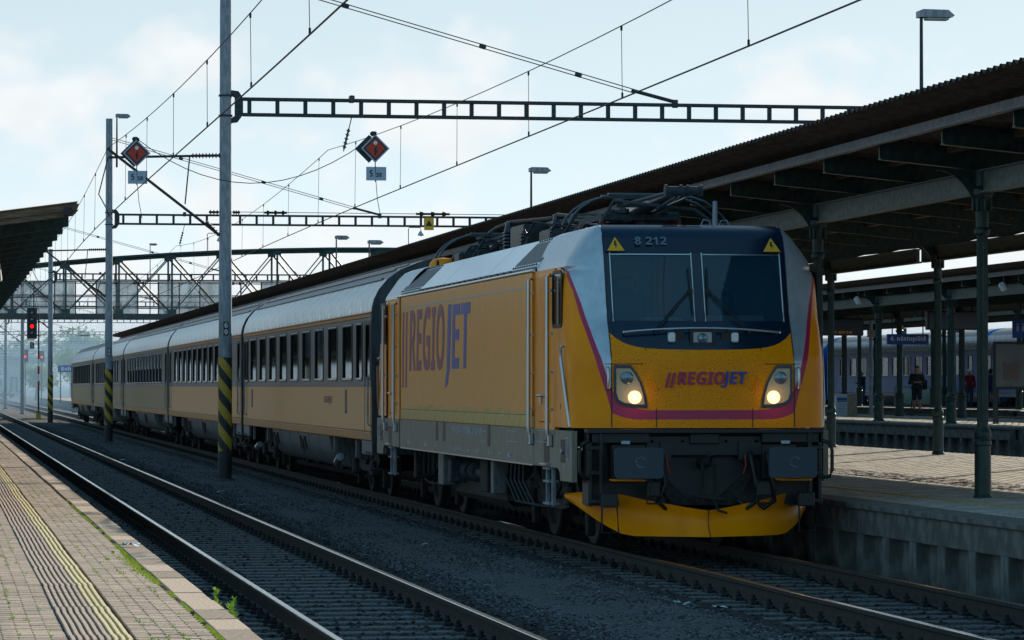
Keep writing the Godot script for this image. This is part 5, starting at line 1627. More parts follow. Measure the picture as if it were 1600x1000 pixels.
	for e in [-1.0, 1.0]:
		b = MB.new()
		for s in [-1.0, 1.0]: b.box(Vector3(s * 0.5, 2.2, e * (L / 2 + 0.16)), Vector3(0.16, 2.2, 0.34), Basis.IDENTITY, 0.05)
		b.box(Vector3(0, 3.3, e * (L / 2 + 0.16)), Vector3(1.16, 0.16, 0.34), Basis.IDENTITY, 0.05)
		obj("gangway", b, M.black, t)
		for s in [-1.0, 1.0]:
			b = MB.new()
			b.cyl(Vector3(s * 0.875, 1.05, e * L / 2), Vector3(s * 0.875, 1.05, e * (L / 2 + 0.33)), 0.11, 0.11, 10)
			obj("buffer", b, M.black, t)
	b = MB.new()      # interior floor and compartment wall
	b.box(Vector3(0, 1.1, 0), Vector3(2.7, 0.1, L - 0.2)); b.box(Vector3(0.2, 2.2, 0), Vector3(0.05, 2.0, L - 0.3))
	for k in 9: b.box(Vector3(-0.6, 1.9, -L / 2 + 2.5 + k * (L - 5.0) / 8.0), Vector3(1.2, 1.5, 0.14), Basis.IDENTITY, 0.05)
	obj("interior", b, M.inside, t)
	# underfloor
	for s in [-1.0, 1.0]:
		for k in 6:
			b = MB.new()
			var z0 := -5.4 + k * 1.82
			b.prism([Vector2(0, 0.975), Vector2(-0.03, 0.75), Vector2(-0.15, 0.52), Vector2(-0.32, 0.40), Vector2(-0.5, 0.38), Vector2(-0.5, 0.975)], Vector3(s * 1.37, 0, z0 + 1.78), Vector3(s, 0, 0), Vector3.UP, Vector3(0, 0, -1.74), true)
			var pn := obj("underfloor_panel", b, M.coach_skirt, t)
			if k in [0, 3]:
				for j in 3:
					b = MB.new()
					b.box(Vector3(s * 1.36, 0.78 - 0.06 * (j % 2), z0 + 0.4 + j * 0.4), Vector3(0.04, 0.26, 0.10), Basis(Vector3(0, 0, 1), -s * 0.15))
					obj("slot", b, M.black, pn)
		for e in [-1.0, 1.0]:
			b = MB.new()
			b.box(Vector3(s * 1.37, 0.86, e * (L / 2 - 0.7)), Vector3(0.06, 0.24, 1.3), Basis.IDENTITY, 0.01)
			obj("end_valance", b, M.coach_skirt, t)
			b = MB.new()
			b.box(Vector3(s * 1.36, 0.84, e * (L / 2 - 5.6)), Vector3(0.05, 0.28, 0.12)); b.box(Vector3(s * 1.36, 0.82, e * (L / 2 - 2.3)), Vector3(0.05, 0.30, 0.10))
			obj("hanger", b, M.coach_skirt, t)
	for e in [-1.0, 1.0]: bogie(t, e * (L / 2 - 3.4), 1.25, 0.46)
	return t

func coaches() -> void:
	var rj := {"side": M.coach_yellow, "sill": M.coach_yellow_dirty, "band": M.coach_grey, "cornice": M.coach_yellow_dirty}
	var w1 := [[57.66, 0.8], [79.17, 0.76, 1]]
	for k in 9: w1.append([77.46 - k * 2.262, 1.40])
	var c := coach(55.7, 80.4, "yellow and grey coach right behind the locomotive with eleven framed windows", w1, [[56.5], [79.6]], 0, rj)
	var b := MB.new()
	for q in [[59.6, 0.26], [77.8, 0.3]]: b.box(Vector3(-1.412, 1.62, 68.05 - q[0]), Vector3(0.01, 0.42, q[1]))
	obj("destination_board", b, M.grille, c)
	b = MB.new()
	text_to(b, "REGIOJET", Transform3D(Basis(Vector3.UP, -PI / 2), Vector3(-1.412, 1.55, 68.05 - 63.0)), 0.16, 1.3, 0.004)
	obj("logo", b, mat(Color(0.50, 0.30, 0.22), 0.5), c)
	b = MB.new()
	b.cyl(Vector3(-1.36, 0.62, 7.15), Vector3(-1.36, 0.50, 6.65), 0.07, 0.07, 10); b.cyl(Vector3(-1.34, 0.58, -8.6), Vector3(-1.36, 0.5, -9.0), 0.07, 0.07, 10)
	obj("filler_pipe", b, M.chrome, c)
	var w2 := []
	for k in 11: w2.append([84.0 + k * 1.93, 1.28])
	coach(80.4, 106.9, "second coach with cream reflections modelled as curtains in its windows", w2, [[81.4], [105.8]], 1, rj)
	var w3 := []
	for k in 12: w3.append([110.6 + k * 1.72, 1.1])
	coach(106.9, 133.2, "third coach with half open dark windows above dull yellow side", w3, [[107.9], [132.2]], 2, {"side": M.coach_dull, "sill": M.coach_yellow_dirty, "band": M.coach_grey, "cornice": M.coach_dull})
	var w4 := []
	for k in 11: w4.append([137.0 + k * 1.9, 1.3])
	coach(133.2, 159.7, "fourth coach, partly hidden by the second striped mast", w4, [[134.2], [158.7]], 3, {"side": M.coach_dull, "sill": M.coach_dull, "band": M.coach_grey, "cornice": M.coach_dull})
	var w5 := []
	for k in 11: w5.append([163.4 + k * 1.9, 1.3])
	coach(159.7, 186.1, "last coach at the far end of the train", w5, [[160.7], [185.2]], 0, {"side": M.coach_dull, "sill": M.coach_yellow_dirty, "band": M.coach_grey, "cornice": M.coach_dull})

# ------------------------------------------------------------------ overhead line
func stripes_on(t: Node, r: float, y0: float, y1: float, turns: int) -> void:      # yellow and black spiral paint on a mast
	var b := MB.new()
	b.cyl(Vector3(0, 0.05, 0), Vector3(0, y1, 0), r + 0.002, r + 0.002, 24, false)
	obj("black_paint", b, M.stripe_black, t)
	b = MB.new()
	var pitch := (y1 - y0) / turns
	for k in range(-1, turns + 1):
		for i in 24:
			var a0 := TAU * i / 24.0; var a1 := TAU * (i + 1) / 24.0
			var q := []
			for w in [[a0, i], [a1, i + 1]]:
				var s: float = y0 + pitch * (k + absf(w[1] / 24.0 * 2.0 - 1.0) * 1.1)
				q.append([w[0], clampf(s, y0, y1), clampf(s + pitch * 0.52, y0, y1)])
			if q[0][2] - q[0][1] < 0.001 and q[1][2] - q[1][1] < 0.001: continue
			var n0 := Vector3(sin(q[0][0]), 0, -cos(q[0][0])); var n1 := Vector3(sin(q[1][0]), 0, -cos(q[1][0]))
			n0 = n0.rotated(Vector3.UP, 0.95); n1 = n1.rotated(Vector3.UP, 0.95)
			var R := r + 0.004
			var a := n0 * R + Vector3(0, q[0][1], 0); var c := n0 * R + Vector3(0, q[0][2], 0)
			var e := n1 * R + Vector3(0, q[1][1], 0); var f := n1 * R + Vector3(0, q[1][2], 0)
			b.tri(a, e, f, n0, n1, n1); b.tri(a, f, c, n0, n1, n0)
	obj("yellow_stripes", b, M.stripe_yellow, t)

func insul(b: MB, a: Vector3, e: Vector3, r: float, n: int) -> void:
	var d := (e - a)
	b.cyl(a, e, r * 0.45, r * 0.45, 8)
	for k in n: b.cyl(a + d * ((k + 0.35) / n), a + d * ((k + 0.65) / n), r, r * 0.7, 8)

func gantry(d: float, x0: float, x1: float, yb: float, top: float, label: String, near: bool) -> Node3D:
	var g := thing("catenary_gantry", V(x0, -0.24, d), label, "gantry", "gantries over the tracks")
	var Y := yb + 0.24
	var r := 0.135
	var b := MB.new()
	b.cyl(Vector3(0, -0.1, 0), Vector3(0, 4.9, 0), r + 0.012, r + 0.006, 20, false); b.cyl(Vector3(0, 4.9, 0), Vector3(0, top + 0.24, 0), r, r - 0.01, 20)
	b.cyl(Vector3(0, 4.86, 0), Vector3(0, 4.92, 0), r + 0.02, r + 0.02, 20)
	var m := obj("mast", b, M.steel, g)
	b = MB.new()
	b.cyl(Vector3(0, -0.1, 0), Vector3(0, 0.12, 0), 0.26, 0.2, 12)
	obj("footing", b, M.concrete, m)
	if near: stripes_on(m, r + 0.013, 0.72, 2.76, 4)
	var L := x1 - x0
	for e in [0.0, 0.34]:
		b = MB.new()
		b.box(Vector3(L / 2 + 0.15, Y + e - 0.17, 0), Vector3(L - 0.45, 0.075, 0.12), Basis.IDENTITY, 0.008)
		obj("beam_chord", b, M.dark_steel, g)
	b = MB.new()
	b.box(Vector3.ZERO, Vector3(0.085, 0.264, 0.10), Basis.IDENTITY, 0.006)
	var pm := b.mesh(M.dark_steel)
	var x := 0.52
	while x < L - 0.2:
		inst("beam_post", pm, g, Vector3(x, Y, 0)); x += 0.615
	b = MB.new()
	for e in [-0.2, 0.24]: b.cyl(Vector3(0, Y + e - 0.02, 0), Vector3(0, Y + e + 0.02, 0), r + 0.02, r + 0.02, 16)
	b.prism([Vector2(0.12, -0.36), Vector2(0.26, -0.34), Vector2(0.38, -0.18), Vector2(0.38, 0.19), Vector2(0.28, 0.34), Vector2(0.12, 0.36), Vector2(0.12, 0.25), Vector2(0.2, 0.2), Vector2(0.2, -0.2), Vector2(0.12, -0.25)], Vector3(0, Y, 0.05), Vector3.RIGHT, Vector3.UP, Vector3(0, 0, -0.1))
	obj("beam_bracket", b, M.dark_steel, g)
	# stay: twin cables from the mast head to the beam
	b = MB.new()
	var xa := minf(10.0, L * 0.7)
	var a := Vector3(0.12, Y + 2.95, 0); var e2 := Vector3(xa, Y + 0.22, 0)
	for q in [-0.04, 0.04]: b.tube([a + Vector3(0, q, 0), e2 + Vector3(-0.9, 0.25 + q, 0)], 0.012, 5)
	for u in [0.28, 0.62, 0.86]: b.box(a.lerp(e2 + Vector3(-0.9, 0.25, 0), u), Vector3(0.16, 0.11, 0.05), Basis(Vector3(0, 0, 1), -0.27), 0.02)
	b.tube([e2 + Vector3(-0.95, 0.27, 0), e2 + Vector3(0, 0.03, 0)], 0.045, 6)
	b.box(e2 + Vector3(0.04, -0.02, 0), Vector3(0.12, 0.18, 0.1), Basis.IDENTITY, 0.01)
	obj("stay_cable", b, M.dark_steel, g)
	b = MB.new()
	b.cyl(Vector3(L + 0.2, -0.1, 0), Vector3(L + 0.2, Y + 0.4, 0), r, r - 0.01, 16)
	obj("mast", b, M.steel, g)
	# hanger for the right-hand wires
	b = MB.new()
	var xh := LX - x0
	b.tube([Vector3(xh + 0.42, Y - 0.2, 0), Vector3(xh + 0.24, Y - 0.95, 0)], 0.012, 5)
	insul(b, Vector3(xh + 0.36, Y - 0.45, 0), Vector3(xh + 0.25, Y - 0.9, 0), 0.05, 5)
	b.box(Vector3(xh + 0.42, Y + 0.2, 0), Vector3(0.12, 0.16, 0.2), Basis.IDENTITY, 0.02)
	obj("wire_hanger", b, M.insulator, g)
	# cantilever to the left for the empty track
	b = MB.new()
	var xc := TX - x0
	b.tube([Vector3(-0.1, 7.17, 0), Vector3(-0.85, 7.15, 0), Vector3(xc - 0.1, 7.10, 0)], 0.03, 6)
	b.tube([Vector3(-0.12, 5.42, 0), Vector3(xc - 0.12, 7.3, 0)], 0.034, 6)
	b.tube([Vector3(-0.78, 7.15, 0), Vector3(-0.88, 6.1, 0)], 0.016, 5)
	b.tube([Vector3(xc - 0.1, 7.1, 0), Vector3(xc - 0.3, 6.3, 0), Vector3(xc, 5.75, 0)], 0.014, 5)
	obj("cantilever", b, M.dark_steel, g)
	b = MB.new()
	insul(b, Vector3(-0.1, 7.17, 0), Vector3(-0.75, 7.155, 0), 0.065, 9); insul(b, Vector3(-0.12, 5.42, 0), Vector3(-0.42, 5.72, 0), 0.06, 5)
	obj("insulator", b, M.insulator, g)
	# cross wire with strain insulators
	b = MB.new()
	b.tube([Vector3(-0.35, 5.94, 0), Vector3(L, 5.90, 0)], 0.007, 4)
	for q in [[-0.36, -0.14], [0.16, 0.32], [0.85, 1.35], [4.2, 4.95]]: insul(b, Vector3(q[0], 5.93, 0), Vector3(q[1], 5.93, 0), 0.055, 3)
	obj("cross_wire", b, M.wire, g)
	if near:
		b = MB.new()
		b.box(Vector3(0.005, 3.39, r + 0.02), Vector3(0.11, 0.30, 0.012), Basis.IDENTITY, 0.004)
		var pl := obj("number_plate", b, M.black, m)
		b = MB.new()
		for k in 2: text_to(b, ["6", "0"][k], Transform3D(Basis.IDENTITY, Vector3(-0.03, 3.405 - k * 0.14, r + 0.026)), 0.11, 0.07, 0.004)
		obj("digits", b, M.white, pl)
	return g

func overhead_line(cx: float, label: String, hung: Array, d1: float, drop: Array) -> void:
	var t := thing("overhead_line", V(cx, 5.5, 40), label, "overhead line", "overhead lines")
	var off := -t.position
	var b := MB.new()
	var con := func(d: float) -> Vector3: return V(cx + 0.12 * sin(d * 0.06), 5.56, d) + off
	var mes := func(d: float) -> Vector3:
		var lo := 0.0; var hi := d1
		for k in hung.size() - 1:
			if d >= hung[k] and d <= hung[k + 1]: lo = hung[k]; hi = hung[k + 1]
		var u := (d - lo) / (hi - lo)
		return V(cx + 0.1 * sin(d * 0.06), 7.08 - 2.4 * u * (1 - u) * clampf((hi - lo) / 66.0, 0.3, 1.0), d) + off
	var pa := []; var pb := []
	var d := 20.0
	while d < d1:
		pa.append(con.call(d)); pb.append(mes.call(d)); d += 3.0
	b.tube(pa, 0.011, 5)
	obj("contact_wire", b, M.wire, t)
	b = MB.new(); b.tube(pb, 0.0075, 5)
	obj("messenger_wire", b, M.wire, t)
	d = drop[0]
	while d < minf(d1, 230.0):
		b = MB.new()
		var p: Vector3 = mes.call(d); var q: Vector3 = con.call(d)
		b.tube([p, q], 0.0045, 4)
		b.box(p - Vector3(0, 0.03, 0), Vector3(0.026, 0.06, 0.02)); b.box(q + Vector3(0, 0.035, 0), Vector3(0.024, 0.07, 0.02))
		obj("dropper", b, M.wire, t)
		d += drop[1]

func diamond_sign(at: Vector3, label: String, double: bool) -> void:
	var t := thing("catenary_sign", at, label, "sign", "red diamond signs on the wires")
	var dm := func(r: float) -> Array: return [Vector2(0, -r), Vector2(r, 0), Vector2(0, r), Vector2(-r, 0)]
	var b := MB.new()
	b.prism(dm.call(0.285), Vector3.ZERO, Vector3.RIGHT, Vector3.UP, Vector3(0, 0, 0.015))
	var p := obj("plate", b, M.sign_grey, t)
	b = MB.new(); b.prism(dm.call(0.245), Vector3(0, 0, 0.015), Vector3.RIGHT, Vector3.UP, Vector3(0, 0, 0.004))
	obj("black_border", b, M.black, p)
	b = MB.new(); b.prism(dm.call(0.20), Vector3(0, 0, 0.019), Vector3.RIGHT, Vector3.UP, Vector3(0, 0, 0.004))
	obj("red_field", b, M.sign_red, p)
	b = MB.new()
	b.prism([Vector2(0.0, 0.03), Vector2(0.035, 0.03), Vector2(0.01, -0.03), Vector2(0.04, -0.03), Vector2(0.005, -0.14), Vector2(-0.025, -0.11), Vector2(0.0, -0.06), Vector2(-0.03, -0.055)], Vector3(0, 0, 0.023), Vector3.RIGHT, Vector3.UP, Vector3(0, 0, 0.003))
	obj("bolt_symbol", b, M.black, p)
	b = MB.new(); b.lathe([[0.04, 0], [0.04, 0.004], [0, 0.004]], Vector3(0, 0.11, 0.023), 12, Basis(Vector3(1, 0, 0), PI / 2))
	obj("white_dot", b, M.white, p)
	b = MB.new(); b.prism(dm.call(0.28), Vector3(-0.11 if double else -0.05, 0, -0.14), Vector3.RIGHT, Vector3.UP, Vector3(0, 0, 0.015))
	obj("rear_plate", b, M.dark_steel, t)
	b = MB.new(); b.box(Vector3(0.02, -0.50, 0.0), Vector3(0.40, 0.27, 0.014), Basis.IDENTITY, 0.003)
	var np := obj("number_plate", b, M.sign_grey, t)
	b = MB.new()
	text_to(b, "5", Transform3D(Basis.IDENTITY, Vector3(-0.11, -0.56, 0.008)), 0.13, 0.06, 0.004)
	text_to(b, "38", Transform3D(Basis.IDENTITY, Vector3(0.01, -0.565, 0.008)), 0.085, 0.12, 0.004)
	obj("digits", b, M.black, np)
	b = MB.new()
	b.box(Vector3(-0.03, 0.30, -0.06), Vector3(0.12, 0.08, 0.16), Basis.IDENTITY, 0.02); b.tube([Vector3(0, 0.28, 0), Vector3(0, -0.66, -0.01)], 0.010, 5)
	b.tube([Vector3(0.0, -0.25, 0.01), Vector3(0.01, -0.6, 0.0), Vector3(0.05, -1.0, -0.05), Vector3(0.12, -1.35, -0.1)], 0.007, 5)
	obj("hanger", b, M.dark_steel, t)

func lamp_post(at: Vector3, h: float, label: String, turn := 0.0) -> void:
	var t := thing("lamp_post", at, label, "lamp post", "lamps on tall posts")
	t.rotation.y = turn
	var b := MB.new()
	b.cyl(Vector3.ZERO, Vector3(0, h, 0), 0.04, 0.026, 8)
	obj("post", b, M.dark_steel, t)
	b = MB.new()
	b.prism([Vector2(-0.05, 0.0), Vector2(0.46, 0.0), Vector2(0.50, 0.03), Vector2(0.40, 0.115), Vector2(0.0, 0.12), Vector2(-0.05, 0.10)], Vector3(0, h, 0.12), Vector3.RIGHT, Vector3.UP, Vector3(0, 0, -0.24))
	var hd := obj("lamp_head", b, M.steel, t)
	b = MB.new(); b.box(Vector3(0.24, h - 0.02, 0), Vector3(0.36, 0.04, 0.18), Basis.IDENTITY, 0.012)
	obj("lens", b, M.pale_train, hd)

func hook_lamp(at: Vector3, label: String) -> void:
	var t := thing("hook_lamp", at, label, "lamp", "hook lamps along the footbridge")
	var b := MB.new()
	b.tube([Vector3.ZERO, Vector3(0, 1.5, 0), Vector3(0.06, 1.56, 0), Vector3(0.85, 1.56, 0), Vector3(0.88, 1.3, 0)], 0.03, 6)
	obj("bent_post", b, M.dark_steel, t)
	b = MB.new(); b.lathe([[0.05, 0.0], [0.1, -0.02], [0.2, -0.18], [0.24, -0.3], [0.0, -0.36]], Vector3(0.88, 1.32, 0), 14)
	obj("globe", b, M.sign_grey, t)

func rail_signal(at: Vector3, h: float, label: String, big: bool) -> void:
	var t := thing("railway_signal", at, label, "signal", "red signals")
	var b := MB.new()
	b.cyl(Vector3.ZERO, Vector3(0, h, 0), 0.06, 0.05, 10)
	var m := obj("mast", b, M.dark_steel, t)
	if big:
		b = MB.new()
		for k in 3: b.cyl(Vector3(0, 1.95 + k * 0.92, 0), Vector3(0, 2.42 + k * 0.92, 0), 0.066, 0.066, 10)
		obj("red_band", b, M.red_paint, m)
		b = MB.new()
		for k in 2: b.cyl(Vector3(0, 2.42 + k * 0.92, 0), Vector3(0, 2.87 + k * 0.92, 0), 0.066, 0.066, 10)
		obj("white_band", b, M.white, m)
		b = MB.new(); b.box(Vector3(0, 0.2, 0), Vector3(0.3, 0.45, 0.3), Basis.IDENTITY, 0.03); b.box(Vector3(0, 0.0, 0), Vector3(0.9, 0.14, 0.5), Basis.IDENTITY, 0.03)
		obj("base", b, M.stripe_yellow, m)
	var hx := -0.42 if big else 0.0
	var hh := 1.92 if big else 1.3
	b = MB.new()
	b.box(Vector3(hx, h - hh / 2 + 0.35, 0.1), Vector3(0.62, hh, 0.12), Basis.IDENTITY, 0.04)
	if big: b.tube([Vector3(0, h + 0.2, 0), Vector3(-0.05, h + 0.35, 0.05), Vector3(-0.3, h + 0.2, 0.05)], 0.03, 5)
	var hd := obj("signal_head", b, M.black, t)
	for k in (4 if big else 3):
		var y := h + 0.05 - k * 0.42
		b = MB.new()
		b.lathe([[0.13, 0.0], [0.13, 0.18], [0.12, 0.18], [0.12, 0.0]], Vector3(hx, y, 0.16), 14, Basis(Vector3(1, 0, 0), PI / 2))
		obj("hood", b, M.black, hd)
		var on := (k == 2 if big else k == 1)
		b = MB.new(); b.lathe([[0.115, 0.0], [0.09, 0.03], [0, 0.04]], Vector3(hx, y, 0.163), 14, Basis(Vector3(1, 0, 0), PI / 2))
		obj("lens", b, M.red_on if on else M.lens_grey, hd)
		if on:
			var li := OmniLight3D.new()
			li.name = "lens_light"; hd.add_child(li); li.position = Vector3(hx, y, 0.36); li.light_color = Color(1, 0.1, 0.1); li.light_energy = 0.05; li.light_size = 0.1; li.omni_range = 40.0; li.shadow_enabled = true
	if big:
		b = MB.new(); b.box(Vector3(hx - 0.05, h - 1.63, 0.1), Vector3(0.42, 0.07, 0.04))
		obj("red_plate", b, M.red_paint, t)
		b = MB.new(); b.box(Vector3(hx + 0.02, h - 1.97, 0.1), Vector3(0.26, 0.40, 0.06))
		var np := obj("number_box", b, M.black, t)
		b = MB.new(); text_to(b, "5", Transform3D(Basis.IDENTITY, Vector3(hx - 0.05, h - 2.10, 0.132)), 0.26, 0.14, 0.006)
		obj("digit", b, M.sign_grey, np)

# ------------------------------------------------------------------ bridge and far things
func footbridge() -> void:
	var D := 234.0
	var t := thing("footbridge", V(4, 6.4, D), "green steel truss footbridge with frosted panels crossing above the tracks", "bridge")
	var off := -t.position
	var arch := func(x: float) -> float: return 9.7 + 1.75 * (1.0 - pow((x - 30.0) / 28.0, 2.0)) if x > 2.0 else 9.7
	var xs := []
	var x := -6.0
	while x < 48.0:
		xs.append(x); x += 3.63
	for dz in [0.0, 4.0]:
		var b := MB.new()
		b.box(V(21, 6.75, D + dz) + off, Vector3(58, 0.28, 0.3))
		obj("lower_chord", b, M.teal, t)
		for i in xs.size() - 1:
			b = MB.new()
			b.tube([V(xs[i], arch.call(xs[i]), D + dz) + off, V(xs[i + 1], arch.call(xs[i + 1]), D + dz) + off], 0.12, 4)
			obj("upper_chord", b, M.teal, t)
			b = MB.new()
			b.box(V(xs[i], (6.8 + arch.call(xs[i])) / 2, D + dz) + off, Vector3(0.13, arch.call(xs[i]) - 6.8, 0.16))
			b.box(V(xs[i], 6.95, D + dz - 0.02) + off, Vector3(0.6, 0.5, 0.05)); b.box(V(xs[i], arch.call(xs[i]) - 0.15, D + dz - 0.02) + off, Vector3(0.55, 0.4, 0.05))
			obj("post", b, M.teal, t)
			for q in [0, 1]:
				b = MB.new()
				var a: float = xs[i + q]; var e: float = xs[i + 1 - q]
				b.tube([V(a, 6.9, D + dz + 0.1 * q) + off, V(e, arch.call(e) - 0.1, D + dz + 0.1 * q) + off], 0.04 + 0.03 * q, 4)
				obj("diagonal", b, M.teal, t)
		for y in [7.35, 8.15, 9.1]:
			b = MB.new()
			b.box(V(21, y, D + dz + 0.25) + off, Vector3(56, 0.07, 0.06))
			obj("handrail", b, M.dark_steel, t)
	var b := MB.new()
	b.box(V(21, 6.62, D + 2) + off, Vector3(58, 0.16, 4.4))
	obj("deck", b, M.dark_steel, t)
	var r := RandomNumberGenerator.new(); r.seed = 17
	x = -5.0
	var k := 0
	while x < 46.0:
		if not (k in [10, 13, 17, 18, 22]):
			for dz in [0.45]:
				b = MB.new()
				b.box(V(x + 0.7, 7.98, D + dz) + off, Vector3(1.32, 2.2, 0.05))
				obj("frosted_panel", b, M.frosted, t)
		b = MB.new()
		b.box(V(x, 7.98, D + 0.42) + off, Vector3(0.09, 2.3, 0.09))
		obj("panel_post", b, M.dark_steel, t)
		x += 1.42; k += 1

func tree(at: Vector3, h: float, w: float, label: String, sd: int) -> void:
	var t := thing("tree", at, label, "tree", "trees far down the line")
	var r := RandomNumberGenerator.new(); r.seed = sd
	var b := MB.new()
	b.cyl(Vector3(0, -0.2, 0), Vector3(0.1, h * 0.55, 0), w * 0.05, w * 0.025, 8)
	for k in 6:
		var a := k * 1.05 + r.randf() * 0.4
		b.cyl(Vector3(0.05, h * (0.3 + 0.04 * k), 0), Vector3(cos(a) * w * 0.35, h * (0.55 + 0.05 * k), sin(a) * w * 0.35), w * 0.018, w * 0.006, 5)
	obj("trunk", b, M.bark, t)
	b = MB.new()
	var cl := []
	for k in 22: cl.append(Vector3(r.randfn() * w * 0.2, h * r.randf_range(0.38, 0.92), r.randfn() * w * 0.2))
	for k in 2600:
		var c: Vector3 = cl[r.randi() % cl.size()] + Vector3(r.randfn(), r.randfn() * 0.8, r.randfn()) * w * 0.085
		var s := w * 0.028 * r.randf_range(0.6, 1.3)
		var bs := Basis.from_euler(Vector3(r.randf() * TAU, r.randf() * TAU, r.randf() * TAU))
		b.ftri(c + bs * Vector3(-s, 0, 0), c + bs * Vector3(s, -s * 0.3, 0), c + bs * Vector3(0, s * 1.5, 0))
	obj("crown", b, M.leaf[2], t)

func far_scene() -> void:
	var b := MB.new()
	# far platform on the right of the train's track, with its station sign
	b.box(V(16.2, 0.05, 330), Vector3(8.0, 0.9, 180), Basis.IDENTITY, 0.02)
	var p := structure("platform", b, M.concrete)
	p.set_meta("label", "far empty platform beyond the last coach")
	b = MB.new(); b.box(V(16.2, 0.505, 330), Vector3(7.9, 0.012, 179.6))
	obj("paving", b, M.paver[2], p)
	var t := thing("station_sign", V(11.6, 0.5, 300), "small blue station name sign reading Bohumín far down the line", "sign")
	b = MB.new()
	for x in [-1.1, 1.1]: b.cyl(Vector3(x, 0, 0), Vector3(x, 3.1, 0), 0.05, 0.05, 6)
	obj("post", b, M.dark_steel, t)
	b = MB.new(); b.box(Vector3(0, 2.95, 0.05), Vector3(2.7, 0.6, 0.05), Basis.IDENTITY, 0.01)
	var pl := obj("plate", b, M.sign_blue, t)
	b = MB.new(); text_to(b, "Bohumín", Transform3D(Basis.IDENTITY, Vector3(-1.05, 2.78, 0.076)), 0.36, 2.1, 0.01)
	obj("lettering", b, M.white, pl)
	# far road bridge
	t = thing("road_bridge", V(20, 4, 620), "pale road bridge deck crossing the line in the far haze", "bridge")
	b = MB.new(); b.box(Vector3(0, 2.6, 0), Vector3(120, 1.3, 9), Basis.IDENTITY, 0.05)
	obj("deck", b, M.concrete, t)
	for x in [-42.0, -26.0, 22.0, 40.0]:
		b = MB.new(); b.box(Vector3(x, -1.1, 0), Vector3(1.4, 6.2, 6), Basis.IDENTITY, 0.1)
		obj("pier", b, M.concrete, t)
	b = MB.new()
	for k in 60: b.box(Vector3(-59 + k * 2.0, 3.75, 4.3), Vector3(0.08, 1.0, 0.08))
	b.box(Vector3(0, 4.2, 4.3), Vector3(118, 0.1, 0.1))
	obj("railing", b, M.dark_steel, t)
	for q in [[255.0, 6.1, 26.0], [320.0, 6.1, 30.0], [395.0, 6.1, 30.0], [480.0, 6.1, 34.0], [570.0, 6.1, 34.0]]:
		gantry(q[0], q[1], q[2], 8.05, 9.6, ["first gantry beyond the footbridge", "second gantry beyond the footbridge in the haze", "third gantry beyond the footbridge in the haze", "fourth gantry beyond the footbridge in the haze", "farthest gantry in the haze before the road bridge"][[255.0, 320.0, 395.0, 480.0, 570.0].find(q[0])], false)
	rail_signal(V(8.9, -0.2, 360), 5.6, "small distant signal showing red, left of the station sign", false)
	rail_signal(V(11.8, -0.2, 400), 5.9, "faint far signal showing red beside the station sign", false)
	tree(V(19.5, -0.2, 470), 7.4, 7.0, "round green tree above the last coach in the distance", 31)
	tree(V(14.0, -0.2, 500), 5.0, 6.0, "pale green tree left of the last coach in the distance", 32)
	tree(V(33.0, -0.2, 420), 10.5, 9.0, "tall hazy tree seen through the footbridge beside the canopy roof", 33)
	tree(V(6.0, -0.2, 700), 12.0, 16.0, "broad hazy tree behind the road bridge, leftmost", 34)
	tree(V(16.0, -0.2, 720), 11.0, 16.0, "broad hazy tree behind the road bridge, middle", 35)
	tree(V(27.0, -0.2, 700), 13.0, 16.0, "broad hazy tree behind the road bridge, rightmost", 36)
	# distant vehicles
	var pale := {"side": M.pale_train, "sill": M.blue_train, "band": M.pale_train, "cornice": M.blue_train}
	coach(540, 566, "white distant railcar far down the left track", [[545, 1.4], [548, 1.4], [551, 1.4], [554, 1.4], [557, 1.4], [560, 1.4]], [[542.0]], 0, pale, V(5.5, 0, 552), "distant railcars", "railcar").rotation.y = 0.5
	var tw := thing("tank_wagon", V(6.2, 0, 330), "dark round tank wagon end standing in the far left haze", "wagon")
	b = MB.new(); b.cyl(Vector3(0, 1.9, 0), Vector3(0, 1.9, -9), 1.15, 1.15, 20)
	obj("tank", b, M.under, tw)
	b = MB.new(); b.box(Vector3(0, 0.75, -4.5), Vector3(2.2, 0.25, 10)); b.box(Vector3(0, 0.9, 0.4), Vector3(2.4, 0.3, 0.2))
	obj("underframe", b, M.under, tw)
	bogie(tw, -1.6, 0.9, 0.46); bogie(tw, -7.4, 0.9, 0.46)
	tw.position = V(0.6, 0, 420)
	var cb := thing("relay_cabinet", V(0.2, -0.2, 305), "small white relay cabinet by the far left rails", "cabinet")
	b = MB.new(); b.box(Vector3(0, 0.8, 0), Vector3(0.9, 1.5, 0.5), Basis.IDENTITY, 0.02); b.box(Vector3(0, 1.58, 0), Vector3(1.0, 0.08, 0.6), Basis.IDENTITY, 0.02)
	obj("housing", b, M.pale_train, cb)
	b = MB.new(); b.box(Vector3(0, 0.8, 0.256), Vector3(0.8, 1.3, 0.012), Basis.IDENTITY, 0.004)
	obj("door", b, M.sign_grey, cb)

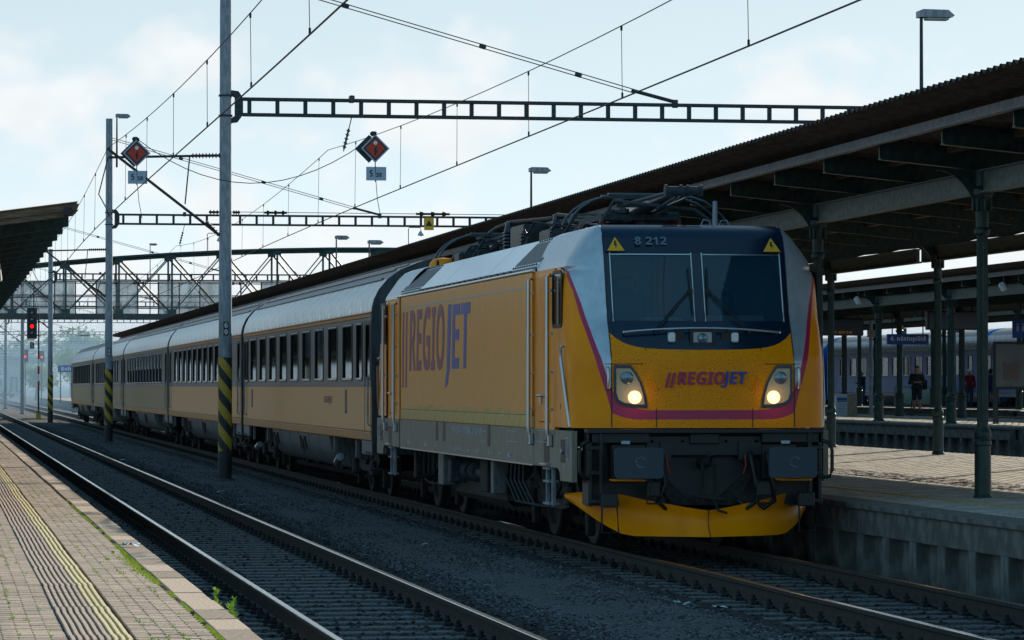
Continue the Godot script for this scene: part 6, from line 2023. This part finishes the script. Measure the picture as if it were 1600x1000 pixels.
# ------------------------------------------------------------------ people
func body(bones: Array, cell: float) -> MB:     # bones: [a, b, ra, rb]; smooth union meshed as surface nets
	var lo := Vector3.INF; var hi := -Vector3.INF
	for q in bones:
		var rr := Vector3.ONE * (maxf(q[2], q[3]) + 0.05)
		lo = lo.min(q[0] - rr).min(q[1] - rr); hi = hi.max(q[0] + rr).max(q[1] + rr)
	var n := Vector3i(((hi - lo) / cell).ceil()) + Vector3i.ONE
	var f := PackedFloat32Array(); f.resize(n.x * n.y * n.z); f.fill(9.0)
	for q in bones:
		var a: Vector3 = q[0]; var ab: Vector3 = q[1] - q[0]
		var l2 := maxf(ab.length_squared(), 1e-6)
		var rr := Vector3.ONE * (maxf(q[2], q[3]) + 0.05)
		var i0 := Vector3i(((q[0].min(q[1]) - rr - lo) / cell).floor()).max(Vector3i.ZERO)
		var i1 := Vector3i(((q[0].max(q[1]) + rr - lo) / cell).ceil()).min(n - Vector3i.ONE)
		for z in range(i0.z, i1.z + 1):
			for y in range(i0.y, i1.y + 1):
				for x in range(i0.x, i1.x + 1):
					var p := lo + Vector3(x, y, z) * cell
					var u := clampf((p - a).dot(ab) / l2, 0, 1)
					var d := (p - a - ab * u).length() - lerpf(q[2], q[3], u)
					var k := (z * n.y + y) * n.x + x
					var e := f[k]
					var h := clampf(0.5 + 0.5 * (e - d) / 0.03, 0, 1)
					f[k] = lerpf(e, d, h) - 0.03 * h * (1 - h)
	var vid := {}
	var vs := PackedVector3Array()
	for z in n.z - 1:
		for y in n.y - 1:
			for x in n.x - 1:
				var k := (z * n.y + y) * n.x + x
				var c := Vector3.ZERO; var cnt := 0
				var val := [f[k], f[k + 1], f[k + n.x], f[k + n.x + 1], f[k + n.x * n.y], f[k + n.x * n.y + 1], f[k + n.x * n.y + n.x], f[k + n.x * n.y + n.x + 1]]
				for e in [[0, 1], [2, 3], [4, 5], [6, 7], [0, 2], [1, 3], [4, 6], [5, 7], [0, 4], [1, 5], [2, 6], [3, 7]]:
					var va: float = val[e[0]]; var vb: float = val[e[1]]
					if (va < 0) != (vb < 0):
						var u := va / (va - vb)
						c += Vector3(e[0] & 1, (e[0] >> 1) & 1, e[0] >> 2).lerp(Vector3(e[1] & 1, (e[1] >> 1) & 1, e[1] >> 2), u); cnt += 1
				if cnt:
					vid[k] = vs.size(); vs.append(lo + (Vector3(x, y, z) + c / cnt) * cell)
	var g := func(p: Vector3) -> Vector3:
		var q := Vector3i(((p - lo) / cell).round()).clamp(Vector3i.ONE, n - Vector3i(2, 2, 2))
		var k := (q.z * n.y + q.y) * n.x + q.x
		return Vector3(f[k + 1] - f[k - 1], f[k + n.x] - f[k - n.x], f[k + n.x * n.y] - f[k - n.x * n.y]).normalized()
	var ns := PackedVector3Array()
	for p in vs: ns.append(g.call(p))
	var b := MB.new()
	var st := [1, n.x, n.x * n.y]
	for k in vid:
		for ax in 3:
			var a1: int = st[(ax + 1) % 3]; var a2: int = st[(ax + 2) % 3]
			if (f[k] < 0) != (f[k + st[ax]] < 0) and vid.has(k - a1) and vid.has(k - a2) and vid.has(k - a1 - a2):
				var q := [vid[k], vid[k - a1], vid[k - a1 - a2], vid[k - a2]]
				b.tri(vs[q[0]], vs[q[1]], vs[q[2]], ns[q[0]], ns[q[1]], ns[q[2]]); b.tri(vs[q[0]], vs[q[2]], vs[q[3]], ns[q[0]], ns[q[2]], ns[q[3]])
	return b

func person(at: Vector3, turn: float, label: String, pose: String, top: Material, legs: Material, hair: Material, shorts: bool) -> Node3D:
	var t := thing("person", at, label, "person", "people on the far platforms")
	t.rotation.y = turn; t.scale = Vector3.ONE * 0.94
	var H := Vector3(0, 1.50, 0.05) if pose != "phone" else Vector3(0, 1.47, 0.10)
	var bend := 0.12 if pose == "phone" else 0.03
	var neck := Vector3(0, 1.40, bend * 0.6)
	var lh := Vector3(-0.10, 0.93, 0); var rh := Vector3(0.10, 0.93, 0)
	var lk := Vector3(-0.11, 0.50, 0.04); var rk := Vector3(0.11, 0.50, 0.02)
	var lf := Vector3(-0.12, 0.08, 0.0); var rf := Vector3(0.12, 0.08, -0.02)
	if pose == "scooter": rk = Vector3(0.10, 0.52, 0.10); lf = Vector3(-0.10, 0.08, -0.12); lk = Vector3(-0.1, 0.5, 0.0)
	var ls := Vector3(-0.19, 1.34, 0.0); var rs := Vector3(0.19, 1.34, 0.0)
	var le := Vector3(-0.26, 1.07, 0.0); var re := Vector3(0.26, 1.07, 0.0)
	var lw := Vector3(-0.25, 0.83, 0.06); var rw := Vector3(0.25, 0.83, 0.06)
	if pose != "stand":
		le = Vector3(-0.27, 1.08, 0.06); re = Vector3(0.27, 1.08, 0.06); lw = Vector3(-0.10, 1.10, 0.30); rw = Vector3(0.10, 1.10, 0.30)
	# skin figure: head, neck, arms, hands with fingers, legs when bare
	var bones := [[H + Vector3(0, 0.10, 0), H + Vector3(0, 0.02, 0.015), 0.098, 0.085], [H + Vector3(0, -0.04, 0.035), H + Vector3(0, -0.06, 0.04), 0.055, 0.05], [neck, H, 0.055, 0.055],
		[H + Vector3(0, 0.02, 0.10), H + Vector3(0, -0.005, 0.118), 0.012, 0.018], [H + Vector3(-0.092, 0.03, 0), H + Vector3(-0.096, 0.0, 0), 0.018, 0.016], [H + Vector3(0.092, 0.03, 0), H + Vector3(0.096, 0.0, 0), 0.018, 0.016],
		[neck, Vector3(0, 1.0, 0), 0.06, 0.1], [le, lw, 0.042, 0.03], [re, rw, 0.042, 0.03]]
	for q in [[lw, le, -1.0], [rw, re, 1.0]]:
		var dir: Vector3 = (q[0] - q[1]).normalized()
		var sd := dir.cross(Vector3.UP if absf(dir.y) < 0.8 else Vector3(0, 0, 1)).normalized()
		var palm: Vector3 = q[0] + dir * 0.08
		bones.append([q[0], palm, 0.03, 0.036])
		for k in 4: bones.append([palm + sd * (k - 1.5) * 0.022, palm + sd * (k - 1.5) * 0.024 + dir * (0.075 - 0.008 * absf(k - 1.5)) + Vector3(0, -0.015, 0), 0.011, 0.009])
		bones.append([q[0] + dir * 0.03, q[0] + dir * 0.075 + sd * 0.05 * q[2], 0.014, 0.010])
	if shorts: bones.append_array([[lk, lf, 0.06, 0.042], [rk, rf, 0.06, 0.042], [lk, lh, 0.06, 0.085], [rk, rh, 0.06, 0.085]])
	else: bones.append_array([[lh, lf, 0.07, 0.04], [rh, rf, 0.07, 0.04]])
	bones.append_array([[lh, rh, 0.1, 0.1], [Vector3(0, 1.0, 0), Vector3(0, 0.93, 0), 0.1, 0.12]])
	var bd := obj("body", body(bones, 0.02), M.skin, t)
	var jk := [[Vector3(-0.1, 1.30, 0.0), Vector3(0.1, 1.30, 0.0), 0.125, 0.125], [Vector3(0, 1.3, 0.0), Vector3(0, 0.95, 0), 0.15, 0.145], [Vector3(-0.05, 0.92, 0), Vector3(0.05, 0.92, 0), 0.14, 0.14], [ls, le, 0.075, 0.06], [rs, re, 0.075, 0.06], [le, le.lerp(lw, 0.8), 0.06, 0.048], [re, re.lerp(rw, 0.8), 0.06, 0.048], [ls, rs, 0.08, 0.08]]
	obj("jacket", body(jk, 0.025), top, t)
	var tr := [[lh, lk, 0.105, 0.085], [rh, rk, 0.105, 0.085], [lh, rh, 0.115, 0.115]]
	if not shorts: tr.append_array([[lk, lf + Vector3(0, 0.03, 0), 0.078, 0.06], [rk, rf + Vector3(0, 0.03, 0), 0.078, 0.06]])
	obj("trousers", body(tr, 0.025), legs, t)
	obj("shoes", body([[lf + Vector3(0, -0.03, -0.05), lf + Vector3(0, -0.04, 0.14), 0.045, 0.038], [rf + Vector3(0, -0.03, -0.05), rf + Vector3(0, -0.04, 0.14), 0.045, 0.038]], 0.02), M.black, t)
	obj("hair" if hair != M.white else "cap", body([[H + Vector3(0, 0.13, -0.01), H + Vector3(0, 0.06, -0.04), 0.098, 0.09]] + ([[H + Vector3(0, 0.13, 0.06), H + Vector3(0, 0.11, 0.16), 0.05, 0.03]] if hair == M.white else []), 0.02), hair, t)
	var b := MB.new()
	for s in [-1.0, 1.0]: b.box(H + Vector3(s * 0.034, 0.045, 0.094), Vector3(0.024, 0.012, 0.012), Basis.IDENTITY, 0.004)
	b.box(H + Vector3(0, -0.045, 0.084), Vector3(0.045, 0.008, 0.012), Basis.IDENTITY, 0.003)
	obj("eyes_and_mouth", b, M.black, bd)
	return t

# ------------------------------------------------------------------ right background
func right_background() -> void:
	var r4 := 0.27      # rails rise towards the right
	var b := MB.new()
	b.prism([Vector2(19.3, -0.236), Vector2(21.0, 0.02), Vector2(120, 0.25), Vector2(120, -0.6), Vector2(19.3, -0.6)], V(0, 0, 60), Vector3.RIGHT, Vector3.UP, Vector3(0, 0, -340))
	structure("embankment", b, M.gravel)
	raised_platform("platform", "fourth platform across the tracks with people and information boards", 27.0, 34.4, 0.84, 0.84, 60.0, 230.0, 0.0, [84.0, 128.0], [84.0, 135.0, 34.3, 0.3])
	raised_platform("platform", "fifth platform beside the blue coaches in the background", 38.0, 44.4, 1.03, 1.03, 80.0, 260.0, 0.1, [118.0, 165.0], [])
	for k in 3:
		var x: float = [30.0, 34.2, 39.0][k]
	canopy("canopy of the fourth platform seen beyond the columns on the right", 26.6, 35.0, 27.9, 33.4, 5.02, 0.45, 60.0, 215.0, 0.84, 7.4, 0.0, 91.5, 1.5, 2.0)
	canopy("far canopy of the fifth platform behind the blue sign", 37.6, 44.8, 39.2, 43.0, 5.3, 0.4, 80.0, 230.0, 1.03, 11.0, 0.0, 131.0, 1.3)
	# blue coaches
	var bl := {"side": M.blue_train, "sill": M.pale_train, "band": M.blue_train, "cornice": M.pale_train}
	for k in 3:
		var d0 := 118.0 + k * 26.6
		var ws := []
		for j in 11: ws.append([d0 + 3.6 + j * 1.93, 1.2])
		coach(d0, d0 + 26.4, ["blue and white coach at the right edge behind the poster board", "blue and white coach behind the sign for platform four", "blue and white coach farthest left, seen beside the locomotive"][k], ws, [[d0 + 1.3], [d0 + 25.2]], 3, bl, V(46.8, 0.45, d0 + 13.2), "blue coaches in the background", "coach", 2.85, 1.95)
	# hanging platform sign
	var t := thing("platform_sign", V(30.0, 3.57, 103), "blue hanging sign reading 4. nástupiště", "sign")
	b = MB.new()
	b.box(Vector3(0, -0.2, 0), Vector3(1.34, 0.33, 0.12), Basis.IDENTITY, 0.01)
	var pl := obj("plate", b, M.sign_blue, t)
	b = MB.new(); text_to(b, "4. nástupiště", Transform3D(Basis.IDENTITY, Vector3(-0.58, -0.29, 0.062)), 0.19, 1.16, 0.01)
	obj("lettering", b, M.white, pl)
	b = MB.new()
	for x in [-0.5, 0.5]: b.cyl(Vector3(x, -0.1, 0), Vector3(x, 1.0, 0), 0.02, 0.02, 6)
	obj("hanger", b, M.dark_steel, t)
	t = thing("platform_sign", V(31.6, 3.86, 96.6), "small blue sign with pictograms at the right edge", "sign")
	b = MB.new(); b.box(Vector3(0.1, -0.26, 0), Vector3(0.7, 0.55, 0.08), Basis.IDENTITY, 0.01)
	pl = obj("plate", b, M.sign_blue, t)
	b = MB.new()
	for x in [-0.1, 0.06, 0.22]:
		b.box(Vector3(x, -0.26, 0.042), Vector3(0.07, 0.16, 0.006)); b.lathe([[0.03, 0], [0.03, 0.006], [0, 0.006]], Vector3(x, -0.13, 0.04), 8, Basis(Vector3(1, 0, 0), PI / 2))
	obj("pictograms", b, M.sign_grey, pl)
	b = MB.new(); b.cyl(Vector3(0, 0, 0), Vector3(0, 0.7, 0), 0.02, 0.02, 6)
	obj("hanger", b, M.dark_steel, t)
	for q in [[28.9, 107.0, 1.5, 0.56, "black departure board left of the blue platform sign", true], [29.3, 96.0, 1.55, 0.55, "black departure board right of the blue platform sign", false]]:
		t = thing("departure_board", V(q[0], 4.1, q[1]), q[4], "information board", "departure boards")
		b = MB.new(); b.box(Vector3(0, -0.28, 0), Vector3(q[2], q[3], 0.25), Basis.IDENTITY, 0.02)
		var cs := obj("casing", b, M.black, t)
		b = MB.new(); b.box(Vector3(0, -0.28, 0.128), Vector3(q[2] - 0.1, q[3] - 0.08, 0.008))
		var scn := obj("display_face", b, M.mask, cs)
		b = MB.new()
		if q[5]:
			text_to(b, "D51 07:15", Transform3D(Basis.IDENTITY, Vector3(-0.45, -0.50, 0.133)), 0.09, 0.8, 0.004)
			obj("display_text", b, M.screen_text, cs)
		b = MB.new()
		for x in [-q[2] * 0.4, q[2] * 0.4]: b.cyl(Vector3(x, 0, 0), Vector3(x, 0.5, 0), 0.025, 0.025, 6)
		obj("hanger", b, M.dark_steel, t)
	# notice box, railing with glass, poster board, posts
	t = thing("notice_box", V(31.5, 0.84, 116.4), "grey cabinet with blue and white notice on its front", "cabinet")
	b = MB.new(); b.box(Vector3(0.30, 0.39, 0), Vector3(0.36, 0.78, 0.5), Basis.IDENTITY, 0.01)
	obj("cabinet", b, M.skirt, t)
	b = MB.new(); b.box(Vector3(-0.07, 0.39, 0), Vector3(0.40, 0.78, 0.5), Basis.IDENTITY, 0.01)
	var nt := obj("notice_face", b, M.sign_grey, t)
	b = MB.new(); b.box(Vector3(-0.07, 0.60, 0.252), Vector3(0.36, 0.10, 0.006))
	b.box(Vector3(-0.07, 0.52, 0.252), Vector3(0.36, 0.03, 0.006))
	obj("blue_bar", b, M.sign_blue, nt)
	b = MB.new()
	for k in 5: b.box(Vector3(-0.09 + 0.02 * (k % 2), 0.42 - k * 0.07, 0.252), Vector3(0.26, 0.018, 0.004))
	obj("print_lines", b, M.lens_grey, nt)
	t = thing("glass_railing", V(43.6, 1.03, 149.0), "low railing with pale glass panes behind the person on the scooter", "railing")
	for k in 3:
		b = MB.new(); b.box(Vector3(-0.3 + k * 1.0, 0.42, 0), Vector3(0.90, 0.70, 0.02))
		obj("pane", b, M.glass_clear, t)
	for k in 4:
		b = MB.new(); b.box(Vector3(-0.8 + k * 1.0, 0.43, 0), Vector3(0.06, 0.86, 0.06))
		obj("post", b, M.steel, t)
	b = MB.new(); b.box(Vector3(0.7, 0.84, 0), Vector3(3.1, 0.04, 0.05)); b.box(Vector3(0.7, 0.05, 0), Vector3(3.1, 0.04, 0.05))
	obj("rail", b, M.steel, t)
	t = thing("poster_board", V(29.4, 0.84, 91.0), "framed poster board on two legs at the right edge", "poster board")
	b = MB.new()
	for x in [-0.40, 0.95]: b.box(Vector3(x, 1.1, 0), Vector3(0.07, 2.3, 0.07), Basis.IDENTITY, 0.008)
	for x in [-0.22, 1.1]: b.box(Vector3(x, 0.5, -0.3), Vector3(0.06, 1.0, 0.06))
	b.box(Vector3(0.28, 0.18, 0), Vector3(1.3, 0.05, 0.05)); b.box(Vector3(0.28, 1.0, 0), Vector3(1.3, 0.08, 0.08)); b.box(Vector3(0.28, 2.26, 0), Vector3(1.4, 0.07, 0.09))
	obj("frame", b, M.dark_steel, t)
	b = MB.new(); b.box(Vector3(0.28, 1.63, 0), Vector3(1.28, 1.18, 0.03))
	var po := obj("poster", b, gmat(60, Color(0.34, 0.35, 0.36), Color(0.40, 0.39, 0.38), Vector3(3, 3, 3), 0.35, 0.006), t)
	b = MB.new()
	for k in 7: b.box(Vector3(-0.12 + 0.07 * k, 1.5 - 0.03 * (k % 3), 0.017), Vector3(0.055, 0.5 - 0.05 * (k % 2), 0.003), Basis.IDENTITY)
	obj("print_figures", b, mat(Color(0.40, 0.30, 0.27), 0.5), po)
	b = MB.new()
	for k in 4: b.box(Vector3(0.7, 1.85 - k * 0.16, 0.017), Vector3(0.28 - 0.05 * (k % 2), 0.04, 0.003))
	obj("print_lines", b, M.sign_grey, po)
	b = MB.new(); b.box(Vector3(0.72, 1.13, 0.017), Vector3(0.14, 0.12, 0.003))
	obj("print_mark", b, M.sign_red, po)
	# people
	var dark := mat(Color(0.10, 0.11, 0.13), 0.8); var jeans := mat(Color(0.20, 0.28, 0.42), 0.85); var navy := mat(Color(0.12, 0.18, 0.30), 0.85); var brown := mat(Color(0.22, 0.14, 0.10), 0.7)
	var red := mat(Color(0.50, 0.08, 0.10), 0.8)
	var sc := thing("kick_scooter", V(33.85, 0.84, 115.6), "black kick scooter under the person in shorts", "scooter")
	b = MB.new(); b.box(Vector3(0.35, 0.14, 0), Vector3(0.75, 0.05, 0.16), Basis.IDENTITY, 0.015)
	obj("deck", b, M.black, sc)
	for x in [-0.06, 0.82]:
		b = MB.new(); b.lathe([[0.0, -0.03], [0.12, -0.03], [0.13, 0.0], [0.12, 0.03], [0, 0.03]], Vector3(x, 0.13, 0), 16, Basis(Vector3(1, 0, 0), PI / 2))
		obj("wheel", b, M.black, sc)
	b = MB.new(); b.tube([Vector3(-0.06, 0.2, 0), Vector3(0.02, 1.02, 0)], 0.02, 6); b.tube([Vector3(0.02, 1.02, -0.22), Vector3(0.02, 1.02, 0.22)], 0.016, 6)
	obj("handlebar", b, M.black, sc)
	var p := person(V(34.0, 1.0, 115.6), -0.2, "person in dark jacket and shorts standing on a kick scooter", "scooter", dark, dark, brown, true)
	b = MB.new(); b.box(Vector3(0.30, 0.95, -0.02), Vector3(0.14, 0.34, 0.22), Basis.IDENTITY, 0.03)
	var bag := thing("shoulder_bag", V(34.0, 1.0, 115.6), "dark shoulder bag at the hip of the person on the scooter", "bag")
	obj("pouch", b, dark, bag)
	b = MB.new(); b.tube([Vector3(0.30, 1.12, 0.04), Vector3(0.1, 1.45, 0.06), Vector3(-0.12, 1.42, 0.1)], 0.012, 5)
	obj("strap", b, dark, bag)
	person(V(43.9, 1.03, 158.5), -1.3, "person in dark vest looking down at a phone beside a post", "phone", dark, jeans, brown, false)
	person(V(43.4, 1.03, 139.7), -0.1, "person in red and black jacket, white cap and jeans behind the teal column", "stand", red, jeans, M.white, false)
	person(V(43.9, 1.03, 138.3), 2.6, "person in dark blue clothes standing left of the poster board", "stand", navy, jeans, dark, false)
	for q in [[33.9, 121.2, 3.6, "slim grey post right of the person with the phone"], [33.9, 117.2, 3.6, "slim grey post behind the person on the scooter"], [43.0, 140.5, 3.9, "slim grey post left of the person in the red jacket"]]:
		t = thing("steel_post", V(q[0], 0.84 if q[0] < 35 else 1.03, q[1]), q[3], "post", "slim posts on the far platforms")
		b = MB.new(); b.cyl(Vector3.ZERO, Vector3(0, q[2], 0), 0.075, 0.07, 12); b.cyl(Vector3.ZERO, Vector3(0, 0.08, 0), 0.12, 0.12, 12)
		obj("shaft", b, M.steel, t)
		b = MB.new(); b.box(Vector3(0, q[2] - 0.6, 0.1), Vector3(0.34, 0.26, 0.05), Basis.IDENTITY, 0.01)
		obj("notice", b, M.skirt, t)
	for q in [[27.2, 98.6, "white camera under the canopy, left of the departure boards"], [27.2, 84.5, "white camera under the canopy at the far right"]]:
		t = thing("security_camera", V(q[0], 4.6, q[1]), q[2], "camera", "white cameras under the far canopy")
		b = MB.new(); b.cyl(Vector3(0, 0.15, 0), Vector3(0, -0.05, 0), 0.03, 0.03, 6)
		obj("bracket", b, M.dark_steel, t)
		b = MB.new(); b.box(Vector3(-0.04, -0.14, 0.05), Vector3(0.17, 0.26, 0.2), Basis(Vector3(0, 0, 1), 0.5), 0.05)
		obj("housing", b, M.white, t)

func litter() -> void:
	var spots := [[1.86, 0.315, 33.5, 0.16, "crumpled white plastic bag on the left platform edge"], [5.2, -0.18, 59.0, 0.10, "white paper scrap on gravel near the first striped mast, left"], [5.4, -0.17, 66.0, 0.12, "white scrap on the gravel path between the masts"], [7.0, -0.2, 31.6, 0.16, "torn pale foil strip on gravel beside the near rail"], [7.25, -0.2, 31.2, 0.12, "second torn foil strip beside the near rail"], [6.9, -0.2, 26.6, 0.05, "tiny white scrap near the bottom right rail"], [5.1, -0.19, 96.0, 0.14, "pale scrap on far gravel before the second mast"], [6.2, -0.16, 43.5, 0.07, "small pale paper scrap on the middle gravel"]]
	var r := RandomNumberGenerator.new(); r.seed = 77
	for q in spots:
		var rows := []
		for i in 5:
			var row := []
			for j in 5: row.append(Vector3((i - 2) * q[3] * 0.28 + r.randf_range(-0.1, 0.1) * q[3], r.randf_range(0.0, 0.3) * q[3], (j - 2) * q[3] * 0.2))
			rows.append(row)
		var b := MB.new(); b.grid(rows, Vector3.UP)
		var o := obj("litter_scrap", b, M.white)
		o.position = V(q[0], q[1], q[2])
		meta(o, q[4], "litter", "litter on the ground")

func _ready() -> void:
	rng.seed = 42
	setup()
	materials()
	ground()
	track(TX, 17.0, 500.0, 90.0, "empty railway track between the platform and the gravel path", 300)
	track(LX, 20.0, 600.0, 90.0, "railway track that the yellow train stands on", 300)
	left_platform()
	right_platform()
	canopy("long corrugated canopy on teal iron columns beside the locomotive", 9.9, 19.7, 12.0, 17.9, 4.92, 0.5, 26.0, 205.0, 0.57, 7.5, 75.0, 38.1, 1.0, -1.1)
	left_canopy()
	right_background()
	footbridge()
	far_scene()
	locomotive()
	coaches()
	var g := gantry(74.0, 6.15, 25.2, 8.0, 11.4, "nearest gantry with tall striped mast standing before the first coach", true)
	gantry(125.5, 6.15, 25.2, 8.05, 11.75, "second gantry with striped mast left of the second coach's end", true)
	gantry(192.0, 6.15, 25.2, 8.05, 9.6, "third gantry with thin striped mast beside the red signal", true)
	overhead_line(TX, "overhead wires above the empty left track", [8.0, 74.0, 125.5, 192.0, 255.0, 320.0, 395.0, 480.0], 470.0, [35.2, 6.4])
	overhead_line(LX, "overhead wires above the train's track", [8.0, 74.0, 125.5, 192.0, 255.0, 320.0, 395.0, 480.0], 470.0, [35.6, 6.7])
	diamond_sign(V(4.02, 6.72, 70.5), "red diamond sign left of the tall mast with number plate below", false)
	diamond_sign(V(8.5, 6.60, 66.6), "double red diamond sign hanging right of the tall mast", true)
	var t := thing("warning_sign", V(18.0, 7.85, 125.2), "small yellow warning sign on the second gantry beam", "sign")
	var b := MB.new(); b.box(Vector3(0, 0.1, 0), Vector3(0.36, 0.46, 0.02), Basis.IDENTITY, 0.004)
	var pl := obj("plate", b, M.sign_yellow, t)
	b = MB.new(); b.prism([Vector2(-0.13, 0.02), Vector2(0.13, 0.02), Vector2(0, 0.25)], Vector3(0, 0, 0.011), Vector3.RIGHT, Vector3.UP, Vector3(0, 0, 0.003))
	obj("triangle", b, M.black, pl)
	b = MB.new()
	for x in [-0.17, 0.17]: b.box(Vector3(x, 0.2, -0.02), Vector3(0.03, 0.4, 0.03))
	obj("clamp", b, M.dark_steel, t)
	var jc := thing("jumper_cable", V(6.2, 6.0, 69), "thin sagging jumper cable slung between the two red diamond signs", "cable")
	b = MB.new()
	var jp := []
	for i in 15:
		var u := i / 14.0
		jp.append(V(lerpf(4.05, 8.35, u), lerpf(7.0, 6.75, u) - 3.3 * u * (1 - u) * 1.05, lerpf(70.5, 66.8, u)) - jc.position)
	b.tube(jp, 0.009, 5)
	obj("cable", b, M.wire, jc)
	for e in [0, 14]:
		b = MB.new(); b.box(jp[e], Vector3(0.05, 0.07, 0.05), Basis.IDENTITY, 0.01)
		obj("clamp", b, M.wire, jc)
	rail_signal(V(6.07, -0.2, 212), 6.6, "tall red signal on red and white mast at the far left", true)
	lamp_post(V(14.85, 4.35, 50.2), 3.2, "tall lamp post rising behind the canopy at the upper right")
	lamp_post(V(14.85, 4.35, 85.0), 3.0, "lamp post rising behind the canopy above the locomotive")
	lamp_post(V(14.85, 4.35, 118.0), 2.55, "lamp post behind the canopy above the first coach, right one")
	lamp_post(V(14.85, 4.35, 128.0), 3.15, "lamp post behind the canopy above the first coach, left one")
	lamp_post(V(6.42, 9.95, 125.35), 1.85, "lamp on a short post clamped to the head of the second striped mast")
	lamp_post(V(14.4, 6.7, 236.0), 5.0, "small lamp post on the footbridge left of the tall mast")
	hook_lamp(V(18.2, 10.9, 234.0), "hook lamp above the footbridge beside the tall mast")
	hook_lamp(V(32.2, 11.4, 234.0), "hook lamp above the footbridge near the canopy roof")
	stones("ballast_stones", 20000, TX - 1.5, TX + 1.5, 19.0, 110.0, -0.205, 0.030, "dark ballast stones in the empty track", 5, TX, 0.5)
	stones("ballast_stones", 18000, LX - 1.5, LX + 1.6, 22.0, 110.0, -0.205, 0.030, "dark ballast stones in the train's track", 6, LX, 0.45)
	stones("path_gravel", 52000, 5.05, 7.0, 21.0, 200.0, -0.172, 0.019, "fine grey gravel on the path between the tracks", 7)
	litter()
